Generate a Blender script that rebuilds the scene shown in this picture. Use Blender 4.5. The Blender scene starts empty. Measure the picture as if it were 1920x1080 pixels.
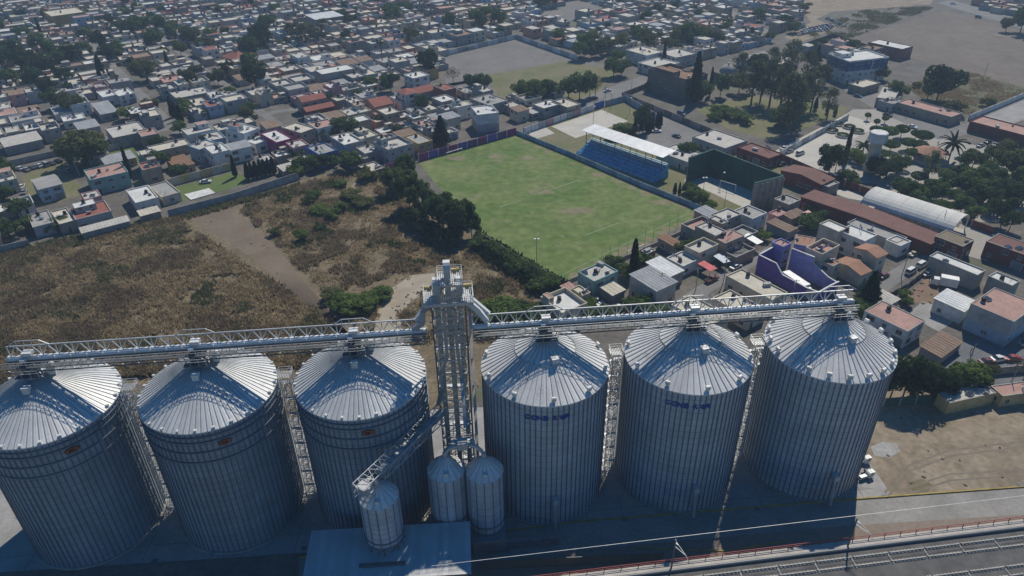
import bpy, math, random
import numpy as np
from mathutils import Vector, Matrix, noise
R_ = math.radians
rnd = random.Random(7)
scene = bpy.context.scene
col = scene.collection

# ------------------------------------------------------------------ camera
CAMH, FPX = 114.0, 1355.0
def _axes():
    d = np.array([995-960, 2700-540, FPX], float); d /= np.linalg.norm(d)
    up = -d; fw = np.array([0, 0, 1.0]); Y = fw-up*(fw@up); Y /= np.linalg.norm(Y)
    return np.array([np.cross(Y, up), Y, up])
AX = _axes()                       # rows: world axes in camera space (x right, y down, z forward)
cam_d = bpy.data.cameras.new('camera'); cam = bpy.data.objects.new('camera', cam_d); col.objects.link(cam)
cam_d.sensor_width = 36; cam_d.lens = FPX/1920*36; cam_d.clip_start = 1; cam_d.clip_end = 6000
r, dn, fo = AX[:, 0], AX[:, 1], AX[:, 2]
cam.matrix_world = Matrix(((r[0], -dn[0], -fo[0], 0), (r[1], -dn[1], -fo[1], 0), (r[2], -dn[2], -fo[2], CAMH), (0, 0, 0, 1)))
scene.camera = cam
def at(px, py, z=0.0):             # survey: picture point -> place at height z
    v = AX@np.array([px-960, py-540, FPX]); t = (z-CAMH)/v[2]
    return Vector((v[0]*t, v[1]*t, z))
def px(p):                         # place -> picture point (only used to sort things left to right and to keep to the visible area)
    d = (np.array(p, float)-[0, 0, CAMH])@AX
    return 960+FPX*d[0]/d[2], 540+FPX*d[1]/d[2]

# ------------------------------------------------------------------ sky, sun, exposure
SUN_AZ, SUN_EL = 24.8, 51.0        # degrees right of +Y, above horizon
world = bpy.data.worlds.new('World'); scene.world = world; world.use_nodes = True
nt = world.node_tree; bg = nt.nodes['Background']
sky = nt.nodes.new('ShaderNodeTexSky'); sky.sky_type = 'NISHITA'; sky.sun_disc = False
sky.sun_elevation = R_(SUN_EL); sky.sun_rotation = R_(SUN_AZ); sky.air_density = 1.0; sky.dust_density = 0.0; sky.ozone_density = 7.0
hs = nt.nodes.new('ShaderNodeHueSaturation'); hs.inputs['Saturation'].default_value = 1.32; nt.links.new(sky.outputs[0], hs.inputs['Color']); nt.links.new(hs.outputs[0], bg.inputs[0]); bg.inputs[1].default_value = 0.09
sd = bpy.data.lights.new('sun', 'SUN'); sun = bpy.data.objects.new('sun', sd); col.objects.link(sun)
sd.energy = 4.3; sd.angle = R_(0.6); sd.color = (1.0, 0.94, 0.83)
sv = Vector((math.sin(R_(SUN_AZ))*math.cos(R_(SUN_EL)), math.cos(R_(SUN_AZ))*math.cos(R_(SUN_EL)), math.sin(R_(SUN_EL))))
sun.rotation_euler = sv.to_track_quat('Z', 'Y').to_euler(); sun.location = (60, 60, 150)
vs = scene.view_settings; vs.view_transform = 'Standard'; vs.look = 'None'; vs.exposure = -0.08; vs.gamma = 1; vs.use_curve_mapping = False
scene.render.engine = 'CYCLES'

# ------------------------------------------------------------------ helpers
MATS = {}
def mat(key, c, rough=0.85, metal=0.0, var=0.18, scale=0.35, c2=None, bump=0.0, bscale=4.0, wave=None, spec=0.3, fine=0.12, spots=None, orand=0.0, streak=0.0):
    """procedural paint / concrete / metal: base colour, large blotches, fine grain"""
    if key in MATS: return MATS[key]
    m = bpy.data.materials.new(key); m.use_nodes = True; t = m.node_tree; N = t.nodes.new; L = t.links.new
    b = t.nodes['Principled BSDF']; b.inputs['Roughness'].default_value = rough; b.inputs['Metallic'].default_value = metal
    b.inputs['Specular IOR Level'].default_value = spec
    geo = N('ShaderNodeNewGeometry')
    n1 = N('ShaderNodeTexNoise'); n1.inputs['Scale'].default_value = scale; n1.inputs['Detail'].default_value = 5; n1.inputs['Roughness'].default_value = 0.62
    L(geo.outputs['Position'], n1.inputs['Vector'])
    cr = N('ShaderNodeValToRGB'); cr.color_ramp.elements[0].position = 0.34; cr.color_ramp.elements[1].position = 0.66
    cb = c2 if c2 else [x*(1-var) for x in c]; ca = c if c2 else [min(1, x*(1+var*0.6)) for x in c]
    cr.color_ramp.elements[0].color = (*cb, 1); cr.color_ramp.elements[1].color = (*ca, 1)
    L(n1.outputs['Fac'], cr.inputs['Fac'])
    n2 = N('ShaderNodeTexNoise'); n2.inputs['Scale'].default_value = bscale; n2.inputs['Detail'].default_value = 3
    L(geo.outputs['Position'], n2.inputs['Vector'])
    mr = N('ShaderNodeMapRange'); mr.inputs['From Min'].default_value = 0.3; mr.inputs['From Max'].default_value = 0.7
    mr.inputs['To Min'].default_value = 1-fine; mr.inputs['To Max'].default_value = 1+fine
    L(n2.outputs['Fac'], mr.inputs['Value'])
    mx = N('ShaderNodeMix'); mx.data_type = 'RGBA'; mx.blend_type = 'MULTIPLY'; mx.inputs['Factor'].default_value = 1
    L(cr.outputs['Color'], mx.inputs['A']); L(mr.outputs['Result'], mx.inputs['B'])
    out = mx.outputs['Result']
    if orand or streak:
        if streak:                 # rain and dust runs down the sheet
            mp = N('ShaderNodeMapping'); mp.inputs['Scale'].default_value = (1.6, 1.6, 0.07); L(geo.outputs['Position'], mp.inputs['Vector'])
            ns = N('ShaderNodeTexNoise'); ns.inputs['Scale'].default_value = 1.0; ns.inputs['Detail'].default_value = 4; L(mp.outputs[0], ns.inputs['Vector'])
            ms = N('ShaderNodeMapRange'); ms.inputs['From Min'].default_value = 0.35; ms.inputs['From Max'].default_value = 0.65; ms.inputs['To Min'].default_value = 1-streak; ms.inputs['To Max'].default_value = 1+streak*0.5
            L(ns.outputs['Fac'], ms.inputs['Value']); fac = ms.outputs['Result']
        if orand:
            oi = N('ShaderNodeObjectInfo'); mo = N('ShaderNodeMapRange'); mo.inputs['To Min'].default_value = 1-orand; mo.inputs['To Max'].default_value = 1+orand*0.6; L(oi.outputs['Random'], mo.inputs['Value'])
            if streak:
                mm = N('ShaderNodeMath'); mm.operation = 'MULTIPLY'; L(fac, mm.inputs[0]); L(mo.outputs['Result'], mm.inputs[1]); fac = mm.outputs[0]
            else: fac = mo.outputs['Result']
        xo = N('ShaderNodeMix'); xo.data_type = 'RGBA'; xo.blend_type = 'MULTIPLY'; xo.inputs['Factor'].default_value = 1; L(out, xo.inputs['A']); L(fac, xo.inputs['B']); out = xo.outputs['Result']
    if spots:                      # (colour, scale, threshold): dirt, moss or worn patches
        n3 = N('ShaderNodeTexNoise'); n3.inputs['Scale'].default_value = spots[1]; n3.inputs['Detail'].default_value = 6; n3.inputs['Roughness'].default_value = 0.7
        L(geo.outputs['Position'], n3.inputs['Vector'])
        m3 = N('ShaderNodeMapRange'); m3.inputs['From Min'].default_value = spots[2]; m3.inputs['From Max'].default_value = spots[2]+0.1
        L(n3.outputs['Fac'], m3.inputs['Value'])
        x3 = N('ShaderNodeMix'); x3.data_type = 'RGBA'; L(m3.outputs['Result'], x3.inputs['Factor']); L(out, x3.inputs['A']); x3.inputs['B'].default_value = (*spots[0], 1)
        out = x3.outputs['Result']
    L(out, b.inputs['Base Color'])
    if wave:                       # (axis, period m, strength): corrugation as fine relief, in object space
        tc = N('ShaderNodeTexCoord'); sx = N('ShaderNodeSeparateXYZ'); L(tc.outputs['Object'], sx.inputs[0])
        ma = N('ShaderNodeMath'); ma.operation = 'MULTIPLY'; ma.inputs[1].default_value = 2*math.pi/wave[1]; L(sx.outputs['XYZ'.index(wave[0])], ma.inputs[0])
        si = N('ShaderNodeMath'); si.operation = 'SINE'; L(ma.outputs[0], si.inputs[0])
        bp = N('ShaderNodeBump'); bp.inputs['Strength'].default_value = wave[2]; bp.inputs['Distance'].default_value = wave[1]*0.15; L(si.outputs[0], bp.inputs['Height'])
        L(bp.outputs[0], b.inputs['Normal'])
    elif bump:
        bp = N('ShaderNodeBump'); bp.inputs['Strength'].default_value = bump; bp.inputs['Distance'].default_value = 0.1
        L(n2.outputs['Fac'], bp.inputs['Height']); L(bp.outputs[0], b.inputs['Normal'])
    MATS[key] = m
    return m

def leafmat(key, c, c2, trans=0.42):
    if key in MATS: return MATS[key]
    m = bpy.data.materials.new(key); m.use_nodes = True; t = m.node_tree; N = t.nodes.new; L = t.links.new
    t.nodes.remove(t.nodes['Principled BSDF']); out = t.nodes['Material Output']
    geo = N('ShaderNodeNewGeometry'); n = N('ShaderNodeTexNoise'); n.inputs['Scale'].default_value = 0.45; n.inputs['Detail'].default_value = 4
    L(geo.outputs['Position'], n.inputs['Vector'])
    oi = N('ShaderNodeObjectInfo'); ad = N('ShaderNodeMath'); ad.operation = 'MULTIPLY_ADD'; ad.inputs[1].default_value = 0.3; L(oi.outputs['Random'], ad.inputs[0]); L(n.outputs['Fac'], ad.inputs[2])
    cr = N('ShaderNodeValToRGB'); cr.color_ramp.elements[0].position = 0.45; cr.color_ramp.elements[1].position = 0.85
    cr.color_ramp.elements[0].color = (*c, 1); cr.color_ramp.elements[1].color = (*c2, 1); L(ad.outputs[0], cr.inputs['Fac'])
    d = N('ShaderNodeBsdfDiffuse'); tr = N('ShaderNodeBsdfTranslucent'); mx = N('ShaderNodeMixShader'); mx.inputs[0].default_value = trans
    L(cr.outputs[0], d.inputs[0]); L(cr.outputs[0], tr.inputs[0]); L(d.outputs[0], mx.inputs[1]); L(tr.outputs[0], mx.inputs[2]); L(mx.outputs[0], out.inputs[0])
    MATS[key] = m
    return m

class MB:
    def __init__(s): s.v = []; s.f = []; s.m = []
    def poly(s, pts, mi=0):
        n = len(s.v); s.v += [tuple(p) for p in pts]; s.f.append(tuple(range(n, n+len(pts)))); s.m.append(mi)
    def hexa(s, p, mi=0):          # 8 corners: bottom 4 ccw, top 4 ccw
        n = len(s.v); s.v += [tuple(q) for q in p]
        for f in ((3, 2, 1, 0), (4, 5, 6, 7), (0, 1, 5, 4), (1, 2, 6, 5), (2, 3, 7, 6), (3, 0, 4, 7)):
            s.f.append(tuple(n+i for i in f)); s.m.append(mi)
    def box(s, x0, y0, z0, x1, y1, z1, mi=0):
        s.hexa([(x0, y0, z0), (x1, y0, z0), (x1, y1, z0), (x0, y1, z0), (x0, y0, z1), (x1, y0, z1), (x1, y1, z1), (x0, y1, z1)], mi)
    def beam(s, a, b, w, h=None, mi=0):
        a = Vector(a); b = Vector(b); d = b-a; h = h or w
        if d.length < 1e-6: return
        d.normalize(); up = Vector((0, 0, 1)) if abs(d.z) < 0.95 else Vector((0, 1, 0))
        x = d.cross(up).normalized()*w/2; y = x.cross(d).normalized()*h/2
        s.hexa([a-x-y, a+x-y, b+x-y, b-x-y, a-x+y, a+x+y, b+x+y, b-x+y], mi)
    def cyl(s, a, b, r0, r1=None, n=10, mi=0, cap=True):
        a = Vector(a); b = Vector(b); r1 = r0 if r1 is None else r1
        d = (b-a).normalized(); up = Vector((0, 0, 1)) if abs(d.z) < 0.95 else Vector((0, 1, 0))
        x = d.cross(up).normalized(); y = x.cross(d); k = len(s.v)
        for c, r in ((a, r0), (b, r1)):
            for i in range(n):
                t = 2*math.pi*i/n; s.v.append(tuple(c+x*math.cos(t)*r+y*math.sin(t)*r))
        for i in range(n):
            j = (i+1) % n; s.f.append((k+i, k+n+i, k+n+j, k+j)); s.m.append(mi)
        if cap:
            s.f.append(tuple(k+i for i in range(n))); s.m.append(mi)
            s.f.append(tuple(k+n+i for i in reversed(range(n)))); s.m.append(mi)
    def lathe(s, prof, n=24, mi=0, c=(0, 0), a0=0.0, a1=2*math.pi):   # prof [(r,z)]
        k = len(s.v); full = abs(a1-a0-2*math.pi) < 1e-6; cols = n if full else n+1
        for (r, z) in prof:
            for i in range(cols):
                t = a0+(a1-a0)*i/n; s.v.append((c[0]+r*math.cos(t), c[1]+r*math.sin(t), z))
        for q in range(len(prof)-1):
            for i in range(n):
                j = (i+1) % cols
                s.f.append((k+q*cols+i, k+q*cols+j, k+(q+1)*cols+j, k+(q+1)*cols+i)); s.m.append(mi)
    def mesh(s, name, mats):
        me = bpy.data.meshes.new(name); me.from_pydata(s.v, [], s.f)
        for m in (mats if isinstance(mats, (list, tuple)) else [mats]): me.materials.append(m)
        if len(me.materials) > 1: me.polygons.foreach_set('material_index', s.m)
        me.update(); return me
    def build(s, name, mats, parent=None):
        return link(name, s.mesh(name, mats), parent)
def link(name, me, parent=None, loc=None, rz=0, sc=None):
    o = bpy.data.objects.new(name, me); col.objects.link(o)
    if parent: o.parent = parent
    if loc is not None: o.location = loc
    if rz: o.rotation_euler = (0, 0, rz)
    if sc is not None: o.scale = sc if isinstance(sc, (tuple, list)) else (sc, sc, sc)
    return o
def smooth(me):
    me.polygons.foreach_set('use_smooth', [True]*len(me.polygons)); return me
def empty(name, loc=(0, 0, 0), rz=0):
    o = bpy.data.objects.new(name, None); col.objects.link(o); o.location = loc; o.rotation_euler = (0, 0, rz); o.empty_display_size = 0.5
    return o
def tag(o, label, cat, group=None):
    o['label'] = label; o['category'] = cat
    if group: o['group'] = group
    return o
def struct(o): o['kind'] = 'structure'; return o
def stuff(o, label, cat): o['kind'] = 'stuff'; o['label'] = label; o['category'] = cat; return o
def clone(o, parent=None):
    c = o.copy(); col.objects.link(c); c.parent = parent
    for ch in o.children: clone(ch, c)
    return c
ORD = ['first', 'second', 'third', 'fourth', 'fifth', 'sixth', 'seventh', 'eighth', 'ninth', 'tenth', 'eleventh', 'twelfth']
def ordn(i): return ORD[i] if i < 12 else '%d%s' % (i+1, {1: 'st', 2: 'nd', 3: 'rd'}.get((i+1) % 10 if (i+1) % 100 not in (11, 12, 13) else 0, 'th'))
def sheet(name, pts, m, z):        # a flat ground surface from a polygon of places
    b = MB(); b.poly([(p[0], p[1], z) for p in pts]); o = b.build(name, m)
    if o.data.polygons[0].normal.z < 0: o.data.flip_normals()
    return struct(o)
def pin(poly, x, y):
    c = False; j = len(poly)-1
    for i in range(len(poly)):
        if (poly[i][1] > y) != (poly[j][1] > y) and x < (poly[j][0]-poly[i][0])*(y-poly[i][1])/(poly[j][1]-poly[i][1])+poly[i][0]: c = not c
        j = i
    return c
def P(*pts, z=0): return [at(a, b, z) for a, b in pts]

GA = R_(36.0)                      # the town's street grid
GU = Vector((math.cos(GA), math.sin(GA), 0)); GV = Vector((-math.sin(GA), math.cos(GA), 0))

# ------------------------------------------------------------------ ground, roads, fields
M_EARTH = mat('earth', (0.165, 0.145, 0.12), 0.95, c2=(0.10, 0.092, 0.078), scale=0.12, bscale=0.9, fine=0.2, spots=((0.10, 0.11, 0.06), 0.05, 0.56))
M_ROAD = mat('road_concrete', (0.215, 0.205, 0.19), 0.9, c2=(0.155, 0.15, 0.142), scale=0.12, bscale=1.5)
M_ASPH = mat('asphalt', (0.16, 0.165, 0.17), 0.9, c2=(0.12, 0.125, 0.13), scale=0.15, bscale=2)
M_PAD = mat('pad_concrete', (0.34, 0.325, 0.30), 0.85, c2=(0.24, 0.23, 0.215), scale=0.16, bscale=1.2, fine=0.1, spots=((0.16, 0.155, 0.145), 0.22, 0.62))
M_GRASS = mat('pitch_grass', (0.165, 0.195, 0.066), 0.95, c2=(0.080, 0.142, 0.026), scale=0.05, bscale=0.35, fine=0.22, spots=((0.24, 0.205, 0.125), 0.055, 0.58))
M_LAWN = mat('lawn', (0.085, 0.14, 0.03), 0.95, c2=(0.12, 0.15, 0.05), scale=0.1, bscale=1)
M_DRY = mat('dry_ground', (0.20, 0.155, 0.095), 0.97, c2=(0.135, 0.105, 0.062), scale=0.13, bscale=0.9, fine=0.28)
M_TILL = mat('tilled_earth', (0.215, 0.165, 0.115), 0.97, c2=(0.165, 0.125, 0.085), scale=0.09, bscale=1.2, fine=0.12)
M_SAND = mat('bare_dirt', (0.30, 0.245, 0.175), 0.95, c2=(0.20, 0.158, 0.108), scale=0.13, bscale=0.7, fine=0.2, spots=((0.13, 0.12, 0.06), 0.10, 0.60))
M_GREYDIRT = mat('grey_dirt', (0.20, 0.185, 0.165), 0.95, c2=(0.155, 0.145, 0.13), scale=0.05, bscale=0.4, fine=0.1)
M_DRYGRASS = mat('dry_grass', (0.125, 0.135, 0.05), 0.95, c2=(0.19, 0.165, 0.095), scale=0.08, bscale=0.7, fine=0.15)
M_COURT = mat('court_concrete', (0.50, 0.47, 0.40), 0.85, c2=(0.42, 0.395, 0.34), scale=0.1, bscale=1)
M_PLAZA = mat('plaza_paving', (0.33, 0.305, 0.265), 0.85, c2=(0.31, 0.29, 0.25), scale=0.15, bscale=1.5)
M_WEED = mat('weedy_ground', (0.14, 0.13, 0.075), 0.97, c2=(0.09, 0.095, 0.045), scale=0.14, bscale=0.9, fine=0.3)

sheet('ground', [(-2600, -200), (2600, -200), (2600, 4500), (-2600, 4500)], M_EARTH, 0.0)
LOT = P((-60, 492), (0, 472), (330, 402), (560, 340), (640, 318), (720, 310), (800, 400), (905, 446), (1010, 520), (1060, 560), (1010, 640)) + [Vector((-20, 122, 0)), Vector((-120, 112, 0)), Vector((-190, 150, 0))]
sheet('vacant_lot', LOT, M_DRY, 0.004)
TILL = P((345, 404), (440, 386), (520, 470), (655, 608), (560, 640), (600, 578), (480, 480))
TILL = P((345, 404), (440, 384), (530, 478), (665, 640), (630, 660), (590, 580), (470, 480))
sheet('tilled_strip', TILL, M_TILL, 0.010)
sheet('dirt_path', P((695, 650), (706, 588), (735, 540), (772, 516), (815, 512), (815, 545), (772, 562), (750, 592), (758, 650)), mat('pale_path', (.40, .345, .265), .95, c2=(.30, .25, .18), scale=.2, fine=.15), 0.012)
sheet('dirt_path', P((640, 372), (668, 338), (676, 340), (650, 380), (620, 400)), M_SAND, 0.012)
PIT = P((782, 303), (965, 250), (1318, 402), (1052, 530), (900, 442))
sheet('football_pitch', PIT, M_GRASS, 0.008)
pl = MB(); lm = mat('pitch_line', (0.34, 0.36, 0.26), 0.9, var=0.4, scale=1.2)
def pline(a, b, w=0.22):
    d = (b-a); d.z = 0; n = Vector((-d.y, d.x, 0)).normalized()*w/2
    pl.poly([a-n+Vector((0, 0, .016)), b-n+Vector((0, 0, .016)), b+n+Vector((0, 0, .016)), a+n+Vector((0, 0, .016))])
pline(at(938, 388), at(976, 376)); pline(at(1000, 366), at(1088, 337)); pline(at(1100, 440), at(1160, 418)); pline(at(1183, 352), at(1206, 361)); pline(at(1055, 515), at(1290, 400), .15)
struct(pl.build('pitch_marking', lm))
sheet('silo_pad', [(-130, 84), (-130, 122), (74, 134), (76, 99.2), (40, 96.3), (-37, 89.2)], M_PAD, 0.016)
YARD = P((1610, 700), (1960, 690), (2000, 905), (1625, 945), (1580, 900))
sheet('dirt_yard', YARD, M_SAND, 0.014)
sheet('service_road', [at(560, 1047), at(1100, 978), at(1610, 937), at(2000, 908), at(2000, 960), at(1600, 985), at(1100, 1030), at(560, 1100)], mat('service_concrete', (0.30, 0.285, 0.26), 0.9, c2=(0.22, 0.21, 0.19), scale=0.12, bscale=1.2), 0.022)
sheet('dirt_verge', [at(560, 1098), at(1100, 1029), at(1600, 984), at(2000, 959), at(2080, 1150), (80, 60), (-60, 60)], mat('verge_dirt', (0.24, 0.195, 0.155), 0.95, c2=(0.22, 0.18, 0.145), scale=0.15, bscale=1), 0.018)
# near town streets
sheet('street', P((1195, 620), (1290, 548), (1345, 515), (1440, 462), (1462, 470), (1375, 522), (1330, 550), (1260, 640)), M_ROAD, 0.020)
sheet('street', P((1555, 600), (1640, 527), (1720, 476), (1748, 460), (1760, 474), (1700, 520), (1655, 552), (1600, 620)), M_ROAD, 0.020)
sheet('street', P((1760, 690), (1810, 640), (1870, 628), (2000, 640), (2000, 735), (1860, 722)), M_ASPH, 0.024)
sheet('dirt_yard', P((1690, 562), (1737, 520), (1800, 548), (1752, 575)), mat('red_earth', (0.24, 0.15, 0.105), 0.95, c2=(0.17, 0.13, 0.08), scale=0.2), 0.014)
sheet('concrete_patio', P((1700, 590), (1730, 565), (1808, 590), (1760, 622)), M_PAD, 0.026)
# sports area beyond the pitch
sheet('sports_ground', P((975, 250), (1170, 190), (1330, 260), (1470, 300), (1450, 390), (1365, 405), (1310, 390)), M_DRYGRASS, 0.012)
sheet('ball_court', P((1034, 237), (1128, 206), (1178, 227), (1079, 259)), M_COURT, 0.022)
sheet('ball_court', P((988, 245), (1022, 238), (1040, 250), (1000, 262)), M_COURT, 0.022)
sheet('car_park', P((1180, 236), (1240, 205), (1310, 235), (1330, 262), (1230, 290)), M_ROAD, 0.018)
sheet('court_floor', P((1282, 338), (1310, 325), (1460, 372), (1392, 388)), M_COURT, 0.028)
sheet('lane', P((1040, 205), (1140, 165), (1215, 138), (1225, 146), (1170, 178), (1320, 235), (1470, 300), (1460, 312), (1300, 250), (1165, 192), (1060, 222)), M_ROAD, 0.016)
# dirt pitch beyond the houses
sheet('dirt_pitch', P((832, 108), (968, 68), (1150, 128), (1060, 195), (940, 190), (836, 160)), M_GREYDIRT, 0.010)
sheet('dry_grass_strip', P((915, 140), (1060, 115), (1160, 132), (1120, 180), (1000, 215), (935, 190)), M_DRYGRASS, 0.014)
sheet('dirt_clearing', P((975, 32), (1075, 0), (1130, 10), (1150, 24), (1060, 40)), M_GREYDIRT, 0.010)
sheet('bare_field', P((1588, 74), (1770, 20), (1960, 70), (2000, 190), (1780, 130)), mat('field_dirt', (0.185, 0.152, 0.118), 0.95, c2=(0.14, 0.115, 0.09), scale=0.035, bscale=0.2, spots=((0.22, 0.19, 0.15), 0.02, 0.60)), 0.010)
sheet('dirt_track', P((1480, -6), (1760, -20), (1745, 8), (1560, 22), (1530, 36), (1570, 52), (1500, 80), (1470, 70), (1520, 42), (1500, 10)), M_SAND, 0.012)
sheet('country_road', P((1755, 5), (1785, 0), (2000, 62), (2000, 78)), M_ROAD, 0.016)
sheet('weedy_plot', P((1700, 160), (1790, 128), (1935, 168), (1820, 215), (1740, 190)), M_WEED, 0.012)
sheet('town_road', P((1575, 165), (1640, 172), (1760, 220), (1810, 232), (1960, 160), (1960, 200), (1830, 250), (1760, 262), (1640, 205)), M_ROAD, 0.020)
sheet('ball_court', P((1838, 222), (1960, 172), (1980, 200), (1880, 240)), M_PAD, 0.024)
PLAZA = P((1450, 300), (1600, 205), (1660, 205), (1780, 262), (1960, 300), (1960, 420), (1800, 415), (1640, 345), (1540, 335))
sheet('plaza', PLAZA, M_PLAZA, 0.018)
sheet('paved_forecourt', P((1450, 285), (1585, 215), (1650, 235), (1600, 260), (1530, 320)), M_COURT, 0.026)
sheet('lawn', P((1305, 205), (1400, 178), (1590, 200), (1585, 215), (1440, 262), (1360, 240)), M_DRYGRASS, 0.014)
sheet('lawn', P((333, 380), (325, 352), (440, 322), (478, 340)), M_LAWN, 0.016)
sheet('lawn', P((205, 285), (245, 273), (278, 300), (240, 308)), M_LAWN, 0.016)
sheet('lawn', P((40, 328), (120, 305), (160, 365), (60, 392)), M_DRYGRASS, 0.016)
sheet('school_yard', P((1530, 350), (1610, 360), (1625, 378), (1590, 372)), M_COURT, 0.024)
sheet('school_yard', P((1800, 420), (1870, 440), (1850, 490), (1780, 470)), M_PLAZA, 0.024)
# town streets on the grid
def strip(name, a, b, w, m, z):
    d = (b-a).normalized(); n = Vector((-d.y, d.x, 0))*w/2
    return sheet(name, [a-n, b-n, b+n, a+n], m, z)
strip('street', at(405, 322), at(130, 40), 5, M_ROAD, 0.018)
strip('street', at(560, 262), at(300, 70), 4.5, M_ROAD, 0.014)
strip('street', at(1440, 62), at(1340, 5), 7, M_ROAD, 0.018)
strip('street', at(100, 275), at(900, 150), 5, M_ROAD, 0.010)

# joints between the pad's slabs and a pale gravel heap on the yard
jt = MB(); M_JOINT = mat('slab_joint', (0.12, 0.115, 0.11), .95)
for k in range(-18, 11):
    a = Vector((k*7.0, 84+k*.65, 0)); jt.poly([(k*7.0, 87+max(-3, k*.62), .0205), (k*7.0+.1, 87+max(-3, k*.62), .0205), (k*7.0+.1, 100+k*.62, .0205), (k*7.0, 100+k*.62, .0205)])
for q in (91.5, 96.0):
    jt.poly([(-125, q-9, .021), (73, q+6.5, .021), (73, q+6.6, .021), (-125, q-8.9, .021)])
struct(jt.build('pad_joint', M_JOINT))
sj = MB()
for k in range(24):
    t = k/24; a = at(560, 1047).lerp(at(1610, 937), t) if t < 1 else 0; a = Vector((-40+k*6.2, 88.2+k*6.2*.085, 0)); sj.poly([(a.x, a.y-6.2, .0265), (a.x+.1, a.y-6.2, .0265), (a.x+.1, a.y+.2, .0265), (a.x, a.y+.2, .0265)])
sheet('gravel_patch', P((1632, 838), (1655, 828), (1682, 832), (1688, 846), (1668, 858), (1640, 855)), mat('pale_gravel', (.36, .35, .33), .95, c2=(.27, .26, .24), scale=.5, fine=.25), 0.020)
sheet('worn_patch', P((1700, 905), (1730, 898), (1748, 908), (1742, 922), (1715, 925)), mat('olive_patch', (.13, .115, .05), .95, c2=(.19, .16, .1), scale=.4, fine=.3), 0.020)

def blotch(name, c, r, m, z, seed, sq=.7):
    q = random.Random(seed); sheet(name, [(c.x+math.cos(t)*r*q.uniform(.55, 1), c.y+math.sin(t)*r*sq*q.uniform(.55, 1)) for t in np.linspace(0, 6.1, 16)], m, z)
M_WORN = mat('worn_turf', (.23, .195, .12), .95, c2=(.16, .155, .07), scale=.35, fine=.25)
blotch('worn_goalmouth', at(1183, 470), 6, M_WORN, .0125, 1); blotch('worn_goalmouth', at(858, 297), 5, M_WORN, .0125, 2); blotch('worn_goalmouth', at(1020, 360), 5, M_WORN, .0125, 3, .5)
blotch('worn_goalmouth', at(1085, 395), 9, M_WORN, .0121, 4, .4); blotch('worn_goalmouth', at(1240, 380), 6, M_WORN, .0123, 5, .5)
M_TRK = mat('tyre_track_dirt', (.175, .145, .108), .95, c2=(.22, .185, .14), scale=.6)
for k, pts in enumerate(([(1660, 930), (1700, 880), (1780, 850), (1940, 830)], [(1690, 925), (1780, 895), (1940, 885)])):
    for off in (-.8, .8):
        q = [at(*p)+Vector((off*.3, off, 0)) for p in pts]
        for a, c in zip(q, q[1:]):
            d = (c-a).normalized(); n = Vector((-d.y, d.x, 0))*.22; sheet('tyre_track', [a-n, c-n, c+n, a+n], M_TRK, .0235+.0007*k)

eq = random.Random(8)
for k in range(26):
    e = at(965, 256).lerp(at(1310, 402), k/13) if k < 13 else at(1310, 404).lerp(at(1056, 524), (k-13)/13)
    blotch('worn_edge', e+Vector((eq.uniform(-1.2, .4), eq.uniform(-1.2, .4), 0)), eq.uniform(1.5, 4.0), M_WORN, .0105+.0002*k, 40+k, .8)
# ------------------------------------------------------------------ grain silos
def metal(key, c, rough=0.45, me=0.75, var=0.12, scale=0.25, wave=None, fine=0.06, spots=None, **k):
    return mat(key, c, rough, me, var=var, scale=scale, bscale=2.5, wave=wave, fine=fine, spec=0.5, spots=spots, **k)
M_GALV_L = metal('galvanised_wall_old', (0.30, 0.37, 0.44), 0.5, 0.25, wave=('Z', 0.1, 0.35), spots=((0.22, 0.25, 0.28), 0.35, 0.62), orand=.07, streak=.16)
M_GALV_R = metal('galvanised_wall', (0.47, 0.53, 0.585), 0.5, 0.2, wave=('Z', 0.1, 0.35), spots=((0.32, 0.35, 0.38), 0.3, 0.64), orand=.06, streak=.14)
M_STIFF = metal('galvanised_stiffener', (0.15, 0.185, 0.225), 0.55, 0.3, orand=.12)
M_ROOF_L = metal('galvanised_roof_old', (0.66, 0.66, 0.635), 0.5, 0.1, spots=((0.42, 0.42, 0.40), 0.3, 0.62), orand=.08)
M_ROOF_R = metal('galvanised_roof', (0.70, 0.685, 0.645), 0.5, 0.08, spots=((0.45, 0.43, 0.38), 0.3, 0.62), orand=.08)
M_RIB = metal('roof_rib', (0.42, 0.425, 0.42), 0.5, 0.3)
M_STEEL = metal('galvanised_steel', (0.50, 0.505, 0.50), 0.5, 0.35, orand=.1)
M_WHITE = mat('white_sheet_metal', (0.66, 0.66, 0.63), 0.5, 0.1, var=0.12, scale=0.5, fine=0.06, orand=.08)
M_DARKST = metal('dark_steel', (0.14, 0.15, 0.16), 0.6, 0.5)
M_BLUESHEET = metal('grey_duct', (0.34, 0.36, 0.37), 0.5, 0.5)
M_TAN = mat('tan_casing', (0.50, 0.47, 0.39), 0.6, 0.2, var=0.15, scale=0.8)
M_YEL = mat('yellow_motor', (0.50, 0.38, 0.16), 0.6, 0.1)
M_BLUEINK = mat('blue_lettering', (0.015, 0.06, 0.30), 0.6, var=0.05)
M_ORANGE = mat('orange_badge', (0.42, 0.11, 0.035), 0.6, var=0.1)
M_BLACK = mat('black_plastic', (0.018, 0.018, 0.02), 0.55, var=0.1)

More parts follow.
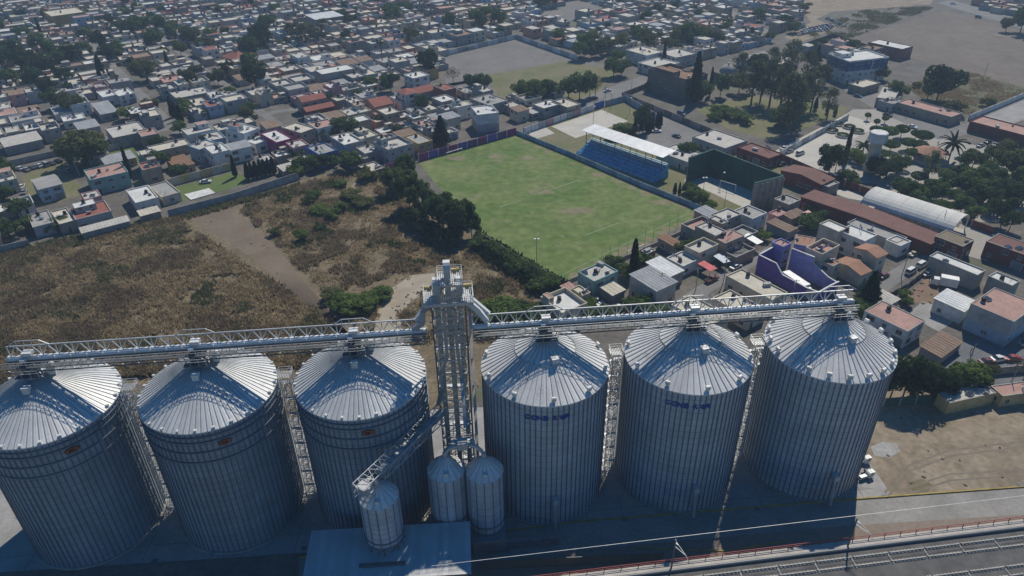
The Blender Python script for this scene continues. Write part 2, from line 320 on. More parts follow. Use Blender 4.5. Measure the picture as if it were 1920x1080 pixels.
SR, SH, SLOPE = 11.75, 30.4, math.tan(R_(30))
SILOS = [(-82.4, 98.3), (-54.9, 101.2), (-28.0, 103.9), (5.9, 106.6), (33.1, 109.0), (60.8, 111.4)]
ROWA = math.atan2(111.4-98.3, 60.8+82.4)
RD = Vector((math.cos(ROWA), math.sin(ROWA), 0)); RN = Vector((-math.sin(ROWA), math.cos(ROWA), 0))
NST, NRING = 75, 20
rh = SH/NRING
b = MB(); b.lathe([(SR-0.03, 0.0), (SR-0.03, 0.075)], NST*2, 1); b.lathe([(SR-0.03, 0.0752), (SR, 0.085), (SR, rh-0.005), (SR-0.03, rh)], NST*2, 0)
ring_me = {'L': b.mesh('wall_ring', [M_GALV_L, M_STIFF]), 'R': b.mesh('wall_ring', [M_GALV_R, M_STIFF])}
b = MB(); b.box(-0.02, -0.115, 0, 0.12, 0.115, SH-0.15); stiff_me = b.mesh('stiffener', M_STIFF)
def panel_mesh(n, r0, r1, mm):
    b = MB(); ha = math.pi/n*0.985
    def pt(r, a, dz=0): return (r*math.cos(a), r*math.sin(a), SH+(SR-r)*SLOPE+dz)
    rr = [r0, (r0+r1)/2, r1]
    for q in range(2):
        for (a, c, za, zc) in ((-ha, 0, 0, 0.05), (0, ha, 0.05, 0)):
            b.poly([pt(rr[q], a, za), pt(rr[q+1], a, za), pt(rr[q+1], c, zc), pt(rr[q], c, zc)], 0)
    w = 0.065
    def rp(r, o, dz):
        x, y, z = pt(r, ha, dz); return (x-o*math.sin(ha), y+o*math.cos(ha), z)
    b.hexa([rp(r0, -w, 0), rp(r1, -w, 0), rp(r1, w, 0), rp(r0, w, 0), rp(r0, -w*.7, .15), rp(r1, -w*.7, .15), rp(r1, w*.7, .15), rp(r0, w*.7, .15)], 1)
    b.poly([pt(r1, -ha, 0), pt(r1, -ha, -.18), pt(r1, ha, -.18), pt(r1, ha, 0)], 0)
    return b.mesh('roof_panel', [mm, M_RIB])
PAN_L = panel_mesh(75, 1.0, SR+0.18, M_ROOF_L)
PAN_RL = panel_mesh(60, 5.6, SR+0.18, M_ROOF_R); PAN_RU = panel_mesh(30, 1.3, 5.55, M_ROOF_R)
b = MB(); b.box(-.28, -.3, -.15, .28, .3, .45); b.cyl((0, -.42, .42), (0, .42, .42), .36, n=10); VENT = b.mesh('roof_vent', M_WHITE)
b = MB(); b.box(-.16, -.13, -.05, .16, .13, .28); KNOB = b.mesh('eave_bolt_cap', M_WHITE)
b = MB(); b.lathe([(1.55, SH+(SR-1.55)*SLOPE+.02), (1.5, SH+(SR-1.5)*SLOPE+.35), (1.0, SH+(SR-1)*SLOPE+.5), (.7, SH+(SR-.7)*SLOPE+1.2), (0.01, SH+SR*SLOPE+1.0)], 20); PEAK = b.mesh('peak_cap', M_STEEL)
b = MB(); b.box(-.5, -.55, -.35, .5, .55, .75); b.box(-.58, -.63, .752, .58, .63, .88); HATCH = b.mesh('roof_hatch', M_WHITE)
b = MB(); b.lathe([(SR+.06, -.12), (SR+.26, -.12), (SR+.26, .12), (SR+.06, .12)], NST*2); WIND = b.mesh('wind_ring', M_STIFF)
b = MB(); b.lathe([(5.56, SH+(SR-5.56)*SLOPE+.06), (5.62, SH+(SR-5.6)*SLOPE+.22), (5.75, SH+(SR-5.75)*SLOPE+.06)], 60); MIDR = b.mesh('roof_ring', M_RIB)
b = MB(); b.lathe([(SR+.5, 0.03), (SR+.5, .35), (SR-.2, .35)], 60); FOOT = b.mesh('footing', M_PAD)
b = MB(); b.cyl((0, 0, 0), (-.9, 0, 6.5), .28, n=10); b.box(-1.5, -.5, 6.3, -.2, .5, 7.6); SPOUT = b.mesh('side_spout', M_STEEL)
# lettering strokes laid round a cylinder face
def strokes(paths, t, ang0, z0, R, sc, name, m, parent, depth=.06):
    b = MB()
    def cp(s, z, r): return (r*math.cos(ang0+s*sc/R), r*math.sin(ang0+s*sc/R), z0+z*sc)
    for pth in paths:
        for (a, c) in zip(pth, pth[1:]):
            dx, dz = c[0]-a[0], c[1]-a[1]; L = math.hypot(dx, dz) or 1; nx, nz = -dz/L*t/2, dx/L*t/2; ex, ez = dx/L*t*.35, dz/L*t*.35
            q = [(a[0]-ex+nx, a[1]-ez+nz), (a[0]-ex-nx, a[1]-ez-nz), (c[0]+ex-nx, c[1]+ez-nz), (c[0]+ex+nx, c[1]+ez+nz)]
            b.hexa([cp(*p, R) for p in q]+[cp(*p, R+depth) for p in q])
    return b.build(name, m, parent)
def arc(cx, cz, rx, rz, a0, a1, n=10): return [(cx+rx*math.cos(R_(a0+(a1-a0)*i/n)), cz+rz*math.sin(R_(a0+(a1-a0)*i/n))) for i in range(n+1)]
LET = {'C': [arc(.5, .5, .5, .48, 50, 310)], 'O': [arc(.55, .5, .55, .48, 0, 360, 14)], 'N': [[(0, 0), (0, 1), (.85, 0), (.85, 1)]],
       'B': [[(0, 0), (0, 1), (.5, 1)], arc(.5, .76, .25, .24, 90, -90, 6), arc(.5, .26, .32, .26, 90, -90, 6), [(0, .52), (.5, .52)], [(0, 0), (.5, 0)]],
       'R': [[(0, 0), (0, 1), (.5, 1)], arc(.5, .74, .3, .26, 90, -90, 6), [(0, .48), (.5, .48), (.85, 0)]],
       'G': [arc(.5, .5, .5, .48, 50, 330), [(1, .45), (.6, .45)]], 'S': [arc(.4, .75, .35, .24, 20, 250, 8), arc(.4, .26, .36, .26, 110, -150, 8)], 'I': [[(.2, 0), (.2, 1)]],
       '1': [arc(.5, .5, .55, .5, 60, 140, 5), arc(.5, .5, .55, .5, 170, 250, 5), arc(.5, .5, .55, .5, 280, 320, 3), arc(.5, .5, .2, .2, 80, 330, 6)],
       '2': [arc(.5, .55, .55, .45, 70, -60, 6), [(.05, .95), (.85, .05)], [(.2, .4), (.6, 0), (1.0, -.02)], [(.45, .9), (.9, .6)]]}
def text_on(parent, word, ang0, z0, R, sc, m, sp):
    s = 0; n = 0
    for ch in word:
        if ch == ' ': s += .5; continue
        strokes([[(x+s, z) for x, z in p] for p in LET[ch]], .26 if ch not in '12' else .17, ang0, z0, R, sc, 'emblem' if ch in '12' else 'letter', m, parent)
        s += sp
SILO_LAB = ['weathered silo with orange badge, leftmost in the row', 'silo with orange badge, second from the left edge', 'silo with orange badge beside the elevator tower',
            'silo with blue lettering right of the elevator tower', 'silo with blue lettering, second from the right end', 'silo without lettering at the right end of the row']
for i, (sx, sy) in enumerate(SILOS):
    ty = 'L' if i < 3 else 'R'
    s = tag(empty('grain_silo', (sx, sy, 0), ROWA), 'corrugated steel grain '+SILO_LAB[i], 'silo', 'large grain silos in a row')
    link('footing', FOOT, s)
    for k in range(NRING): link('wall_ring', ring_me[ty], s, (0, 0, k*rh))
    for k in range(NST):
        a = 2*math.pi*k/NST; link('stiffener', stiff_me, s, (SR*math.cos(a), SR*math.sin(a), 0.1), a)
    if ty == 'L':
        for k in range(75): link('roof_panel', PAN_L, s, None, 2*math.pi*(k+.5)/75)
        for k in range(25):
            a = 2*math.pi*k/25; link('eave_bolt_cap', KNOB, s, ((SR-.1)*math.cos(a), (SR-.1)*math.sin(a), SH+.1), a, 1.5)
        for z in (SH-1.15, SH-2.3, SH-4.5, SH-6.8): link('wind_ring', WIND, s, (0, 0, z))
    else:
        for k in range(60): link('roof_panel', PAN_RL, s, None, 2*math.pi*(k+.5)/60)
        for k in range(30): link('roof_panel', PAN_RU, s, None, 2*math.pi*(k+.5)/30)
        link('roof_ring', MIDR, s)
        nv = 10 if i < 5 else 20
        for k in range(nv):
            a = 2*math.pi*(k+.5)/nv; rr = SR-.5; link('roof_vent', VENT, s, (rr*math.cos(a), rr*math.sin(a), SH+.5*SLOPE+.3), a)
        for q, a in enumerate((R_(-90-ROWA*57-2),)): pass
        sp_ = link('side_spout', SPOUT, s, ((SR+1.6)*math.cos(R_(-88)), (SR+1.6)*math.sin(R_(-88)), .3), R_(-88))
    link('peak_cap', PEAK, s)
    ha = R_(-78 if ty == 'R' else -92); hr = 5.0 if ty == 'R' else 3.4
    link('roof_hatch', HATCH, s, (hr*math.cos(ha), hr*math.sin(ha), SH+(SR-hr)*SLOPE+.25), ha)
    if ty == 'L':
        a2 = R_(18); link('roof_vent', VENT, s, (2.6*math.cos(a2), 2.6*math.sin(a2), SH+(SR-2.6)*SLOPE+.5), a2, 2.0)
    face = math.atan2(-sy, -sx)-ROWA          # the side turned to the rail line
    if i in (3, 4):
        text_on(s, 'CONB 12R', face-3.35/SR+(0.0 if i == 3 else .06), SH-3.28, SR+.13, 0.86, M_BLUEINK, 1.42 if False else 1.3)
    if i < 3:
        bd = MB(); zz = SH-3.25; a0 = face+(.02, .0, -.02)[i]
        n = 20
        for (rx, rz, r0, r1, mi) in ((1.15, .60, SR+.14, SR+.20, 0), (1.0, .48, SR+.15, SR+.23, 1)):
            ring = [(r1*math.cos(a0+rx*math.cos(2*math.pi*k/n)/SR), r1*math.sin(a0+rx*math.cos(2*math.pi*k/n)/SR), zz+rz*math.sin(2*math.pi*k/n)) for k in range(n)]
            bd.poly(ring, mi)
        plate = bd.build('badge', [M_BLACK, M_ORANGE], s)
        ww = MB()
        text_on(s, 'GSI', a0-.58/SR, zz-.2, SR+.24, .42, M_BLACK, 1.15)

# ------------------------------------------------------------------ conveyor galleries over the silos
def gallery(name, label, p0, p1, z, peaks, bay=2.6, both_open=True):
    """long lattice bridge: back truss, belt hood, walkway with hand rail, lower chords"""
    d = p1-p0; Ln = d.length; ang = math.atan2(d.y, d.x); n = max(1, round(Ln/bay)); bl = Ln/n
    g = tag(empty(name, (p0.x, p0.y, z), ang), label, 'conveyor')
    t = MB(); c = .16
    t.beam((0, 1.5, 2.5), (bl, 1.5, 2.5), .19); t.beam((0, 1.5, .3), (bl, 1.5, .3), .19)
    t.beam((0, 1.5, .3), (0, 1.5, 2.5), c); t.beam((0, 1.5, .3), (bl/2, 1.5, 2.5), c); t.beam((bl/2, 1.5, 2.5), (bl, 1.5, .3), c)
    tm = t.mesh('truss_panel', M_STEEL)
    w = MB(); w.beam((0, -1.6, 1.15), (bl, -1.6, 1.15), .07); w.beam((0, -1.6, .65), (bl, -1.6, .65), .05); w.beam((0, -1.6, 0), (0, -1.6, 1.15), .07); w.beam((bl/2, -1.6, 0), (bl/2, -1.6, 1.15), .06)
    w.beam((0, -1.6, 0), (bl/2, -1.6, -.75), .07); w.beam((bl/2, -1.6, -.75), (bl, -1.6, 0), .07); wm = w.mesh('rail_panel', M_STEEL)
    h = MB(); h.hexa([(0.02, 0, .5), (bl-.02, 0, .5), (bl-.02, 1.15, .5), (0.02, 1.15, .5), (0.02, .2, .95), (bl-.02, .2, .95), (bl-.02, .95, .95), (0.02, .95, .95)])
    h.box(0.0, -.05, .46, .1, 1.2, 1.0); hm = h.mesh('belt_hood', M_WHITE)
    f = MB(); 
    for yy in np.arange(-1.5, -.3, .3): f.box(0.03, yy, -.04, bl-.03, yy+.16, .0)
    f.beam((bl/2, -1.6, -.15), (bl/2, 1.5, -.15), .12); f.beam((0, -1.6, -.15), (0, 1.5, -.15), .12); f.box(0.0, .1, 0, bl-.03, 1.05, .45); fm = f.mesh('floor_panel', M_DARKST)
    for k in range(n):
        link('truss_panel', tm, g, (k*bl, 0, 0)); link('rail_panel', wm, g, (k*bl, 0, 0)); link('belt_hood', hm, g, (k*bl, 0, 0)); link('floor_panel', fm, g, (k*bl, 0, 0))
    q = MB()
    for y, zz in ((-1.6, -.02), (-1.6, -.78), (1.5, -.1)): q.beam((0, y, zz), (Ln, y, zz), .16)
    q.build('long_chord', M_DARKST, g)
    for xk in peaks:                             # discharge head above each roof peak
        k = MB(); k.box(xk-1.1, -1.1, -1.6, xk+1.1, 1.0, -.08); k.cyl((xk, 0, -2.4), (xk, 0, -1.6), .6, .9, 10); k.box(xk-2.0, -2.3, -1.75, xk+2.0, -1.15, -1.62); k.build('discharge_head', M_DARKST, g)
        k = MB(); k.box(xk-.7, -.3, 1.44, xk+.9, 1.0, 2.05); k.cyl((xk-.9, -.7, .9), (xk-.1, -.7, .9), .38, n=10); k.build('drive_unit', M_WHITE, g)
        for s in (-1, 1):
            for yy in (-1.4, 1.4):
                k = MB(); k.beam((xk+s*1.3, yy, -2.6), (xk+s*1.9, yy, -.1), .14); k.build('support_leg', M_STEEL, g)
        k = MB()
        for zz in (-.75, -.2): 
            k.beam((xk-2.0, -2.3, zz), (xk+2.0, -2.3, zz), .06)
        for s in (-2, -.7, .7, 2): k.beam((xk+s, -2.3, -1.65), (xk+s, -2.3, -.2), .06)
        k.build('platform_rail', M_STEEL, g)
        k = MB(); zt = 3.5
        k.beam((xk-3.4, 1.5, 2.5), (xk-1.9, 1.5, zt), .12); k.beam((xk-1.9, 1.5, zt), (xk+1.9, 1.5, zt), .12); k.beam((xk+1.9, 1.5, zt), (xk+3.4, 1.5, 2.5), .12)
        for s in (-1.9, -.6, .6, 1.9): k.beam((xk+s, 1.5, 2.5), (xk+s, 1.5, zt), .08)
        k.build('raised_truss', M_STEEL, g)
    return g
TW = Vector((-11.1, 105.35, 0))
def onrow(x, off=0.0): return Vector((x, 98.3+(x+82.4)*math.tan(ROWA), 0))+RN*off
zc = SH+SR*SLOPE+1.75
def dist(p, x): return (onrow(x)-p).length
pL0 = onrow(-86.0); pL1 = onrow(-15.2); pR0 = onrow(-7.0); pR1 = onrow(63.6)
gallery('conveyor_gallery', 'white hooded lattice conveyor bridge over the three badged silos', pL0, pL1, zc, [dist(pL0, SILOS[i][0]) for i in (0, 1, 2)])
gallery('conveyor_gallery', 'white hooded lattice conveyor bridge over the three silos right of the tower', pR0, pR1, zc, [dist(pR0, SILOS[i][0]) for i in (3, 4, 5)])
# ladder and catwalk towers standing in the gaps between silos
def ladder_tower(cx, cy, label):
    o = tag(empty('ladder_tower', (cx, cy, 0), ROWA), label, 'ladder tower', 'ladder towers in the gaps between silos')
    w, dpt, Hh = 1.7, 2.4, SH+.8
    b = MB()
    for x in (-w/2, w/2):
        for y in (-dpt/2, dpt/2): b.beam((x, y, 0), (x, y, Hh), .12)
    b.build('corner_post', M_STEEL, o)
    fl = MB(); h = 1.9
    fl.beam((-w/2, -dpt/2, 0), (w/2, -dpt/2, 0), .08); fl.beam((-w/2, dpt/2, 0), (w/2, dpt/2, 0), .08); fl.beam((-w/2, -dpt/2, 0), (-w/2, dpt/2, 0), .08); fl.beam((w/2, -dpt/2, 0), (w/2, dpt/2, 0), .08)
    fl.beam((-w/2, -dpt/2, 0), (w/2, -dpt/2, h), .07); fl.beam((w/2, dpt/2, 0), (-w/2, dpt/2, h), .07); fl.beam((-w/2, -dpt/2, 0), (-w/2, dpt/2, h), .07)
    for s in range(7):
        y = -dpt/2+.3+s*.28; z = .2+s*h/7; fl.box(-.45, y-.1, z-.02, .45, y+.1, z+.02)
    fl.beam((-.5, -dpt/2+.2, .1), (-.5, dpt/2-.3, h), .07); fl.beam((.5, -dpt/2+.2, .1), (.5, dpt/2-.3, h), .07)
    fl.beam((-.5, -dpt/2+.2, 1.0), (-.5, dpt/2-.3, h+.9), .05); fl.beam((.5, -dpt/2+.2, 1.0), (.5, dpt/2-.3, h+.9), .05)
    fl.box(-w/2, dpt/2-.5, h-.02, w/2, dpt/2-.02, h+.02)
    fm = fl.mesh('stair_flight', M_STEEL)
    for k in range(16): link('stair_flight', fm, o, (0, 0, k*h), math.pi if k % 2 else 0)
    b = MB()                                     # cable tray with hoops
    for x in (-.35, .35): b.beam((w/2+.5+x, .6, 0), (w/2+.5+x, .6, Hh), .07)
    for k in range(60): b.beam((w/2+.15, .6, .4+k*.5), (w/2+.85, .6, .4+k*.5), .06)
    b.build('ladder', M_STEEL, o)
    b = MB()
    for xx in np.arange(-1.2, 1.1, .3): b.box(xx, -1.0, Hh, xx+.14, 1.0, Hh+.05)
    for a, c in (((-1.2, -1.0), (1.2, -1.0)), ((1.2, -1.0), (1.2, 1.0)), ((1.2, 1.0), (-1.2, 1.0)), ((-1.2, 1.0), (-1.2, -1.0))):
        for z in (.55, 1.1): b.beam((*a, Hh+z), (*c, Hh+z), .06)
        b.beam((*a, Hh), (*a, Hh+1.1), .07)
    b.build('top_platform', M_STEEL, o)
    return o
for k, (i, lab) in enumerate(((0, 'steel ladder tower in the gap between the two leftmost silos'), (1, 'steel ladder tower between the second and third badged silos'), (3, 'steel ladder tower between the two lettered silos'), (4, 'steel ladder tower left of the unlettered end silo'))):
    a, c = SILOS[i], SILOS[i+1]; f = .5
    m_ = Vector((a[0]+(c[0]-a[0])*f, a[1]+(c[1]-a[1])*f, 0))+RN*1.0
    ladder_tower(m_.x, m_.y, lab)

# ------------------------------------------------------------------ bucket elevator tower
et = tag(empty('elevator_tower', TW, ROWA), 'tall lattice bucket elevator tower with three legs between the silo groups', 'tower')
b = MB(); TWx, TWy, TZ = 2.9, 2.2, 46.5
for x in (-TWx, TWx):
    for y in (-TWy, TWy): b.beam((x, y, 0), (x, y, TZ), .26)
b.build('corner_post', M_DARKST, et)
b = MB(); st = 3.1
b.beam((-TWx, -TWy, 0), (TWx, -TWy, 0), .16); b.beam((-TWx, TWy, 0), (TWx, TWy, 0), .16)
for x in (-TWx, TWx): b.beam((x, -TWy, 0), (x, TWy, 0), .16); b.beam((x, -TWy, 0), (x, TWy, st), .12)
b.beam((-TWx, -TWy, 0), (0, -TWy, st), .11); b.beam((TWx, -TWy, 0), (0, -TWy, st), .11); b.beam((-TWx, TWy, 0), (TWx, TWy, st), .11); b.beam((-TWx, -TWy, st/2), (TWx, -TWy, st/2), .07); b.beam((-TWx, -TWy, 1.0), (TWx, -TWy, 1.0), .05); b.beam((-TWx, -TWy, 0), (TWx, TWy, 0), .09); b.beam((TWx, -TWy, 0), (-TWx, TWy, 0), .09)
bm_ = b.mesh('lattice_bay', M_STEEL)
for k in range(15): link('lattice_bay', bm_, et, (0, 0, k*st))
b = MB(); b.box(-TWx, -.55, 0, TWx, .55, .05); b.beam((-TWx, -.55, 1), (TWx, -.55, 1), .06); lm_ = b.mesh('landing', M_STEEL)
for k in range(2, 15, 3): link('landing', lm_, et, (0, TWy-.5, k*st+.2))
b = MB()                                         # zig-zag stair on the right side
for k in range(15):
    y0, y1 = (-2, 2) if k % 2 else (2, -2); z = k*st
    b.beam((TWx+.7, y0, z), (TWx+.7, y1, z+st), .5, .08); b.beam((TWx+1.0, y0, z+1), (TWx+1.0, y1, z+st+1), .06); b.beam((TWx+1.0, y0, z), (TWx+1.0, y0, z+1), .06)
b.build('stair', M_STEEL, et)
legs = [(-1.9, -1.0, 48.0), (0.1, -1.0, 51.2), (2.05, -1.0, 48.0)]
seg = MB(); seg.box(-.46, -.36, .03, .46, .36, 2.92); seg.box(-.53, -.43, 2.923, .53, .43, 3.04); sgm = seg.mesh('leg_casing', M_TAN)
seg2 = MB(); seg2.box(-.28, -.3, .03, .28, .3, 2.92); seg2.box(-.34, -.36, 2.923, .34, .36, 3.04); sgm2 = seg2.mesh('leg_casing', M_BLUESHEET)
hood = MB(); 
for q in range(8):
    a0, a1 = math.pi*q/8, math.pi*(q+1)/8
    for s in (0,): hood.hexa([(-.55, -1.15*math.cos(a0), 1.2*math.sin(a0)), (.55, -1.15*math.cos(a0), 1.2*math.sin(a0)), (.55, -1.15*math.cos(a1), 1.2*math.sin(a1)), (-.55, -1.15*math.cos(a1), 1.2*math.sin(a1)),
                              (-.55, -.2*math.cos(a0), -.6), (.55, -.2*math.cos(a0), -.6), (.55, -.2*math.cos(a1), -.6), (-.55, -.2*math.cos(a1), -.6)])
hood.box(-.55, -1.15, -.9, .55, 1.15, 0.0)
hdm = hood.mesh('elevator_head', M_STEEL)
mot = MB(); mot.cyl((-.55, 0, 0), (.55, 0, 0), .34, n=12); mot.box(-.3, -.4, -.55, .3, .4, -.2); mot.cyl((.55, 0, 0), (.8, 0, 0), .42, n=12); motm = mot.mesh('drive_motor', M_YEL)
for q, (x, y, zt) in enumerate(legs):
    nseg = int((zt-1)/3.04)
    for k in range(nseg): link('leg_casing', sgm, et, (x, y, 1.2+k*3.04+(zt-1.2-nseg*3.04))); link('leg_casing', sgm2, et, (x, y+1.3, 1.2+k*3.04+(zt-1.2-nseg*3.04)))
    link('elevator_head', hdm, et, (x, y+.6, zt+1.0), 0, (1.05, 1.15, 1.35)); link('drive_motor', motm, et, (x+(-1.25 if q == 0 else 1.25), y-.1, zt+1.1), math.pi if q == 0 else 0)
    b = MB(); b.box(x-.45, y-.75, .1, x+.45, y+2.0, 1.25); b.build('elevator_boot', M_DARKST, et)
def deck(x0, x1, y0, y1, z, nm='head_platform'):
    b = MB()
    for xx in np.arange(x0, x1-.1, .32): b.box(xx, y0, z, xx+.2, y1, z+.06)
    b.box(x0, y0, z-.2, x1, y0+.1, z-.003); b.box(x0, y1-.1, z-.2, x1, y1, z-.003)
    for a, c in (((x0, y0), (x1, y0)), ((x1, y0), (x1, y1)), ((x1, y1), (x0, y1)), ((x0, y1), (x0, y0))):
        for h in (.4, .8, 1.2): b.beam((*a, z+h), (*c, z+h), .06)
        L = math.hypot(c[0]-a[0], c[1]-a[1]); n = max(1, int(L/1.4))
        for k in range(n): b.beam((a[0]+(c[0]-a[0])*k/n, a[1]+(c[1]-a[1])*k/n, z), (a[0]+(c[0]-a[0])*k/n, a[1]+(c[1]-a[1])*k/n, z+1.2), .06)
    b.build(nm, M_STEEL, et)
deck(-4.2, 4.3, -2.6, 2.4, 46.6); deck(-1.6, 2.6, -2.3, 2.5, 50.0)
b = MB(); b.box(-4.2, -2.62, 46.0, 4.3, -2.5, 46.58); b.build('platform_fascia', M_STEEL, et)
b = MB()
for x in (-1.4, 2.4):
    for y in (-2.0, 2.2): b.beam((x, y, 46.7), (x, y, 50), .14)
b.build('upper_post', M_STEEL, et)
def duct(pts, w, m, name='chute', parent=None):
    b = MB()
    for a, c in zip(pts, pts[1:]): b.beam(a, c, w, w)
    return b.build(name, m, parent or et)
duct([(2.2, .6, 46), (5.2, .8, 42.5), (6.6, .6, 40.4)], .95, M_WHITE); duct([(.6, 1.6, 49), (3.8, 1.9, 44.6), (7.0, 1.5, 41.2)], .8, M_WHITE)
duct([(-2.2, .6, 46), (-4.6, .2, 43.6), (-4.7, -.2, 41.6), (-6.2, 0, 40.2)], .95, M_BLUESHEET); duct([(-.6, 1.4, 48), (-3.2, 1.6, 44.8), (-6.0, 1.2, 41)], .8, M_WHITE)
duct([(-.9, -1.9, 45), (-.9, -1.9, 35.0), (-2.3, -2.3, 31.5), (-2.2, -2.5, 28), (-3.2, -3.2, 24.8)], .6, M_BLUESHEET)
duct([(1.0, -1.9, 45), (1.0, -1.9, 36.0), (1.4, -2.2, 30), (1.5, -6.5, 27.0), (1.5, -9.2, 24.2)], .6, M_BLUESHEET)

# ------------------------------------------------------------------ small hopper bins
def bin_mesh(r, z0, z1, zp, n=16):
    roofp = MB(); ha = math.pi/n*.985
    def rp(rr, a, dz=0): return (rr*math.cos(a), rr*math.sin(a), z1+(r-rr)/r*(zp-z1)+dz)
    roofp.poly([rp(.4, -ha), rp(r+.1, -ha), rp(r+.1, ha), rp(.4, ha)])
    c, s = math.cos(ha), math.sin(ha)
    for w in (.05,):
        def q(rr, o, dz): x, y, z = rp(rr, ha, dz); return (x-o*s, y+o*c, z)
        roofp.hexa([q(.4, -w, 0), q(r+.1, -w, 0), q(r+.1, w, 0), q(.4, w, 0), q(.4, -w, .1), q(r+.1, -w, .1), q(r+.1, w, .1), q(.4, w, .1)], 1)
    return roofp.mesh('roof_panel', [M_ROOF_R, M_RIB])
def small_bin(x, y, r, z0, z1, zp, label, cone=True):
    o = tag(empty('hopper_bin', (x, y, 0), ROWA), label, 'silo', 'small hopper bins')
    nr = 8; h = (z1-z0)/nr
    b = MB(); b.lathe([(r-.05, 0), (r-.05, .05), (r, .07), (r, h)], 40); rm = b.mesh('wall_ring', M_GALV_R)
    for k in range(nr): link('wall_ring', rm, o, (0, 0, z0+k*h))
    b = MB(); b.box(-.02, -.07, z0, .09, .07, z1-.05); sm = b.mesh('stiffener', M_STIFF)
    for k in range(14):
        a = 2*math.pi*(k+.3)/14; link('stiffener', sm, o, (r*math.cos(a), r*math.sin(a), 0), a)
    pm = bin_mesh(r, z0, z1, zp)
    for k in range(16): link('roof_panel', pm, o, None, 2*math.pi*k/16)
    b = MB(); b.cyl((0, 0, zp-.25), (0, 0, zp+.5), .5, .4, 12); b.build('peak_cap', M_STEEL, o)
    b = MB(); b.box(-.35, -.4, -.2, .35, .4, .35); link('roof_hatch', b.mesh('roof_hatch', M_WHITE), o, (0, -r*.72, z1+.28*(zp-z1)+.15))
    b = MB(); b.lathe([(r+.03, -.1), (r+.16, -.1), (r+.16, .1), (r+.03, .1)], 40); wr = b.mesh('wind_ring', M_STIFF)
    link('wind_ring', wr, o, (0, 0, z0+h)); link('wind_ring', wr, o, (0, 0, z0+.1))
    if cone:
        b = MB(); b.lathe([(r-.06, z0), (.5, z0-2.6), (.5, z0-3.0)], 24); b.build('hopper_cone', M_GALV_R, o)
        for k in range(8):
            b = MB(); a = 2*math.pi*k/8; p = (r*math.cos(a), r*math.sin(a)); a2 = 2*math.pi*(k+1)/8; p2 = (r*math.cos(a2), r*math.sin(a2))
            b.beam((*p, 0.02), (*p, z0), .2); b.beam((*p, z0-3), (*p2, z0-.2), .1); b.beam((*p, z0-3), (*p2, z0-3), .12); b.build('support_leg', M_DARKST, o)
    return o
small_bin(-12.4, 93.2, 3.4, 4.8, 17.4, 20.9, 'small pale steel bin left of its twin below the elevator tower')
small_bin(-5.5, 93.0, 3.4, 3.6, 17.2, 20.8, 'small pale steel bin on a block plinth right of its twin')
small_bin(-23.4, 86.2, 3.4, 8.6, 18.6, 21.6, 'small steel bin on legs rising through the shed roof')
sp = tag(empty('spout_head', (-9.2, 93.6, 0), ROWA), 'forked steel spout pipes feeding the two small twin bins', 'spout')
b = MB(); b.box(-.9, -.9, 22.2, .9, .9, 23.6); b.build('distributor', M_STEEL, sp)
for s, zz in ((-1, 21.2), (1, 21.1)):
    b = MB(); b.beam((s*.5, 0, 22.8), (s*2.4, -.2, 22.3), .5); b.beam((s*2.3, -.2, 22.4), (s*3.4, -.4, zz), .5); b.build('spout_pipe', M_STEEL, sp)
b = MB(); b.box(-2.2, .7, 21.9, 2.2, 2.2, 21.98)
for x in (-2.2, 0, 2.2): b.beam((x, .7, 21.98), (x, .7, 23), .06); b.beam((x, 2.2, 21.98), (x, 2.2, 23), .06); b.beam((x, 1.5, 14), (x, 1.5, 21.9), .12)
for y in (.7, 2.2): b.beam((-2.2, y, 23), (2.2, y, 23), .06); b.beam((-2.2, y, 22.5), (2.2, y, 22.5), .05)
b.build('spout_platform', M_STEEL, sp)
b = MB(); b.beam((-1.5, 1.2, 14), (-1.5, 8.5, 14), .14); b.beam((1.5, 1.2, 14), (1.5, 8.5, 14), .14); b.beam((-1.5, 1.2, 21.8), (-1.5, 8.8, 21.8), .14); b.beam((1.5, 1.2, 21.8), (1.5, 8.8, 21.8), .14); b.build('tie_beam', M_STEEL, sp)
# short bridge from the tower to the single bin
c0 = Vector((-25.6, 82.8, 0)); c1 = Vector((-13.2, 102.0, 0)); ang = math.atan2(c1.y-c0.y, c1.x-c0.x); Ln = (c1-c0).length
sb = tag(empty('conveyor_bridge', (c0.x, c0.y, 22.3), ang), 'short lattice conveyor bridge from the tower down to the single bin', 'conveyor')
nb = 9; bl = Ln/nb; b = MB()
for y in (-1.25, 1.25):
    for z in (0, 2.0): b.beam((0, y, z), (bl, y, z), .13)
    b.beam((0, y, 0), (0, y, 2), .09); b.beam((0, y, 0), (bl, y, 2), .09)
b.beam((0, -1.25, 2), (0, 1.25, 2), .09); b.beam((0, -1.25, 2), (bl/2, 1.25, 2), .08); b.beam((bl/2, 1.25, 2), (bl, -1.25, 2), .08); b.beam((0, -1.25, 0), (0, 1.25, 0), .1)
tm = b.mesh('truss_bay', M_STEEL)
b = MB(); b.box(.02, -.6, .35, bl-.02, .75, 1.15); b.box(0, -.66, .3, .1, .8, 1.2); hm = b.mesh('belt_hood', M_BLUESHEET)
for k in range(nb): 
    link('truss_bay', tm, sb, (k*bl, 0, 0))
    if k > 1: link('belt_hood', hm, sb, (k*bl, 0, 0))
b = MB(); b.box(.2, -1.0, .1, 2.2, 1.0, 1.3); b.cyl((1.2, -1.2, .7), (1.2, 1.2, .7), .5, n=10); b.box(2.3, .2, .3, 3.4, .9, .9); b.build('drive_unit', M_STEEL, sb)
b = MB()
for y in (-1.25, 1.25): b.beam((0, y, 0), (2.4, y, -1.3), .1); b.beam((0, y, -1.2), (0, y, 0), .1); b.beam((0, y, -1.2), (2.4, y, -1.2), .1)
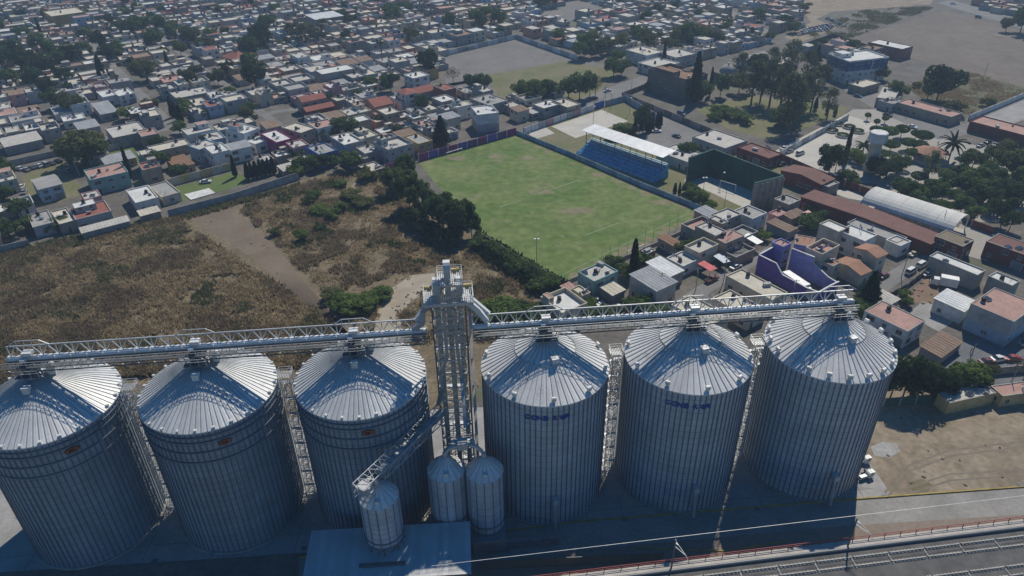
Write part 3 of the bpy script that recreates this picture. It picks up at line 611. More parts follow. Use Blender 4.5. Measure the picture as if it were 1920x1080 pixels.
b.beam((0, -1.25, -1.2), (0, 1.25, -1.2), .1); b.beam((0, -1.25, -1.2), (0, 1.25, 0), .08); b.beam((0, -1.25, 0), (0, 1.25, 2), .08); b.build('end_frame', M_STEEL, sb)

# ------------------------------------------------------------------ loading shed, plinth, kerbs
M_SHEDR = metal('shed_roof', (0.56, 0.565, 0.55), 0.5, 0.1, orand=.1)
sh = tag(empty('loading_shed', (-36.6, 77.6, 0), R_(3.2)), 'loading shed with ribbed pale metal roof under the single bin', 'shed')
b = MB(); b.box(.3, .3, 0, 28.2, 10.2, 6.6); b.build('wall', mat('shed_wall', (0.30, 0.32, 0.33), .7), sh)
b = MB(); b.poly([(0, 0, 6.65), (1.0, 0, 6.65), (1.0, 10.6, 7.25), (0, 10.6, 7.25)])
for x in (.1, .35, .6, .85): b.hexa([(x-.05, 0, 6.65), (x+.05, 0, 6.65), (x+.05, 10.6, 7.25), (x-.05, 10.6, 7.25), (x-.03, 0, 6.72), (x+.03, 0, 6.72), (x+.03, 10.6, 7.32), (x-.03, 10.6, 7.32)])
b.box(.97, 0, 6.62, 1.0, .02, 6.7)
smm = b.mesh('roof_sheet', M_SHEDR)
for k in range(29): link('roof_sheet', smm, sh, (k*.995, 0, .003*(k % 2)))
b = MB(); b.box(-.1, -.12, 6.5, 29, -.02, 6.7); b.build('gutter', M_STEEL, sh)
b = MB(); b.box(9.5, 2.3, 6.95, 17.5, 2.9, 7.3); b.build('roof_beam', M_DARKST, sh)
def brickwall(name, parent, x0, x1, z0, z1, y, m, bw=1.4, bh=.7):
    for r_ in range(int((z1-z0)/bh)):
        for k in range(int((x1-x0)/bw)):
            pass
pn = tag(empty('block_plinth', (-8.0, 88.0, 0), ROWA), 'dark concrete block plinth under the right twin bin', 'plinth')
MBLK = mat('plinth_block', (0.20, 0.215, 0.23), .9, var=.2, scale=1.2)
b = MB(); b.box(.03, .06, 0, 6.4, 9.0, 3.3); b.build('core', MBLK, pn)
bk = MB(); bk.box(.01, 0, .01, .89, .06, .44); bkm = bk.mesh('block', MBLK)
for r_ in range(7):
    for k in range(7): link('block', bkm, pn, (.03+k*.9+(.0 if r_ % 2 else .05), 0, r_*.46))
b = MB(); b.box(-.15, -.2, 3.31, 6.6, .1, 3.45); b.box(-.15, -.2, 3.45, 0, 9, 3.6); b.build('coping', M_PAD, pn)
rw = tag(empty('retaining_wall', (-1.4, 89.2, 0), ROWA), 'low block retaining wall right of the plinth', 'wall')
b = MB(); b.box(.0, 0, 0, 9.6, .4, 2.1); b.build('core', MBLK, rw)
for k in range(10):
    for r_ in range(3): link('block', bkm, rw, (.02+k*.95, -.065, r_*.68), 0, (1.05, 1, 1.5))
yk = MB(); M_YKERB = mat('yellow_kerb_paint', (0.36, 0.27, 0.07), .8, var=.3, scale=.5)
kp = [at(560, 1046), at(1100, 977), at(1610, 936), at(1990, 908)]
for k, (a, c) in enumerate(zip(kp, kp[1:])):
    n = int((c-a).length/6)
    kb = tag(empty('yellow_kerb', a), ['yellow painted kerb in front of the badged silos', 'yellow painted kerb in front of the lettered silos', 'yellow painted kerb beside the dirt yard'][k], 'kerb', 'yellow kerbs along the service road')
    for q in range(n):
        m_ = MB(); m_.beam(a.lerp(c, (q+.004)/n)-a+Vector((0, 0, .14)), a.lerp(c, (q+.996)/n)-a+Vector((0, 0, .14)), .28, .24); m_.build('kerb_stone', M_YKERB, kb)
# drains by the kerb
for (x, y), lab in (((290, 1052), 'below the second badged silo'), ((570, 1028), 'beside the shed'), ((1172, 974), 'between the lettered silos'), ((1418, 953), 'left of the end silo'), ((1660, 930), 'beside the end silo pad'), ((1912, 908), 'at the far right of the yard')):
    p = at(x, y, 0.02); g = tag(empty('drain_grate', p, ROWA), 'dark square drain grate in the concrete '+lab, 'drain', 'drain grates')
    b = MB(); b.box(-.55, -.45, .02, .55, .45, .05); b.build('frame', M_DARKST, g)
    b = MB()
    for k in range(6): b.box(-.5, -.38+k*.14, .052, .5, -.3+k*.14, .08)
    b.build('bars', M_DARKST, g)
# blower fans by the end silo
for k, (x, y) in enumerate(((1622, 868), (1628, 895))):
    p = at(x, y); f = tag(empty('aeration_fan', p, R_(20)), ['white aeration fan behind its twin beside the end silo', 'white aeration fan in front of its twin beside the end silo'][k], 'fan', 'aeration fans')
    b = MB(); b.cyl((0, -.5, .95), (0, .5, .95), .85, n=16); b.box(-.2, -.5, .95, .95, .5, 1.7); b.build('housing', M_WHITE, f)
    b = MB(); b.box(-2.4, -.35, .5, -.8, .35, 1.1); b.build('transition_duct', M_STEEL, f)
    b = MB(); b.cyl((0, .55, .95), (0, 1.3, .95), .35, n=10); b.box(-.6, .5, .02, .6, 1.4, .5); b.build('motor', M_DARKST, f)
    b = MB(); b.box(-.9, -.6, .02, .9, .6, .12); b.build('base', M_PAD, f)

# ------------------------------------------------------------------ elevated railway
VZ = 7.0
v0 = at(1180, 1075, VZ+1.0); v1 = at(1919, 984, VZ+1.0); va = math.atan2(v1.y-v0.y, v1.x-v0.x)
vo = at(1600, 1006, VZ+1.0)
M_VIA = mat('viaduct_concrete', (0.36, 0.34, 0.31), .85, c2=(.28, .27, .25), scale=.2)
M_BALL = mat('track_slab', (0.12, 0.115, 0.108), .95, var=.25, scale=.4)
M_RED = mat('red_rail_paint', (0.30, 0.055, 0.04), .6, var=.2)
via = tag(empty('railway_viaduct', (vo.x, vo.y, 0), va), 'elevated railway viaduct with red hand rail and two tracks', 'viaduct')
X0, X1 = -75, 75
b = MB(); b.box(X0, -15, VZ-1.2, X1, 0, VZ-.02); b.box(X0, -15.3, VZ-2.4, X1, -14.7, VZ-1.22); b.build('deck', M_VIA, via)
b = MB(); b.box(X0, -1.5, VZ-.018, X1, -.05, VZ+.10); wk = b.build('walkway', mat('walkway_concrete', (.46, .42, .37), .85), via)
b = MB(); b.box(X0, -13.2, VZ-.018, X1, -2.2, VZ+.04); b.build('track_slab', M_BALL, via)
b = MB(); b.cyl((X0, -1.85, VZ+.3), (X1, -1.85, VZ+.3), .3, n=10); b.build('cable_duct', M_DARKST, via)
b = MB(); b.beam((0, 0, VZ+1.0), (3, 0, VZ+1.0), .09); b.beam((0, 0, VZ+.55), (3, 0, VZ+.55), .07); b.beam((0, 0, VZ), (0, 0, VZ+1.0), .1); rlm = b.mesh('rail_panel', M_RED)
for k in range(50): link('rail_panel', rlm, via, (X0+k*3, -.15, 0)); link('rail_panel', rlm, via, (X0+k*3, -14.6, 0))
b = MB()
for xx in np.arange(0, 6.2, .7): b.box(xx, -.28, VZ+.04, xx+.3, .28, VZ+.2)
b.box(0, -.09, VZ+.2, 6.3, .09, VZ+.36); b.box(0, -.2, VZ+.04, 6.3, .2, VZ+.14)
rbm = b.mesh('rail_bed', mat('rail_bed_concrete', (.40, .38, .34), .8, .2))
for y in (-3.5, -5.2, -8.9, -10.6):
    for k in range(22): link('rail_bed', rbm, via, (X0+1+k*6.7+(y*.4), y, 0))
b = MB()
for k in range(22):
    for y in (-4.35, -9.75): b.box(X0+.75+k*6.7+(y*.4), y-1.3, VZ+.043, X0+.98+k*6.7+(y*.4), y+1.3, VZ+.16)
b.build('cross_drain', M_DARKST, via)
for k in range(5):
    b = MB(); b.box(X0+15+k*30-1.2, -11, 0, X0+15+k*30+1.2, -4, VZ-1.21); b.build('pier', M_VIA, via)
for (xb, nm) in ((1577, 'right of the silo shadow'), (1243, 'left of the silo shadow'), (1905, 'at the right edge')):
    p = at(xb, 1000 if xb < 1800 else 960, VZ); q = via.matrix_world
    base = vo+Vector((math.cos(va), math.sin(va), 0))*((p-vo).x/math.cos(va)); base.z = VZ
    base -= Vector((-math.sin(va), math.cos(va), 0))*1.0
    o = tag(empty('catenary_mast', base, va), 'dark overhead line mast on the viaduct '+nm, 'mast', 'overhead line masts on the viaduct')
    b = MB(); b.cyl((0, 0, 0), (0, 0, 7.2), .17, .12, 8); b.build('pole', M_DARKST, o)
    b = MB(); b.beam((0, 0, 6.9), (1.0, -2.6, 6.2), .08); b.beam((0, 0, 5.6), (1.0, -2.6, 6.2), .08); b.beam((1, -2.6, 6.2), (1.3, -3.6, 5.6), .07); b.build('bracket', M_WHITE, o)
    b = MB(); b.cyl((0, 0, 6.4), (.35, -.6, 6.4), .12, n=6); b.cyl((0, 0, 5.5), (.35, -.6, 5.5), .12, n=6); b.build('insulator', M_WHITE, o)
w0 = vo+Vector((0, 0, 5.6)); dv = Vector((math.cos(va), math.sin(va), 0))
b = MB(); b.beam(w0-dv*74+Vector((0, 0, 0)), w0+dv*74, .05); tag(b.build('overhead_wire', M_WHITE), 'thin pale overhead wire strung along the viaduct masts', 'wire')
# perforated fence and ramp below the viaduct
pf = tag(empty('perforated_fence', at(905, 1068), R_(2)), 'dark perforated panel fence at the bottom beside the viaduct', 'fence')
b = MB(); b.box(0, 0, 0, 3.0, .12, 2.3); 
for i in range(7):
    for j in range(3): b.box(.25+i*.4, -.03, .5+j*.6, .42+i*.4, -.002, .62+j*.6, 1)
fpm = b.mesh('fence_panel', [M_DARKST, M_PAD])
for k in range(11): link('fence_panel', fpm, pf, (k*3.02, 0, 0))
b = MB(); b.box(-2.5, -6, 0.03, 0, 5, .3); ramp = tag(link('concrete_step', b.mesh('concrete_step', M_PAD), None, at(880, 1050)), 'pale concrete landing in front of the block plinth', 'landing')
kb = tag(empty('yellow_kerb', at(1190, 1028)), 'thin yellow kerb line before the viaduct', 'kerb', 'yellow kerbs along the service road')
b = MB(); o_ = at(1190, 1028); b.beam((0, 0, .1), at(1360, 1034)-o_+Vector((0, 0, .1)), .18, .2); b.build('kerb_stone', M_YKERB, kb)
b = MB(); b.beam(at(1360, 1034)-o_+Vector((.05, 0, .1)), at(1480, 1014)-o_+Vector((0, 0, .1)), .18, .2); b.build('kerb_stone', M_YKERB, kb)
# ------------------------------------------------------------------ buildings
def wallm(name, c): return mat('wall_'+name, c, .9, var=.22, scale=.45, bscale=3, fine=.1, spots=([x*.62 for x in c], .5, .63))
WALLS = {'grey': wallm('grey', (.30, .285, .26)), 'pale grey': wallm('pale_grey', (.38, .37, .35)), 'white': wallm('white', (.62, .61, .57)), 'cream': wallm('cream', (.52, .46, .35)), 'tan': wallm('tan', (.36, .29, .21)),
         'salmon': wallm('salmon', (.45, .24, .17)), 'brick red': wallm('brick_red', (.24, .10, .075)), 'ochre': wallm('ochre', (.40, .27, .10)), 'light blue': wallm('light_blue', (.30, .40, .47)), 'teal': wallm('teal', (.22, .38, .34)),
         'pink': wallm('pink', (.50, .27, .27)), 'magenta': wallm('magenta', (.30, .045, .15)), 'strong blue': wallm('strong_blue', (.03, .13, .38)), 'purple': wallm('purple', (.15, .09, .33)), 'lavender': wallm('lavender', (.30, .27, .54)), 'yellow': wallm('yellow', (.52, .40, .19)),
         'stone': wallm('stone', (.15, .13, .11)), 'navy': wallm('navy', (.03, .075, .20)), 'maroon': wallm('maroon', (.17, .05, .04))}
def roofm(name, c, **k): return mat('roof_'+name, c, .9, c2=[x*.8 for x in c], scale=.28, bscale=1.6, fine=.12, spots=([x*.6 for x in c], .35, .62), **k)
ROOFS = {'grey': roofm('grey', (.36, .345, .315)), 'pale': roofm('pale', (.52, .49, .43)), 'white': roofm('white', (.66, .65, .60)), 'cream': roofm('cream', (.58, .53, .42)), 'red': roofm('red', (.30, .115, .085)), 'pink': roofm('pink', (.44, .27, .22)),
         'dark': roofm('dark', (.16, .155, .15)), 'rust': roofm('rust', (.26, .15, .09)), 'orange': roofm('orange', (.36, .20, .13)), 'brown': roofm('brown', (.20, .105, .085)), 'sheet': roofm('sheet', (.42, .43, .43), metal=.2, wave=('X', .5, .8)), 'rustsheet': roofm('rustsheet', (.30, .21, .15), wave=('X', .5, .8)), 'whitesheet': roofm('whitesheet', (.74, .74, .71), wave=('X', .6, .6)), 'olive': roofm('olive', (.22, .18, .12))}
M_GLASS = mat('window_glass', (.035, .045, .055), .12, .0, var=.3, spec=.6)
M_FRAME = mat('window_frame', (.55, .54, .51), .6)
M_DOOR = mat('door_steel', (.10, .075, .06), .6)
M_SHUT = mat('roller_door', (.20, .21, .22), .6)
def winmesh(w, h):
    b = MB()
    b.box(-w/2-.08, -.05, -.08, w/2+.08, .03, 0); b.box(-w/2-.08, -.05, h, w/2+.08, .03, h+.08); b.box(-w/2-.08, -.05, 0, -w/2, .03, h); b.box(w/2, -.05, 0, w/2+.08, .03, h); b.box(-.03, -.04, 0, .03, .02, h)
    b.box(-w/2-.15, -.14, -.16, w/2+.15, .03, -.082); b.poly([(-w/2, -.012, 0), (w/2, -.012, 0), (w/2, -.012, h), (-w/2, -.012, h)], 1)
    return b.mesh('window', [M_FRAME, M_GLASS])
WINS = [winmesh(1.5, 1.2), winmesh(1.0, 1.1), winmesh(2.2, 1.4)]
b = MB(); b.box(-.5, -.05, 0, .5, .02, 2.1, 1); b.box(-.6, -.06, 0, -.501, .03, 2.2); b.box(.501, -.06, 0, .6, .03, 2.2); b.box(-.5, -.06, 2.101, .5, .03, 2.2); DOOR = b.mesh('door', [M_FRAME, M_DOOR])
b = MB(); b.box(-1.5, -.05, 0, 1.5, .02, 2.5, 1); b.box(-1.62, -.07, 0, -1.501, .03, 2.6); b.box(1.501, -.07, 0, 1.62, .03, 2.6); b.box(-1.5, -.07, 2.501, 1.5, .03, 2.6)
for z in np.arange(.3, 2.4, .35): b.box(-1.48, -.062, z, 1.48, -.051, z+.05, 1)
GATE = b.mesh('garage_door', [M_FRAME, M_SHUT])
b = MB(); b.lathe([(.01, 1.62), (.22, 1.60), (.24, 1.5), (.55, 1.38), (.58, 1.2), (.55, 1.1), (.58, 1.0), (.55, .9), (.58, .8), (.55, .7), (.58, .6), (.56, .42), (.56, .4)], 12, 0); b.box(-.6, -.6, 0, .6, .6, .4, 1); TANK = b.mesh('water_tank', [M_BLACK, WALLS['grey']])
b = MB(); b.cyl((-.8, 0, .9), (.8, 0, .9), .22, n=8); b.beam((-.7, -.05, .9), (-.7, -.8, .1), .06); b.beam((.7, -.05, .9), (.7, -.8, .1), .06); b.poly([(-.7, -.1, .75), (-.7, -1.1, .1), (.7, -1.1, .1), (.7, -.1, .75)], 1); HEATER = b.mesh('solar_heater', [M_WHITE, M_GLASS])

b = MB(); b.box(-.9, -.7, 0, .9, .7, .5); b.box(-.8, -.6, .502, .8, .6, .62, 1); SKYL = b.mesh('skylight', [WALLS['pale grey'], M_GLASS])
b = MB()
for (x, y, z) in ((0, 0, 0), (.45, .05, 0), (-.42, .1, 0), (.1, .45, 0), (.2, .1, .42), (-.25, .15, .42)): b.box(x-.2, y-.2, z, x+.2, y+.2, z+.4)
PILE = b.mesh('block_pile', WALLS['grey'])
b = MB(); b.beam((-1.8, 0, 0), (-1.8, 0, 1.9), .06); b.beam((1.8, 0, 0), (1.8, 0, 1.9), .06); b.beam((-1.8, 0, 1.85), (1.8, 0, 1.85), .03)
for k, x in enumerate((-1.5, -.8, -.1, .6, 1.2)): b.box(x, -.02, .9+.1*(k % 2), x+.55, .02, 1.83, 1+k % 3)
LAUN = b.mesh('washing_line', [M_DARKST, WALLS['white'], WALLS['strong blue'], WALLS['pink']])
b = MB(); b.box(-1.0, -.5, 0, 1.0, .5, .9); b.box(-1.1, -.6, .902, 1.1, .6, 1.0); STOR = b.mesh('wash_trough', WALLS['pale grey'])
b = MB()
for x in (-.9, .9):
    for y in (-.5, .5): b.beam((x, y, 0), (x, y, 1.1+.2*x), .07)
REB = b.mesh('column_stub', WALLS['grey'])
CLUT = [('skylight', SKYL), ('block_pile', PILE), ('washing_line', LAUN), ('wash_trough', STOR), ('column_stub', REB), ('block_pile', PILE)]
def parapet(w, d, h, ph, t=.18, z0=0.0):
    """walls as one shell with a hollow top"""
    b = MB(); x, y = w/2, d/2; xi, yi = x-t, y-t
    O = [(-x, -y), (x, -y), (x, y), (-x, y)]; I = [(-xi, -yi), (xi, -yi), (xi, yi), (-xi, yi)]
    for k in range(4):
        a, c = O[k], O[(k+1) % 4]; ai, ci = I[k], I[(k+1) % 4]
        b.poly([(*a, z0), (*c, z0), (*c, h+ph), (*a, h+ph)]); b.poly([(*a, h+ph), (*c, h+ph), (*ci, h+ph), (*ai, h+ph)]); b.poly([(*ai, h+ph), (*ci, h+ph), (*ci, h), (*ai, h)])
    return b
def gable(w, d, h, rise, ov=.35):
    b = MB(); x, y = w/2+ov, d/2+ov; t = .12
    for s in (-1, 1):
        b.hexa([(-x, s*y, h-.05), (x, s*y, h-.05), (x, 0, h+rise-.05), (-x, 0, h+rise-.05), (-x, s*y, h+t), (x, s*y, h+t), (x, 0, h+rise+t), (-x, 0, h+rise+t)])
    return b
def hip(w, d, h, rise, ov=.3):
    b = MB(); x, y = w/2+ov, d/2+ov; r = max(.1, (x-y)) if x > y else .1
    A = [(-x, -y, h), (x, -y, h), (x, y, h), (-x, y, h)]; p, q = (-r, 0, h+rise), (r, 0, h+rise)
    b.poly([A[0], A[1], q, p]); b.poly([A[1], A[2], q]); b.poly([A[2], A[3], p, q]); b.poly([A[3], A[0], p]); b.poly(A[::-1])
    return b
HRECT = []                        # footprints taken by specified buildings
FAR = 330.0
def openings(root, w, d, h, dense, faces, rg, z0=0.0, ground=True, parent=None):
    st = max(1, int(round((h-z0)/2.9)))
    for (fx, fy, L, rot) in (((0, -d/2, w, 0)), ((-w/2, 0, d, -math.pi/2)), ((w/2, 0, d, math.pi/2))):
        f = 'S' if rot == 0 else ('W' if rot < 0 else 'E')
        if f not in faces: continue
        n = max(1, int(L/3.4))
        for s in range(st):
            for k in range(n):
                if rg.random() > dense: continue
                u = -L/2+L*(k+.5)/n
                x, y = (u, fy) if rot == 0 else ((fx, -u) if rot < 0 else (fx, u))
                zb = z0+s*(h-z0)/st
                if s == 0 and ground and rg.random() < .35:
                    g_ = GATE if (L/n > 3.8 and rg.random() < .5) else DOOR
                    link(g_.name.split('.')[0], g_, parent or root, (x, y, zb+.02), rot)
                else:
                    link('window', WINS[rg.choice((0, 0, 1, 2)) if L/n > 3 else 1], parent or root, (x, y, zb+1.0), rot)
def house(c, ang, w, d, h, wall, roof, label=None, style='flat', par=.35, tank=True, upper=None, dense=.6, faces='SW', seed=0, group='town houses', name='house', rise=None, cat='house', extra=True, wall2=None):
    rg = random.Random(seed*7919+13)
    o = empty(name, (c[0], c[1], 0), ang)
    if label: tag(o, label, cat, group)
    if style == 'flat':
        parapet(w, d, h-par, par).build('wall', WALLS[wall], o)
        b = MB(); b.poly([(-w/2+.17, -d/2+.17, h-par+.02), (w/2-.17, -d/2+.17, h-par+.02), (w/2-.17, d/2-.17, h-par+.02), (-w/2+.17, d/2-.17, h-par+.02)]); b.build('roof', ROOFS[roof], o)
        b = MB()                   # coping round the parapet
        for (x0, y0, x1, y1) in ((-w/2-.05, -d/2-.05, w/2+.05, -d/2+.22), (-w/2-.05, d/2-.22, w/2+.05, d/2+.05), (-w/2-.05, -d/2+.222, -w/2+.22, d/2-.222), (w/2-.22, -d/2+.222, w/2+.05, d/2-.222)): b.box(x0, y0, h+.003, x1, y1, h+.07)
        b.build('coping', WALLS['pale grey' if wall in ('grey', 'tan', 'brick red') else wall] if par > .2 else ROOFS['grey'], o)
    elif style == 'sheet':
        b = MB(); b.box(-w/2, -d/2, 0, w/2, d/2, h-.3); b.build('wall', WALLS[wall], o)
        b = MB(); x, y = w/2+.3, d/2+.3; b.hexa([(-x, -y, h-.28), (x, -y, h-.28), (x, y, h+.1), (-x, y, h+.1), (-x, -y, h-.2), (x, -y, h-.2), (x, y, h+.18), (-x, y, h+.18)]); r_ = b.build('roof', ROOFS[roof], o)
        b = MB(); n = max(2, int(w/1.0))
        for k in range(1, n):
            xx = -x+2*x*k/n; b.hexa([(xx-.04, -y, h-.2), (xx+.04, -y, h-.2), (xx+.04, y, h+.18), (xx-.04, y, h+.18), (xx-.02, -y, h-.13), (xx+.02, -y, h-.13), (xx+.02, y, h+.25), (xx-.02, y, h+.25)])
        b.build('seam', ROOFS[roof], r_)
    else:
        rs = rise or min(w, d)*.22
        b = MB(); b.box(-w/2, -d/2, 0, w/2, d/2, h-.06)
        if style == 'gable':
            for s in (-1, 1): b.poly([(s*w/2, -d/2, h-.06), (s*w/2, d/2, h-.06), (s*w/2, 0, h-.06+rs)])
        b.build('wall', WALLS[wall], o)
        (gable if style == 'gable' else hip)(w, d, h, rs).build('roof', ROOFS[roof], o)
    openings(o, w, d, h-.5, dense, faces, rg)
    if wall2:                      # painted lower band
        b = MB(); b.box(-w/2-.012, -d/2-.012, .02, w/2+.012, d/2+.012, h*.45); b.build('lower_wall', WALLS[wall2], o)
    if style == 'flat' and extra:
        zt = h-par+.02
        if upper:                  # (fx,fy,fw,fd,uh,roof)
            fx, fy, fw, fd, uh, ur = upper
            u = empty('upper_floor', (fx*w, fy*d, zt)); u.parent = o
            parapet(fw*w, fd*d, uh-.2, .2).build('wall', WALLS[wall], u)
            b = MB(); b.poly([(-fw*w/2+.1, -fd*d/2+.1, uh-.12), (fw*w/2-.1, -fd*d/2+.1, uh-.12), (fw*w/2-.1, fd*d/2-.1, uh-.12), (-fw*w/2+.1, fd*d/2-.1, uh-.12)]); b.build('roof', ROOFS[ur], u)
            for k in range(max(1, int(fw*w/3.2))):
                n = max(1, int(fw*w/3.2)); link('window', WINS[1], u, (-fw*w/2+fw*w*(k+.5)/n, -fd*d/2, .9))
        if tank:
            tx, ty = rg.uniform(-.33, .33)*w, rg.uniform(-.1, .38)*d
            if upper and abs(tx-upper[0]*w) < upper[2]*w/2+.7 and abs(ty-upper[1]*d) < upper[3]*d/2+.7: link('water_tank', TANK, o, (upper[0]*w, upper[1]*d, zt+upper[4]-.1), rg.random())
            else: link('water_tank', TANK, o, (tx, ty, zt), rg.random())
        for q in range(rg.choice((0, 1, 1, 2, 3))):     # things left on the roof
            cx_, cy_ = rg.uniform(-.38, .38)*w, rg.uniform(-.4, .4)*d; link(*rg.choice(CLUT), o, (cx_, cy_, zt+.02), rg.uniform(0, 3))
        if rg.random() < .3: link('solar_heater', HEATER, o, (rg.uniform(-.25, .25)*w, rg.uniform(-.35, 0)*d, zt+.02), R_(rg.uniform(150, 210)))
    return o
def quad(FL, FR, NR, NL, h, snap=True):
    a, c, e, g = [at(x, y, h) for x, y in (FL, FR, NR, NL)]
    ctr = (a+c+e+g)/4; u = ((c-a)+(e-g))/2; v = ((a-g)+(c-e))/2
    au = math.atan2(u.y, u.x); av = math.atan2(v.y, v.x)-math.pi/2
    av = au+((av-au+math.pi) % (2*math.pi)-math.pi); ang = (au+av)/2
    if snap and abs(ang-GA) < R_(16): ang = GA+(ang-GA)*.35
    return ctr, ang, max(2.5, u.length), max(2.5, v.length)
HN = [0]
def H(FL, FR, NR, NL, h, wall, roof, label, **k):
    ctr, ang, w, d = quad(FL, FR, NR, NL, h)
    HN[0] += 1; HRECT.append((ctr.x, ctr.y, ang, w/2, d/2))
    return house(ctr, ang, w, d, h, wall, roof, label, seed=HN[0], **k)
# --- left: row along the weedy lot
H((49, 402), (88, 395), (102, 415), (64, 427), 4.2, 'pale grey', 'grey', 'grey flat-roofed house at the left end of the row above the weedy lot')
H((95, 398), (120, 389), (145, 411), (112, 421), 4, 'tan', 'cream', 'small tan house with cream roof left of the red-roofed house')
H((127, 392), (197, 375), (207, 396), (145, 411), 4.6, 'pale grey', 'red', 'grey house with dark red roof in the row above the weedy lot', upper=(-.1, .22, .6, .45, 2.2, 'white'))
H((150, 428), (236, 405), (242, 413), (153, 436), 3.2, 'grey', 'pale', 'long low grey shed in front of the red-roofed house', style='sheet', dense=.25, tank=False)
H((235, 357), (277, 347), (296, 369), (256, 381), 4.4, 'white', 'white', 'white flat-roofed house with dark windows beside the walled lawn', dense=.9)
H((258, 396), (292, 387), (301, 394), (264, 404), 3.0, 'tan', 'cream', 'low tan lean-to in front of the white flat-roofed house', style='sheet', dense=.2)
H((282, 350), (309, 337), (334, 359), (306, 371), 3.6, 'cream', 'grey', 'cream single-storey house with grey roof at the left end of the lawn', tank=False)
H((154, 320), (226, 303), (240, 322), (172, 337), 6.2, 'teal', 'pink', 'two-storey teal house with pink roof', dense=.85)
H((61, 340), (95, 326), (118, 344), (73, 356), 5.6, 'light blue', 'grey', 'light blue two-storey house alone in a yellow yard', style='gable', dense=.95, rise=1.0)
H((380, 275), (412, 267), (434, 280), (400, 288), 7.0, 'white', 'white', 'white two-storey house with arched front beside the cypress row', dense=.9)
H((353, 272), (388, 262), (406, 268), (374, 282), 6.0, 'light blue', 'pale', 'pale blue house behind the white arched-front house')
H((316, 300), (343, 287), (360, 306), (330, 315), 3.6, 'tan', 'rust', 'tan house with rusty roof behind the yellow garden wall', style='sheet')
H((272, 275), (347, 260), (356, 270), (288, 285), 4.0, 'tan', 'cream', 'long tan house with cream roof below the pink-roofed one')
H((254, 245), (288, 239), (298, 250), (267, 256), 5.4, 'tan', 'pink', 'tan house with bright pink roof left of the diagonal street')
H((425, 240), (450, 230), (484, 240), (455, 252), 7.5, 'white', 'white', 'tall white house with small red roof on the diagonal street', upper=(-.25, .1, .4, .5, 2.4, 'red'), dense=.8)
H((450, 258), (470, 250), (500, 262), (476, 272), 4.5, 'white', 'white', 'low white house right of the tall white street house')
H((486, 252), (512, 243), (550, 257), (524, 267), 6.0, 'magenta', 'white', 'magenta house with white roof', dense=.7, tank=True)
H((533, 238), (555, 228), (588, 240), (562, 251), 6.5, 'tan', 'cream', 'tan two-storey house right of the magenta house', dense=.8)
H((576, 278), (605, 266), (632, 281), (600, 290), 6.2, 'strong blue', 'grey', 'bright blue house with grey roof', tank=True)
H((620, 257), (652, 246), (682, 264), (645, 271), 6.0, 'pale grey', 'white', 'big pale house with clean white roof right of the blue house', dense=.3)
H((660, 250), (687, 240), (705, 252), (676, 263), 6.3, 'cream', 'cream', 'cream house with toothed parapet behind the big white roof', upper=(0, .2, .5, .5, 1.8, 'cream'))
H((701, 268), (746, 252), (772, 268), (732, 281), 7.0, 'pale grey', 'pale', 'grey modern house with deep parapet near the purple wall', par=1.1, upper=(-.3, .25, .25, .35, 3.2, 'pale'), dense=.9)
H((665, 277), (696, 270), (712, 282), (686, 287), 4.4, 'pale grey', 'pale', 'small grey house in front of the deep-parapet house')
H((762, 255), (783, 249), (810, 262), (782, 272), 6.0, 'ochre', 'grey', 'ochre and salmon house against the purple wall', wall2='salmon', dense=.8)
H((520, 312), (573, 297), (592, 305), (531, 319), 3.0, 'tan', 'pale', 'long pale shed below the blue house', style='sheet', dense=.1)
H((540, 300), (570, 289), (586, 296), (552, 307), 3.2, 'tan', 'cream', 'low cream roof just left of the blue house')
H((640, 292), (672, 283), (690, 296), (660, 304), 3.4, 'grey', 'pale', 'low grey house right of the blue house by the lot')
H((668, 312), (700, 303), (722, 314), (694, 322), 3.2, 'brick red', 'cream', 'low brick house with cream roof at the tree clump', dense=.3)
H((885, 200), (917, 197), (941, 211), (893, 215), 8.5, 'white', 'white', 'tall white block house with pink roof edge near the pitch', dense=.15, wall2='pale grey', tank=False)
H((884, 186), (911, 175), (953, 186), (921, 198), 5.2, 'grey', 'grey', 'square grey flat-roofed house between the two pitches')
H((748, 170), (763, 164), (780, 173), (758, 179), 8.0, 'white', 'red', 'white house with red hipped roof', style='hip', dense=.95)
H((735, 181), (752, 176), (775, 186), (750, 192), 4.5, 'white', 'pale', 'white terrace in front of the red-hipped house')
H((682, 189), (716, 181), (732, 194), (703, 202), 5.5, 'salmon', 'red', 'salmon house with red gabled roof', style='gable')
H((572, 205), (615, 191), (621, 198), (575, 212), 4.2, 'maroon', 'red', 'long dark red roofed house in the middle rows', style='gable', dense=.3)
H((560, 186), (600, 175), (606, 183), (566, 194), 6.0, 'tan', 'red', 'tan house with red roof and veranda', style='gable', dense=.8)
H((578, 231), (613, 221), (629, 232), (596, 242), 6.2, 'white', 'pink', 'white fronted two-storey house with pink roof', dense=.95)
H((622, 184), (642, 178), (654, 184), (632, 190), 5.5, 'tan', 'cream', 'plain tan box house in the middle rows', dense=.3)
H((596, 131), (652, 119), (661, 128), (600, 141), 7.5, 'grey', 'white', 'large blank grey warehouse wall with white roof', dense=.12, tank=False)
H((577, 28), (626, 20), (640, 29), (588, 37), 6.0, 'grey', 'whitesheet', 'white sheet-roofed warehouse near the top', style='sheet', dense=.1)
H((818, 161), (833, 155), (851, 164), (832, 171), 6.0, 'brick red', 'red', 'brick house with red roof beside the dirt pitch', dense=.5)
H((760, 140), (787, 132), (800, 140), (776, 148), 6.0, 'white', 'white', 'white house with balcony left of the dirt pitch', dense=.9)
H((90, 22), (140, 12), (150, 21), (98, 33), 7.0, 'ochre', 'cream', 'mustard block at the upper left', dense=.2)
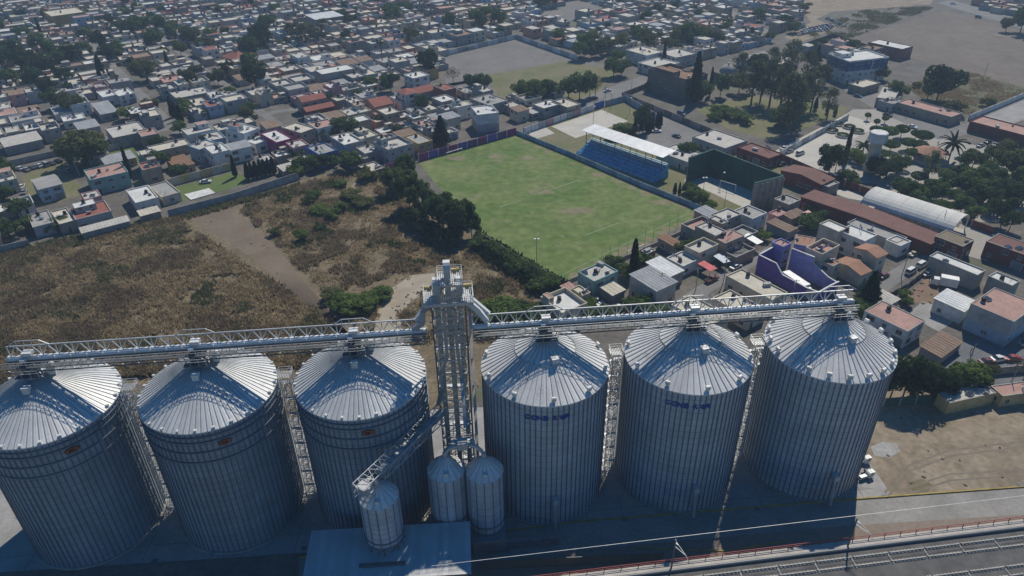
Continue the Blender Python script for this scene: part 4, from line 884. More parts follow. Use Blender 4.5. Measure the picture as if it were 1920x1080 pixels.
H((425, 108), (456, 91), (477, 105), (440, 112), 4.0, 'salmon', 'red', 'red hipped-roof house by the upper trees', style='hip')
H((172, 194), (203, 189), (217, 207), (190, 215), 4.0, 'grey', 'sheet', 'grey sheet-roofed house in the left rows', style='sheet')
H((180, 172), (206, 166), (216, 177), (195, 183), 5.0, 'white', 'white', 'white box house, left of a pair in the left rows')
H((212, 171), (240, 163), (248, 174), (224, 181), 5.0, 'white', 'white', 'white box house, right of a pair in the left rows')
H((300, 146), (334, 141), (341, 149), (306, 156), 5.0, 'salmon', 'pink', 'salmon house under the upper left trees')
H((318, 172), (380, 160), (392, 172), (330, 186), 4.0, 'grey', 'pale', 'long grey house with striped roof in the left middle')
H((203, 240), (262, 226), (268, 244), (210, 262), 5.2, 'grey', 'pale', 'blank grey yard wall house left of the pink-roofed one', dense=.05)
H((0, 262), (60, 246), (82, 258), (10, 276), 4.2, 'grey', 'pale', 'long grey house at the left edge above the parked cars', style='sheet', dense=.2)
# --- right: houses between the pitch and the silos
H((1015, 552), (1064, 541), (1100, 568), (1049, 589), 6.2, 'cream', 'white', 'cream house with walled white roof terrace behind the silos', par=1.2, upper=(-.36, .3, .2, .3, 2.2, 'pink'), dense=.8)
H((1081, 511), (1129, 491), (1160, 509), (1116, 526), 6.2, 'teal', 'pale', 'teal two-storey house at the corner of the football pitch', dense=.85)
H((1068, 541), (1086, 536), (1109, 548), (1095, 553), 4.0, 'cream', 'cream', 'small cream annex beside the walled roof terrace', tank=False)
H((1052, 537), (1066, 530), (1082, 538), (1066, 546), 3.0, 'grey', 'pink', 'tiny shed at the pitch corner with pink roof', style='sheet', dense=.1)
H((1121, 534), (1140, 524), (1172, 541), (1148, 553), 4.0, 'grey', 'cream', 'low grey house beside the scrap cars', style='sheet', dense=.3)
H((1183, 515), (1220, 498), (1267, 527), (1231, 545), 7.0, 'pale grey', 'sheet', 'big grey house with patched sheet roof by the street', style='sheet', dense=.25)
H((1212, 493), (1238, 481), (1280, 506), (1257, 517), 4.6, 'grey', 'whitesheet', 'bright white sheet roof beside the patched sheet roof', style='sheet', dense=.1)
H((1203, 471), (1218, 463), (1229, 469), (1213, 476), 4.0, 'brick red', 'white', 'small white-topped shed at the pitch fence', tank=False)
H((1233, 446), (1249, 439), (1288, 461), (1274, 465), 3.6, 'tan', 'rust', 'tan shed with brown roof along the pitch fence', style='sheet', dense=.2)
H((1281, 420), (1318, 403), (1345, 420), (1308, 436), 4.4, 'grey', 'pink', 'grey walled terrace beside the pitch corner', par=1.1, tank=False)
H((1308, 423), (1330, 413), (1354, 435), (1340, 444), 7.0, 'tan', 'pale', 'tall tan house with tank beside the walled terrace')
H((1332, 408), (1342, 403), (1364, 415), (1353, 421), 6.2, 'tan', 'pale', 'small roof hut behind the tall tan house', tank=False)
H((1345, 444), (1366, 427), (1394, 441), (1356, 459), 6.0, 'tan', 'pink', 'pink-roofed tan house with open ground floor', par=.15, dense=.7)
H((1354, 467), (1385, 452), (1418, 467), (1376, 483), 3.4, 'tan', 'dark', 'tan carport with broad parapet on the street corner', par=.9, dense=.4, tank=False)
H((1376, 396), (1405, 382), (1434, 400), (1413, 410), 5.4, 'white', 'grey', 'white house with grey roof behind the handball court', dense=.7)
H((1439, 417), (1453, 410), (1492, 426), (1481, 434), 3.2, 'grey', 'rustsheet', 'striped sheet roof shelter left of the long white house', style='sheet', dense=.1)
H((1469, 401), (1497, 391), (1506, 398), (1486, 411), 3.0, 'tan', 'rustsheet', 'rusty sheet roof hut in front of the school', style='sheet', dense=.1)
H((1440, 398), (1470, 388), (1484, 396), (1458, 406), 3.2, 'pink', 'pink', 'low pink-roofed house in front of the court wall')
H((1452, 372), (1474, 364), (1502, 375), (1478, 384), 5.0, 'tan', 'grey', 'tan box house at the end of the court wall')
H((1366, 515), (1391, 503), (1479, 550), (1441, 563), 4.6, 'cream', 'cream', 'long low cream house left of the purple wall', dense=.3)
H((1335, 556), (1370, 545), (1440, 580), (1400, 596), 4.2, 'cream', 'cream', 'cream flat roof just behind the conveyor')
H((1262, 572), (1290, 552), (1370, 590), (1330, 612), 4.6, 'cream', 'cream', 'cream house with tank behind the right conveyor')
H((1540, 418), (1556, 411), (1588, 427), (1570, 436), 8.0, 'cream', 'white', 'cream stair block of the long white house', dense=.15, tank=False)
H((1575, 432), (1594, 421), (1646, 440), (1620, 453), 7.2, 'white', 'white', 'long white modern house with flat white roof', dense=.5)
H((1590, 416), (1610, 408), (1700, 446), (1680, 456), 4.0, 'grey', 'grey', 'low grey corridor roof behind the long white house', tank=False, dense=.2)
H((1662, 448), (1684, 441), (1705, 452), (1688, 463), 4.2, 'white', 'pale', 'white annex with pale roof at the end of the white house', tank=False)
H((1612, 464), (1629, 456), (1656, 477), (1638, 486), 7.0, 'cream', 'orange', 'cream house with orange tiled roof on the street', style='gable', dense=.8)
H((1577, 488), (1591, 482), (1628, 506), (1603, 521), 4.0, 'cream', 'orange', 'low orange-roofed wing in front of the purple house', style='gable', dense=.4)
H((1537, 487), (1550, 480), (1575, 492), (1562, 500), 6.0, 'cream', 'orange', 'orange roof terrace beside the lavender wall', par=.15, tank=False, dense=.4)
H((1512, 463), (1541, 449), (1583, 459), (1537, 475), 9.0, 'cream', 'pink', 'cream tower of the purple house with walled roof', par=1.2, dense=.3)
H((1485, 458), (1500, 446), (1540, 444), (1512, 458), 7.0, 'lavender', 'orange', 'orange roof behind the lavender wall', par=.15, tank=False, dense=.2)
H((1448, 453), (1464, 447), (1485, 456), (1467, 463), 7.5, 'lavender', 'pink', 'small lavender rooftop room at the purple house', tank=False)
H((1743, 479), (1758, 472), (1850, 507), (1831, 516), 5.2, 'grey', 'white', 'long grey block house with white roof beside the truck yard', dense=.06, tank=False)
H((1857, 516), (1868, 509), (1915, 527), (1893, 537), 5.0, 'grey', 'white', 'white-roofed grey house right of the long block house', dense=.1)
H((1750, 560), (1777, 544), (1828, 562), (1813, 583), 4.4, 'white', 'whitesheet', 'white bungalow with smooth white roof', style='sheet', dense=.8)
H((1823, 567), (1864, 540), (1945, 570), (1900, 606), 8.0, 'pale grey', 'pink', 'big grey house with pink roof and blue stain at right edge', par=.15, dense=.2, wall2='light blue')
H((1617, 582), (1656, 566), (1738, 601), (1701, 620), 5.4, 'white', 'pink', 'white house with pink roof right of the end silo', par=.15, dense=.6)
H((1717, 652), (1773, 622), (1808, 645), (1764, 660), 3.0, 'grey', 'rustsheet', 'collapsed rusty roof beside the dark trees', style='sheet', dense=.05)
H((1630, 556), (1655, 545), (1690, 560), (1660, 572), 3.0, 'grey', 'pale', 'low grey shed behind the pink-roofed white house', style='sheet', dense=.1)
H((1751, 735), (1850, 722), (1871, 741), (1780, 751), 3.4, 'yellow', 'pale', 'long yellow hut with grey roof on the dirt yard', par=.12, tank=False, dense=.3)
H((1861, 724), (1935, 712), (1960, 730), (1880, 745), 3.4, 'yellow', 'pink', 'yellow hut with pink roof at the right edge', par=.12, tank=False, dense=.6)
# --- school, plaza edge, blue block
H((1505, 368), (1527, 357), (1763, 440), (1749, 461), 4.2, 'maroon', 'brown', 'very long brown-roofed school building', style='gable', dense=.5, rise=.7)
H((1467, 320), (1487, 309), (1563, 335), (1541, 347), 4.4, 'maroon', 'brown', 'red school classroom block with gabled roof', style='gable', dense=.9, rise=1.2)
H((1530, 340), (1550, 333), (1572, 342), (1552, 352), 4.0, 'grey', 'grey', 'small grey annex beside the red classroom block')
H((1755, 442), (1775, 431), (1828, 450), (1803, 463), 5.6, 'maroon', 'olive', 'dark red block at the end of the school roof', par=.15, tank=False)
H((1852, 452), (1871, 437), (1950, 464), (1930, 482), 5.6, 'maroon', 'brown', 'dark red school block at the right edge', par=.15, tank=False)
H((1390, 275), (1412, 266), (1460, 288), (1440, 300), 4.4, 'maroon', 'brown', 'reddish hall behind the green court wall', par=.3, tank=False)
H((1232, 285), (1262, 270), (1330, 290), (1300, 306), 4.0, 'pale grey', 'pale', 'grey changing rooms between stand and court')
H((1300, 255), (1340, 243), (1400, 262), (1360, 280), 4.0, 'pale grey', 'pale', 'pale cluttered roof behind the green court wall')
H((1571, 101), (1622, 92), (1655, 103), (1591, 120), 12.0, 'white', 'white', 'tall navy and white block with white roof terrace', par=.6, dense=.75, upper=(-.3, .2, .25, .4, 2.2, 'white'))
H((1637, 77), (1652, 73), (1704, 86), (1688, 95), 6.5, 'brick red', 'white', 'brick house with white roof behind the navy block')
H((1600, 156), (1624, 148), (1648, 154), (1614, 166), 4.2, 'tan', 'cream', 'small tan shop beside the navy block')
H((1632, 178), (1668, 168), (1704, 163), (1660, 187), 4.2, 'grey', 'pale', 'low grey shop on the plaza corner')
H((1652, 187), (1672, 181), (1692, 188), (1672, 197), 4.0, 'pale grey', 'grey', 'narrow grey shop on the plaza edge')
H((1690, 189), (1712, 184), (1795, 212), (1778, 223), 4.4, 'tan', 'pink', 'long shop row with pink roof facing the plaza', dense=.9)
H((1822, 225), (1846, 217), (1960, 248), (1940, 262), 4.6, 'maroon', 'pink', 'long dark red building at the right edge of the plaza', dense=.2, tank=False)
H((1400, 108), (1440, 92), (1480, 112), (1440, 128), 4.5, 'white', 'pale', 'pale house behind the tall church trees')
H((1180, 92), (1204, 86), (1240, 96), (1210, 106), 6.5, 'white', 'cream', 'rounded white house left of the church', dense=.3)
H((1196, 118), (1230, 108), (1275, 116), (1240, 128), 5.0, 'white', 'pale', 'low white house beside the church wall')
H((1240, 96), (1275, 90), (1300, 100), (1262, 110), 6.0, 'pale grey', 'pale', 'long pale house behind the church')
H((1001, 196), (1030, 185), (1050, 194), (1022, 204), 5.2, 'grey', 'white', 'small white-roofed house at the court wall', dense=.6)
H((1034, 190), (1056, 184), (1090, 194), (1064, 202), 5.2, 'tan', 'cream', 'small tan house left of the lane')
H((985, 205), (1004, 199), (1018, 206), (998, 214), 3.4, 'grey', 'pale', 'small shack by the white court wall', style='sheet')
NB_ = HN[0]
# navy band on the tall block
hb = [o for o in bpy.data.objects if o.get('label', '').startswith('tall navy')][0]
ctr, ang, w, d = quad((1571, 101), (1622, 92), (1655, 103), (1591, 120), 12.0)
b = MB(); b.box(-w/2-.015, -d/2-.015, 6.4, w/2+.015, d/2+.015, 11.3); b.build('navy_band', WALLS['navy'], hb)
b = MB()
for k in range(9): b.box(-w/2+1+k*(w-2)/9, -d/2-.06, 5.2+(.5 if k % 2 else 0), -w/2+2.0+k*(w-2)/9, -d/2-.016, 6.6)
b.box(w*.1, -d/2-.06, 5.2, w*.1+.5, -d/2-.018, 11.2); b.build('white_trim', M_WHITE, hb)
for k in range(4):
    for z in (7.2, 9.3): link('window', WINS[2], hb, (-w/2-.02, d/2-1.5-k*(d-2)/4, z), -math.pi/2)

# purple courtyard walls: stepped profile walls
def profile_wall(p0, p1, prof, label, m, t=.35, grp='purple house courtyard walls'):
    d = p1-p0; L = d.length; a = math.atan2(d.y, d.x); o = tag(empty('courtyard_wall', (p0.x, p0.y, 0), a), label, 'wall', grp)
    b = MB(); c = MB()
    for (u0, z0), (u1, z1) in zip(prof, prof[1:]):
        b.hexa([(u0*L, -t/2, 0), (u1*L, -t/2, 0), (u1*L, t/2, 0), (u0*L, t/2, 0), (u0*L, -t/2, z0), (u1*L, -t/2, z1), (u1*L, t/2, z1), (u0*L, t/2, z0)])
        c.hexa([(u0*L, -t/2-.06, z0+.003), (u1*L, -t/2-.06, z1+.003), (u1*L, t/2+.06, z1+.003), (u0*L, t/2+.06, z0+.003), (u0*L, -t/2-.06, z0+.16), (u1*L, -t/2-.06, z1+.16), (u1*L, t/2+.06, z1+.16), (u0*L, t/2+.06, z0+.16)])
    b.build('wall', WALLS[m], o); c.build('coping', WALLS['white'], o)
    return o
def g0(x, y, z): p = at(x, y, z); p.z = 0; return p
A = g0(1423, 478, 6.3); B = g0(1513, 540, 3.4); C_ = g0(1535, 548, 3.4); D = g0(1573, 528, 3.8)
profile_wall(A, B, [(0, 6.3), (.36, 6.3), (.52, 3.7), (1, 3.4)], 'deep purple stepped courtyard wall with white coping', 'purple')
profile_wall(B, C_, [(0, 3.4), (1, 3.4)], 'pale corner panel of the purple courtyard wall', 'pale grey')
profile_wall(C_, D, [(0, 3.4), (.55, 3.8), (1, 3.8)], 'purple street wall with gate piers', 'purple')
E_ = g0(1486, 464, 8); F_ = g0(1572, 531, 3.4)
profile_wall(E_, F_, [(0, 7.6), (.46, 8.0), (.47, 6.0), (.80, 3.8), (1, 3.4)], 'lavender stepped wall above the courtyard truck', 'lavender')
profile_wall(A, g0(1452, 462, 6.3), [(0, 6.3), (1, 6.3)], 'purple back parapet wall of the courtyard', 'purple')
# ------------------------------------------------------------------ walls and fences
M_BLKW = wallm('blockwork', (.33, .315, .29)); M_POST = wallm('post_concrete', (.42, .40, .37))
def bay_wall(pts, h, mats, label, post=True, bay=4.0, grp='boundary walls', t=.2, name='boundary_wall', postm=None, zpost=.15):
    o = tag(empty(name, pts[0]), label, 'wall', grp); k = 0
    for a, c in zip(pts, pts[1:]):
        d = c-a; n = max(1, round(d.length/bay)); an = math.atan2(d.y, d.x); bl = d.length/n
        pm = MB(); pm.box(.1, -t/2, 0, bl-.1, t/2, h); 
        pmesh = [pm.mesh('wall_panel', m) for m in mats]; po = MB(); po.box(-.13, -t/2-.06, 0, .13, t/2+.06, h+zpost); pom = po.mesh('post', postm or M_POST)
        for q in range(n):
            p = a+d*q/n-pts[0]; link('wall_panel', pmesh[k % len(mats)], o, p, an)
            if post: link('post', pom, o, p, an)
            k += 1
    return o
bay_wall(P((318, 408), (440, 376), (562, 336)), 3.0, [M_BLKW, WALLS['pale grey'], M_BLKW], 'long blockwork wall along the top of the weedy lot')
bay_wall(P((-30, 482), (58, 462)), 2.6, [M_BLKW], 'short blockwork wall at the left edge of the weedy lot')
bay_wall(P((318, 350), (378, 334), (441, 317)), 3.2, [WALLS['cream'], WALLS['yellow']], 'cream garden wall behind the lawn')
bay_wall(P((785, 303), (876, 278), (968, 252)), 3.2, [WALLS['magenta'], WALLS['purple'], wallm('plum', (.17, .06, .16))], 'magenta and plum panelled wall at the end of the football pitch', bay=5, postm=WALLS['white'])
bay_wall(P((722, 322), (745, 316)), 2.8, [WALLS['magenta'], WALLS['salmon']], 'short magenta wall piece left of the big trees', bay=4, postm=WALLS['white'])
bay_wall(P((968, 252), (1062, 290), (1200, 350), (1346, 408)), 2.0, [WALLS['light blue'], wallm('slate_blue', (.22, .28, .36))], 'slate blue wall along the stand side of the football pitch', bay=6, postm=WALLS['light blue'])
bay_wall(P((982, 252), (1050, 228), (1112, 207)), 3.0, [WALLS['white'], WALLS['white'], WALLS['pale grey'], WALLS['pink']], 'white panelled wall with blue posts behind the ball courts', bay=5, postm=WALLS['strong blue'])
bay_wall(P((1114, 206), (1133, 200)), 3.2, [WALLS['strong blue']], 'blue gate panel in the white court wall', bay=4)
bay_wall(P((1135, 200), (1172, 190), (1236, 228)), 3.0, [WALLS['pale grey'], WALLS['light blue']], 'pale wall with blue bays around the car park', bay=5, postm=WALLS['strong blue'])
bay_wall(P((1166, 183), (1205, 168), (1222, 160)), 2.6, [WALLS['stone']], 'stone wall turning up the lane', bay=6)
bay_wall(P((1166, 183), (1260, 222), (1350, 260), (1448, 302)), 2.8, [wallm('mauve_stone', (.30, .25, .25)), WALLS['stone']], 'mauve stone wall along the church garden lane', bay=6)
bay_wall(P((1448, 302), (1515, 265), (1590, 224)), 2.6, [WALLS['pale grey'], WALLS['white']], 'white wall between church garden and plaza', bay=6)
bay_wall(P((1440, 290), (1530, 330), (1640, 372)), 2.8, [WALLS['maroon']], 'dark red wall between school and plaza', bay=6)
bay_wall(P((1820, 425), (1860, 440)), 2.6, [WALLS['maroon']], 'short red wall at the end of the arched roof', bay=5)
bay_wall(P((1655, 762), (1745, 755)), 2.4, [wallm('green_wall', (.06, .13, .085))], 'green wall under the dark trees beside the yard', bay=4)
bay_wall(P((1745, 745), (1800, 708), (2000, 690)), 2.2, [M_BLKW], 'grey wall behind the yellow huts', bay=5)
bay_wall(P((904, 447), (980, 493), (1056, 535)), 1.8, [M_BLKW, WALLS['stone']], 'low mossy wall along the near side of the football pitch', bay=5)
bay_wall(P((1060, 533), (1190, 478), (1300, 428)), 1.2, [M_BLKW], 'low wall behind the near goal', bay=6)
bay_wall(P((838, 104), (968, 73), (1082, 113)), 3.0, [WALLS['white'], WALLS['pale grey']], 'white wall round the far dirt pitch', bay=8)
bay_wall(P((1500, 92), (1560, 72), (1640, 98)), 3.0, [wallm('dark_wall', (.08, .085, .09))], 'dark wall at the corner of the bare field', bay=6)
bay_wall(P((1815, 226), (1945, 172)), 2.6, [WALLS['white']], 'white wall of the court at the right edge', bay=6)
bay_wall(P((205, 285), (262, 268), (300, 262)), 3.0, [M_BLKW], 'grey yard wall above the small lawn', bay=5)
bay_wall(P((20, 312), (128, 288), (150, 330)), 2.6, [M_BLKW], 'grey wall behind the parked cars on the left', bay=5)
bay_wall(P((1640, 572), (1700, 540), (1745, 505)), 1.6, [wallm('dark_fence', (.05, .055, .06))], 'dark fence between street and truck yard', bay=4)
# name painted on the far pitch wall
cu = bpy.data.curves.new('lettering', 'FONT'); cu.body = 'Santiago'; cu.size = 3.0; cu.extrude = .02; cu.align_x = 'CENTER'
to = bpy.data.objects.new('lettering_src', cu); col.objects.link(to); dg = bpy.context.evaluated_depsgraph_get(); tme = bpy.data.meshes.new_from_object(to.evaluated_get(dg)); bpy.data.objects.remove(to)
tme.materials.clear(); tme.materials.append(M_BLACK)
fw = [o for o in bpy.data.objects if o.get('label', '').startswith('white wall round')][0]
a, c = at(838, 104), at(968, 73); d = c-a; p = a+d*.3
lo = link('lettering', tme, fw, p-a+Vector((math.sin(math.atan2(d.y, d.x))*.16, -math.cos(math.atan2(d.y, d.x))*.16, .35))); lo.rotation_euler = (math.pi/2, 0, math.atan2(d.y, d.x))
# fence posts behind the near goal
def pole(p, h, label, r=.07, cat='pole', grp=None, lamp=0, name='pole', m=None, cross=False, lean=0):
    o = tag(empty(name, p), label, cat, grp); m = m or M_DARKST
    b = MB(); b.cyl((0, 0, 0), (lean, 0, h), r, r*.7, 8); b.build('shaft', m, o)
    if lamp:
        b = MB(); b.beam((-.6, 0, h-.1), (.6, 0, h-.1), .08); b.build('arm', m, o)
        for s in ((-.55, .55) if lamp > 1 else (.4,)):
            b = MB(); b.box(s-.28, -.3, h-.05, s+.28, .3, h+.3); b.build('lamp', M_WHITE, o)
    if cross:
        b = MB(); b.beam((-1.0, .12, h-.5), (1.0, .12, h-.5), .12); b.build('crossarm', m, o)
        b = MB(); b.cyl((0, .3, h-2.0), (0, .3, h-1.2), .24, n=8); b.build('transformer', WALLS['pale grey'], o)
    return o
fp = P((1127, 503), (1143, 491), (1159, 484), (1176, 478), (1192, 470), (1208, 462), (1224, 455), (1254, 438), (1269, 430))
for k, p in enumerate(fp): pole(p, 6.0, 'thin dark fence post, %s from left behind the near goal' % ordn(k), .06, 'post', 'fence posts behind the near goal', name='fence_post')
for (x, y, h, n, lab) in ((1006, 494, 8.5, 2, 'double lamp pole on the near touchline of the pitch'), (820, 468, 7, 0, 'thin pole beside the dark tree clump'), (1318, 362, 6, 2, 'double lamp pole on the handball court'), (1352, 352, 6, 1, 'lamp pole in front of the handball goal'), (1357, 392, 8, 0, 'dark pole right of the court bushes'),
                          (1112, 236, 9, 1, 'lamp mast at the ball court'), (1145, 205, 8, 1, 'lamp mast beside the car park gate'), (1180, 215, 8, 1, 'thin mast left of the dark cypress')):
    pole(at(x, y), h, lab, .09, 'lamp post' if n else 'pole', 'lamp posts and masts at the pitch', n, 'lamp_post' if n else 'pole')
for k, (x, y, h, lab) in enumerate(((1356, 530, 9, 'power pole on the street left of the cream house'), (1482, 575, 9, 'power pole before the purple wall'), (1690, 520, 8, 'street lamp pole beside the truck yard'), (1494, 440, 10, 'wooden pole left of the long white house'), (1237, 555, 8, 'power pole at the corner of the patched roof house'), (1304, 545, 8, 'power pole opposite the red canopy'),
                                    (1888, 735, 8, 'pole behind the yellow huts'), (1808, 700, 9, 'pole beside the collapsed roof'), (1843, 150, 9, 'pole on the far bare field road'), (1760, 440, 9, 'pole at the end of the school roof'), (1183, 180, 9, 'pole at the bend of the lane'), (1135, 182, 9, 'pole beside the dark tree on the lane'))):
    pole(at(x, y), h, lab, .13, 'pole', 'power and street poles', 1 if 'lamp' in lab else 0, 'power_pole', WALLS['grey'], cross='power' in lab)
for k, (x, y) in enumerate(((1118, 520), (1320, 404), (1288, 330))): pass
def goal(p, q, label, h=2.44):
    o = tag(empty('goal_frame', p), label, 'goal', 'football goals'); d = q-p
    for s, nm in ((0, 'post'), (1, 'post')):
        b = MB(); b.cyl(d*s, d*s+Vector((0, 0, h)), .1, n=8); b.build(nm, M_WHITE, o)
    b = MB(); b.cyl(Vector((0, 0, h)), d+Vector((0, 0, h)), .12, n=8); b.build('crossbar', M_WHITE, o)
goal(at(1175, 484), at(1207, 471), 'white goal at the near end of the football pitch'); goal(at(838, 297), at(867, 288), 'white goal at the far end by the magenta wall')
goal(at(1349, 352), at(1378, 361), 'white goal frame against the green court wall', 3.0)

# ------------------------------------------------------------------ grandstand
g0 = at(1082, 290); g1 = at(1226, 343); gd = (g1-g0); gL = gd.length; ga = math.atan2(gd.y, gd.x)
gs = tag(empty('grandstand', g0, ga), 'blue stepped grandstand with white roof beside the football pitch', 'grandstand')
M_BLUEP = mat('blue_paint', (.045, .27, .48), .8, var=.3, scale=.6); M_BLUEW = mat('faded_blue_paint', (.11, .36, .54), .8, var=.35, scale=.5)
NR_ = 11
for k in range(NR_):
    b = MB(); b.box(0, .78*k, 0, gL, .78*(k+1)-.01, .9+.42*k); b.build('step', M_BLUEP if k % 2 else M_BLUEW, gs)
    if k > 6:
        b = MB(); b.box(.3, .78*k+.3, .95+.42*k+.25, gL-.3, .78*k+.62, .95+.42*k+.33); b.build('bench_plank', M_WHITE, gs)
b = MB(); b.box(-.25, -.1, 0, -.02, .78*NR_, 1.4); b.build('end_wall', M_BLUEP, gs); b = MB(); b.box(gL+.02, -.1, 0, gL+.25, .78*NR_, 2.2); b.build('end_wall', M_BLUEP, gs)
for k in range(6):
    x = .6+k*(gL-1.2)/5
    b = MB(); b.beam((x, 4.6, 2.8), (x, 4.6, 9.4), .22); b.build('post', M_DARKST, gs)
    b = MB(); b.beam((x, 3.8, 9.5), (x, 11.0, 10.1), .18); b.beam((x, 4.6, 8.2), (x, 7.4, 9.75), .12); b.beam((x, 8.9, 5.5), (x, 8.9, 9.9), .2); b.build('roof_truss', M_DARKST, gs)
nS = 14
for k in range(nS):
    x0, x1 = -.8+(gL+1.6)*k/nS, -.8+(gL+1.6)*(k+1)/nS-.02
    b = MB(); b.hexa([(x0, 3.0, 9.55), (x1, 3.0, 9.55), (x1, 11.2, 10.2), (x0, 11.2, 10.2), (x0, 3.0, 9.65), (x1, 3.0, 9.65), (x1, 11.2, 10.3), (x0, 11.2, 10.3)]); b.build('roof_sheet', M_WHITE, gs)
# ------------------------------------------------------------------ handball court walls
M_GREENW = mat('green_court_paint', (.025, .085, .065), .8, var=.25, scale=.4); M_BUTT = wallm('buttress', (.33, .29, .24))
ca, cc, cr_, cq = at(1287, 343), at(1332, 326), at(1458, 378), at(1405, 392)
def cwall(p, q, h, label, inner, butt=False):
    d = q-p; L = d.length; o = tag(empty('court_wall', p, math.atan2(d.y, d.x)), label, 'wall', 'handball court walls')
    b = MB(); b.box(0, -.02, 0, L, .02, h, 0); b.box(0, .021, 0, L, .5, h-.02, 1); b.build('wall', [inner, M_BUTT], o)
    b = MB(); b.box(-.05, -.1, h+.003, L+.05, .55, h+.2); b.build('coping', M_GREENW, o)
    if butt:
        for k in range(6):
            b = MB(); x = L*k/5.2; b.box(x, .52, 0, x+.4, 1.1, h-.4); b.build('buttress', M_BUTT, o)
        for z in (3, 6): 
            b = MB(); b.box(0, .505, z, L, .7, z+.3); b.build('tie_beam', M_BUTT, o)
cwall(cc, ca, 10, 'green end wall of the handball court next to the stand', M_GREENW) if False else None
cwall(ca, cc, 10, 'green end wall of the handball court next to the stand', M_GREENW)
cwall(cc, cr_, 10, 'long green front wall of the handball court', M_GREENW)
cwall(cr_, cq, 10, 'beige buttressed wall of the handball court facing the houses', M_GREENW, True)
# ------------------------------------------------------------------ arched sports roof
a0 = at(1614, 378, 4.5); a1 = at(1786, 434, 4.5); ad_ = a1-a0; aL = ad_.length; aa = math.atan2(ad_.y, ad_.x)
ar = tag(empty('arched_roof', (a0.x, a0.y, 0), aa), 'long white barrel-vaulted sports roof beside the school', 'roof')
Wd = 14.0; nA = 12
def archpt(t): th = math.pi*(.88*t+.06); return (Wd/2-Wd/2*math.cos(th)/math.cos(math.pi*.06), 4.2+3.9*math.sin(th)-.7)
M_VAULT = mat('vault_sheet', (.60, .58, .52), .8, 0, var=.12, scale=.2, orand=.06)
for k in range(10):
    x0, x1 = aL*k/10, aL*(k+1)/10
    b = MB()
    for q in range(nA):
        (y0, z0), (y1, z1) = archpt(q/nA), archpt((q+1)/nA)
        b.hexa([(x0, y0, z0-.08), (x1-.03, y0, z0-.08), (x1-.03, y1, z1-.08), (x0, y1, z1-.08), (x0, y0, z0), (x1-.03, y0, z0), (x1-.03, y1, z1), (x0, y1, z1)])
    b.build('roof_sheet', M_VAULT, ar)
for k in range(6):
    x = .2+(aL-.6)*k/5; b = MB()
    for q in range(nA):
        (y0, z0), (y1, z1) = archpt(q/nA), archpt((q+1)/nA); b.beam((x, y0, z0+.01), (x, y1, z1+.01), .35, .08)
    b.build('arch_rib', M_VAULT, ar)
    for y in (.15, Wd-.15): b = MB(); b.beam((x, y, 0), (x, y, 4.3), .3); b.build('column', M_WHITE, ar)
sheet('sports_floor', [a0, a1, a1+Vector((-math.sin(aa), math.cos(aa), 0))*Wd, a0+Vector((-math.sin(aa), math.cos(aa), 0))*Wd], M_COURT, .032)
# ------------------------------------------------------------------ water tower
wt = tag(empty('water_tower', at(1630, 320), GA), 'cream water tower with wide grey tank in the plaza', 'water tower')
b = MB(); b.lathe([(2.9, 0), (2.2, 3), (2.2, 11.2), (3.2, 12.0)], 8, a0=math.pi/8, a1=math.pi/8+2*math.pi); b.build('shaft', WALLS['cream'], wt)
b = MB(); b.lathe([(3.2, 12.0), (3.4, 12.1), (3.4, 15.6), (3.2, 15.8), (.01, 16.0)], 8, a0=math.pi/8, a1=math.pi/8+2*math.pi); b.build('tank', WALLS['white'], wt)
b = MB()
for k in range(14): b.box(-.3, -3.1, .5+k*.8, .3, -3.0, .56+k*.8)
b.build('ladder', M_STEEL, wt)
# kiosk
ki = tag(empty('bandstand', at(1742, 302)), 'octagonal bandstand with orange roof in the plaza', 'kiosk')
b = MB(); b.lathe([(6.2, 0.02), (6.2, 1.1), (.01, 1.1)], 8); b.build('platform', WALLS['cream'], ki)
for k in range(8): 
    b = MB(); t = 2*math.pi*k/8; b.cyl((5.4*math.cos(t), 5.4*math.sin(t), 1.1), (5.4*math.cos(t), 5.4*math.sin(t), 4.3), .2, n=8); b.build('column', WALLS['white'], ki)
    b = MB(); t2 = 2*math.pi*(k+1)/8; b.poly([(6.6*math.cos(t), 6.6*math.sin(t), 4.2), (6.6*math.cos(t2), 6.6*math.sin(t2), 4.2), (.05*math.cos(t2), .05*math.sin(t2), 6.3), (.05*math.cos(t), .05*math.sin(t), 6.3)]); b.build('roof_panel', ROOFS['orange'], ki)
# canopies
def canopy(pts, h, m, label, cat='canopy'):
    q = [at(x, y, h) for x, y in pts]; c = sum(q, Vector())/4; o = tag(empty('canopy', (c.x, c.y, 0)), label, cat, 'fabric and sheet canopies'); b = MB()
    lo = [p-c for p in q]; b.hexa([v+Vector((0, 0, h+(-.3 if k in (2, 3) else 0))) for k, v in enumerate(lo)]+[v+Vector((0, 0, h+.07+(-.3 if k in (2, 3) else 0))) for k, v in enumerate(lo)]); b.build('sheet', m, o)
    for v in lo: b = MB(); v2 = v*.94; b.cyl((v2.x, v2.y, 0), (v2.x, v2.y, h-.3), .05, n=6); b.build('post', M_DARKST, o)
canopy(((1307, 494), (1319, 488), (1346, 502), (1332, 507)), 3.0, mat('red_tarp', (.55, .12, .12), .7), 'coral red canopy on the street by the pitch houses')
canopy(((1337, 480), (1351, 474), (1370, 489), (1357, 492)), 3.0, mat('bluegrey_sheet', (.45, .50, .56), .5), 'pale blue canopy beside the coral red one')
canopy(((1393, 443), (1403, 437), (1432, 452), (1420, 457)), 3.5, M_WHITE, 'white tarpaulin over the yard left of the purple house')
canopy(((1505, 399), (1515, 394), (1526, 399), (1520, 408)), 3.0, mat('pink_tarp', (.60, .36, .30), .7), 'pale pink tarpaulin before the school roof')
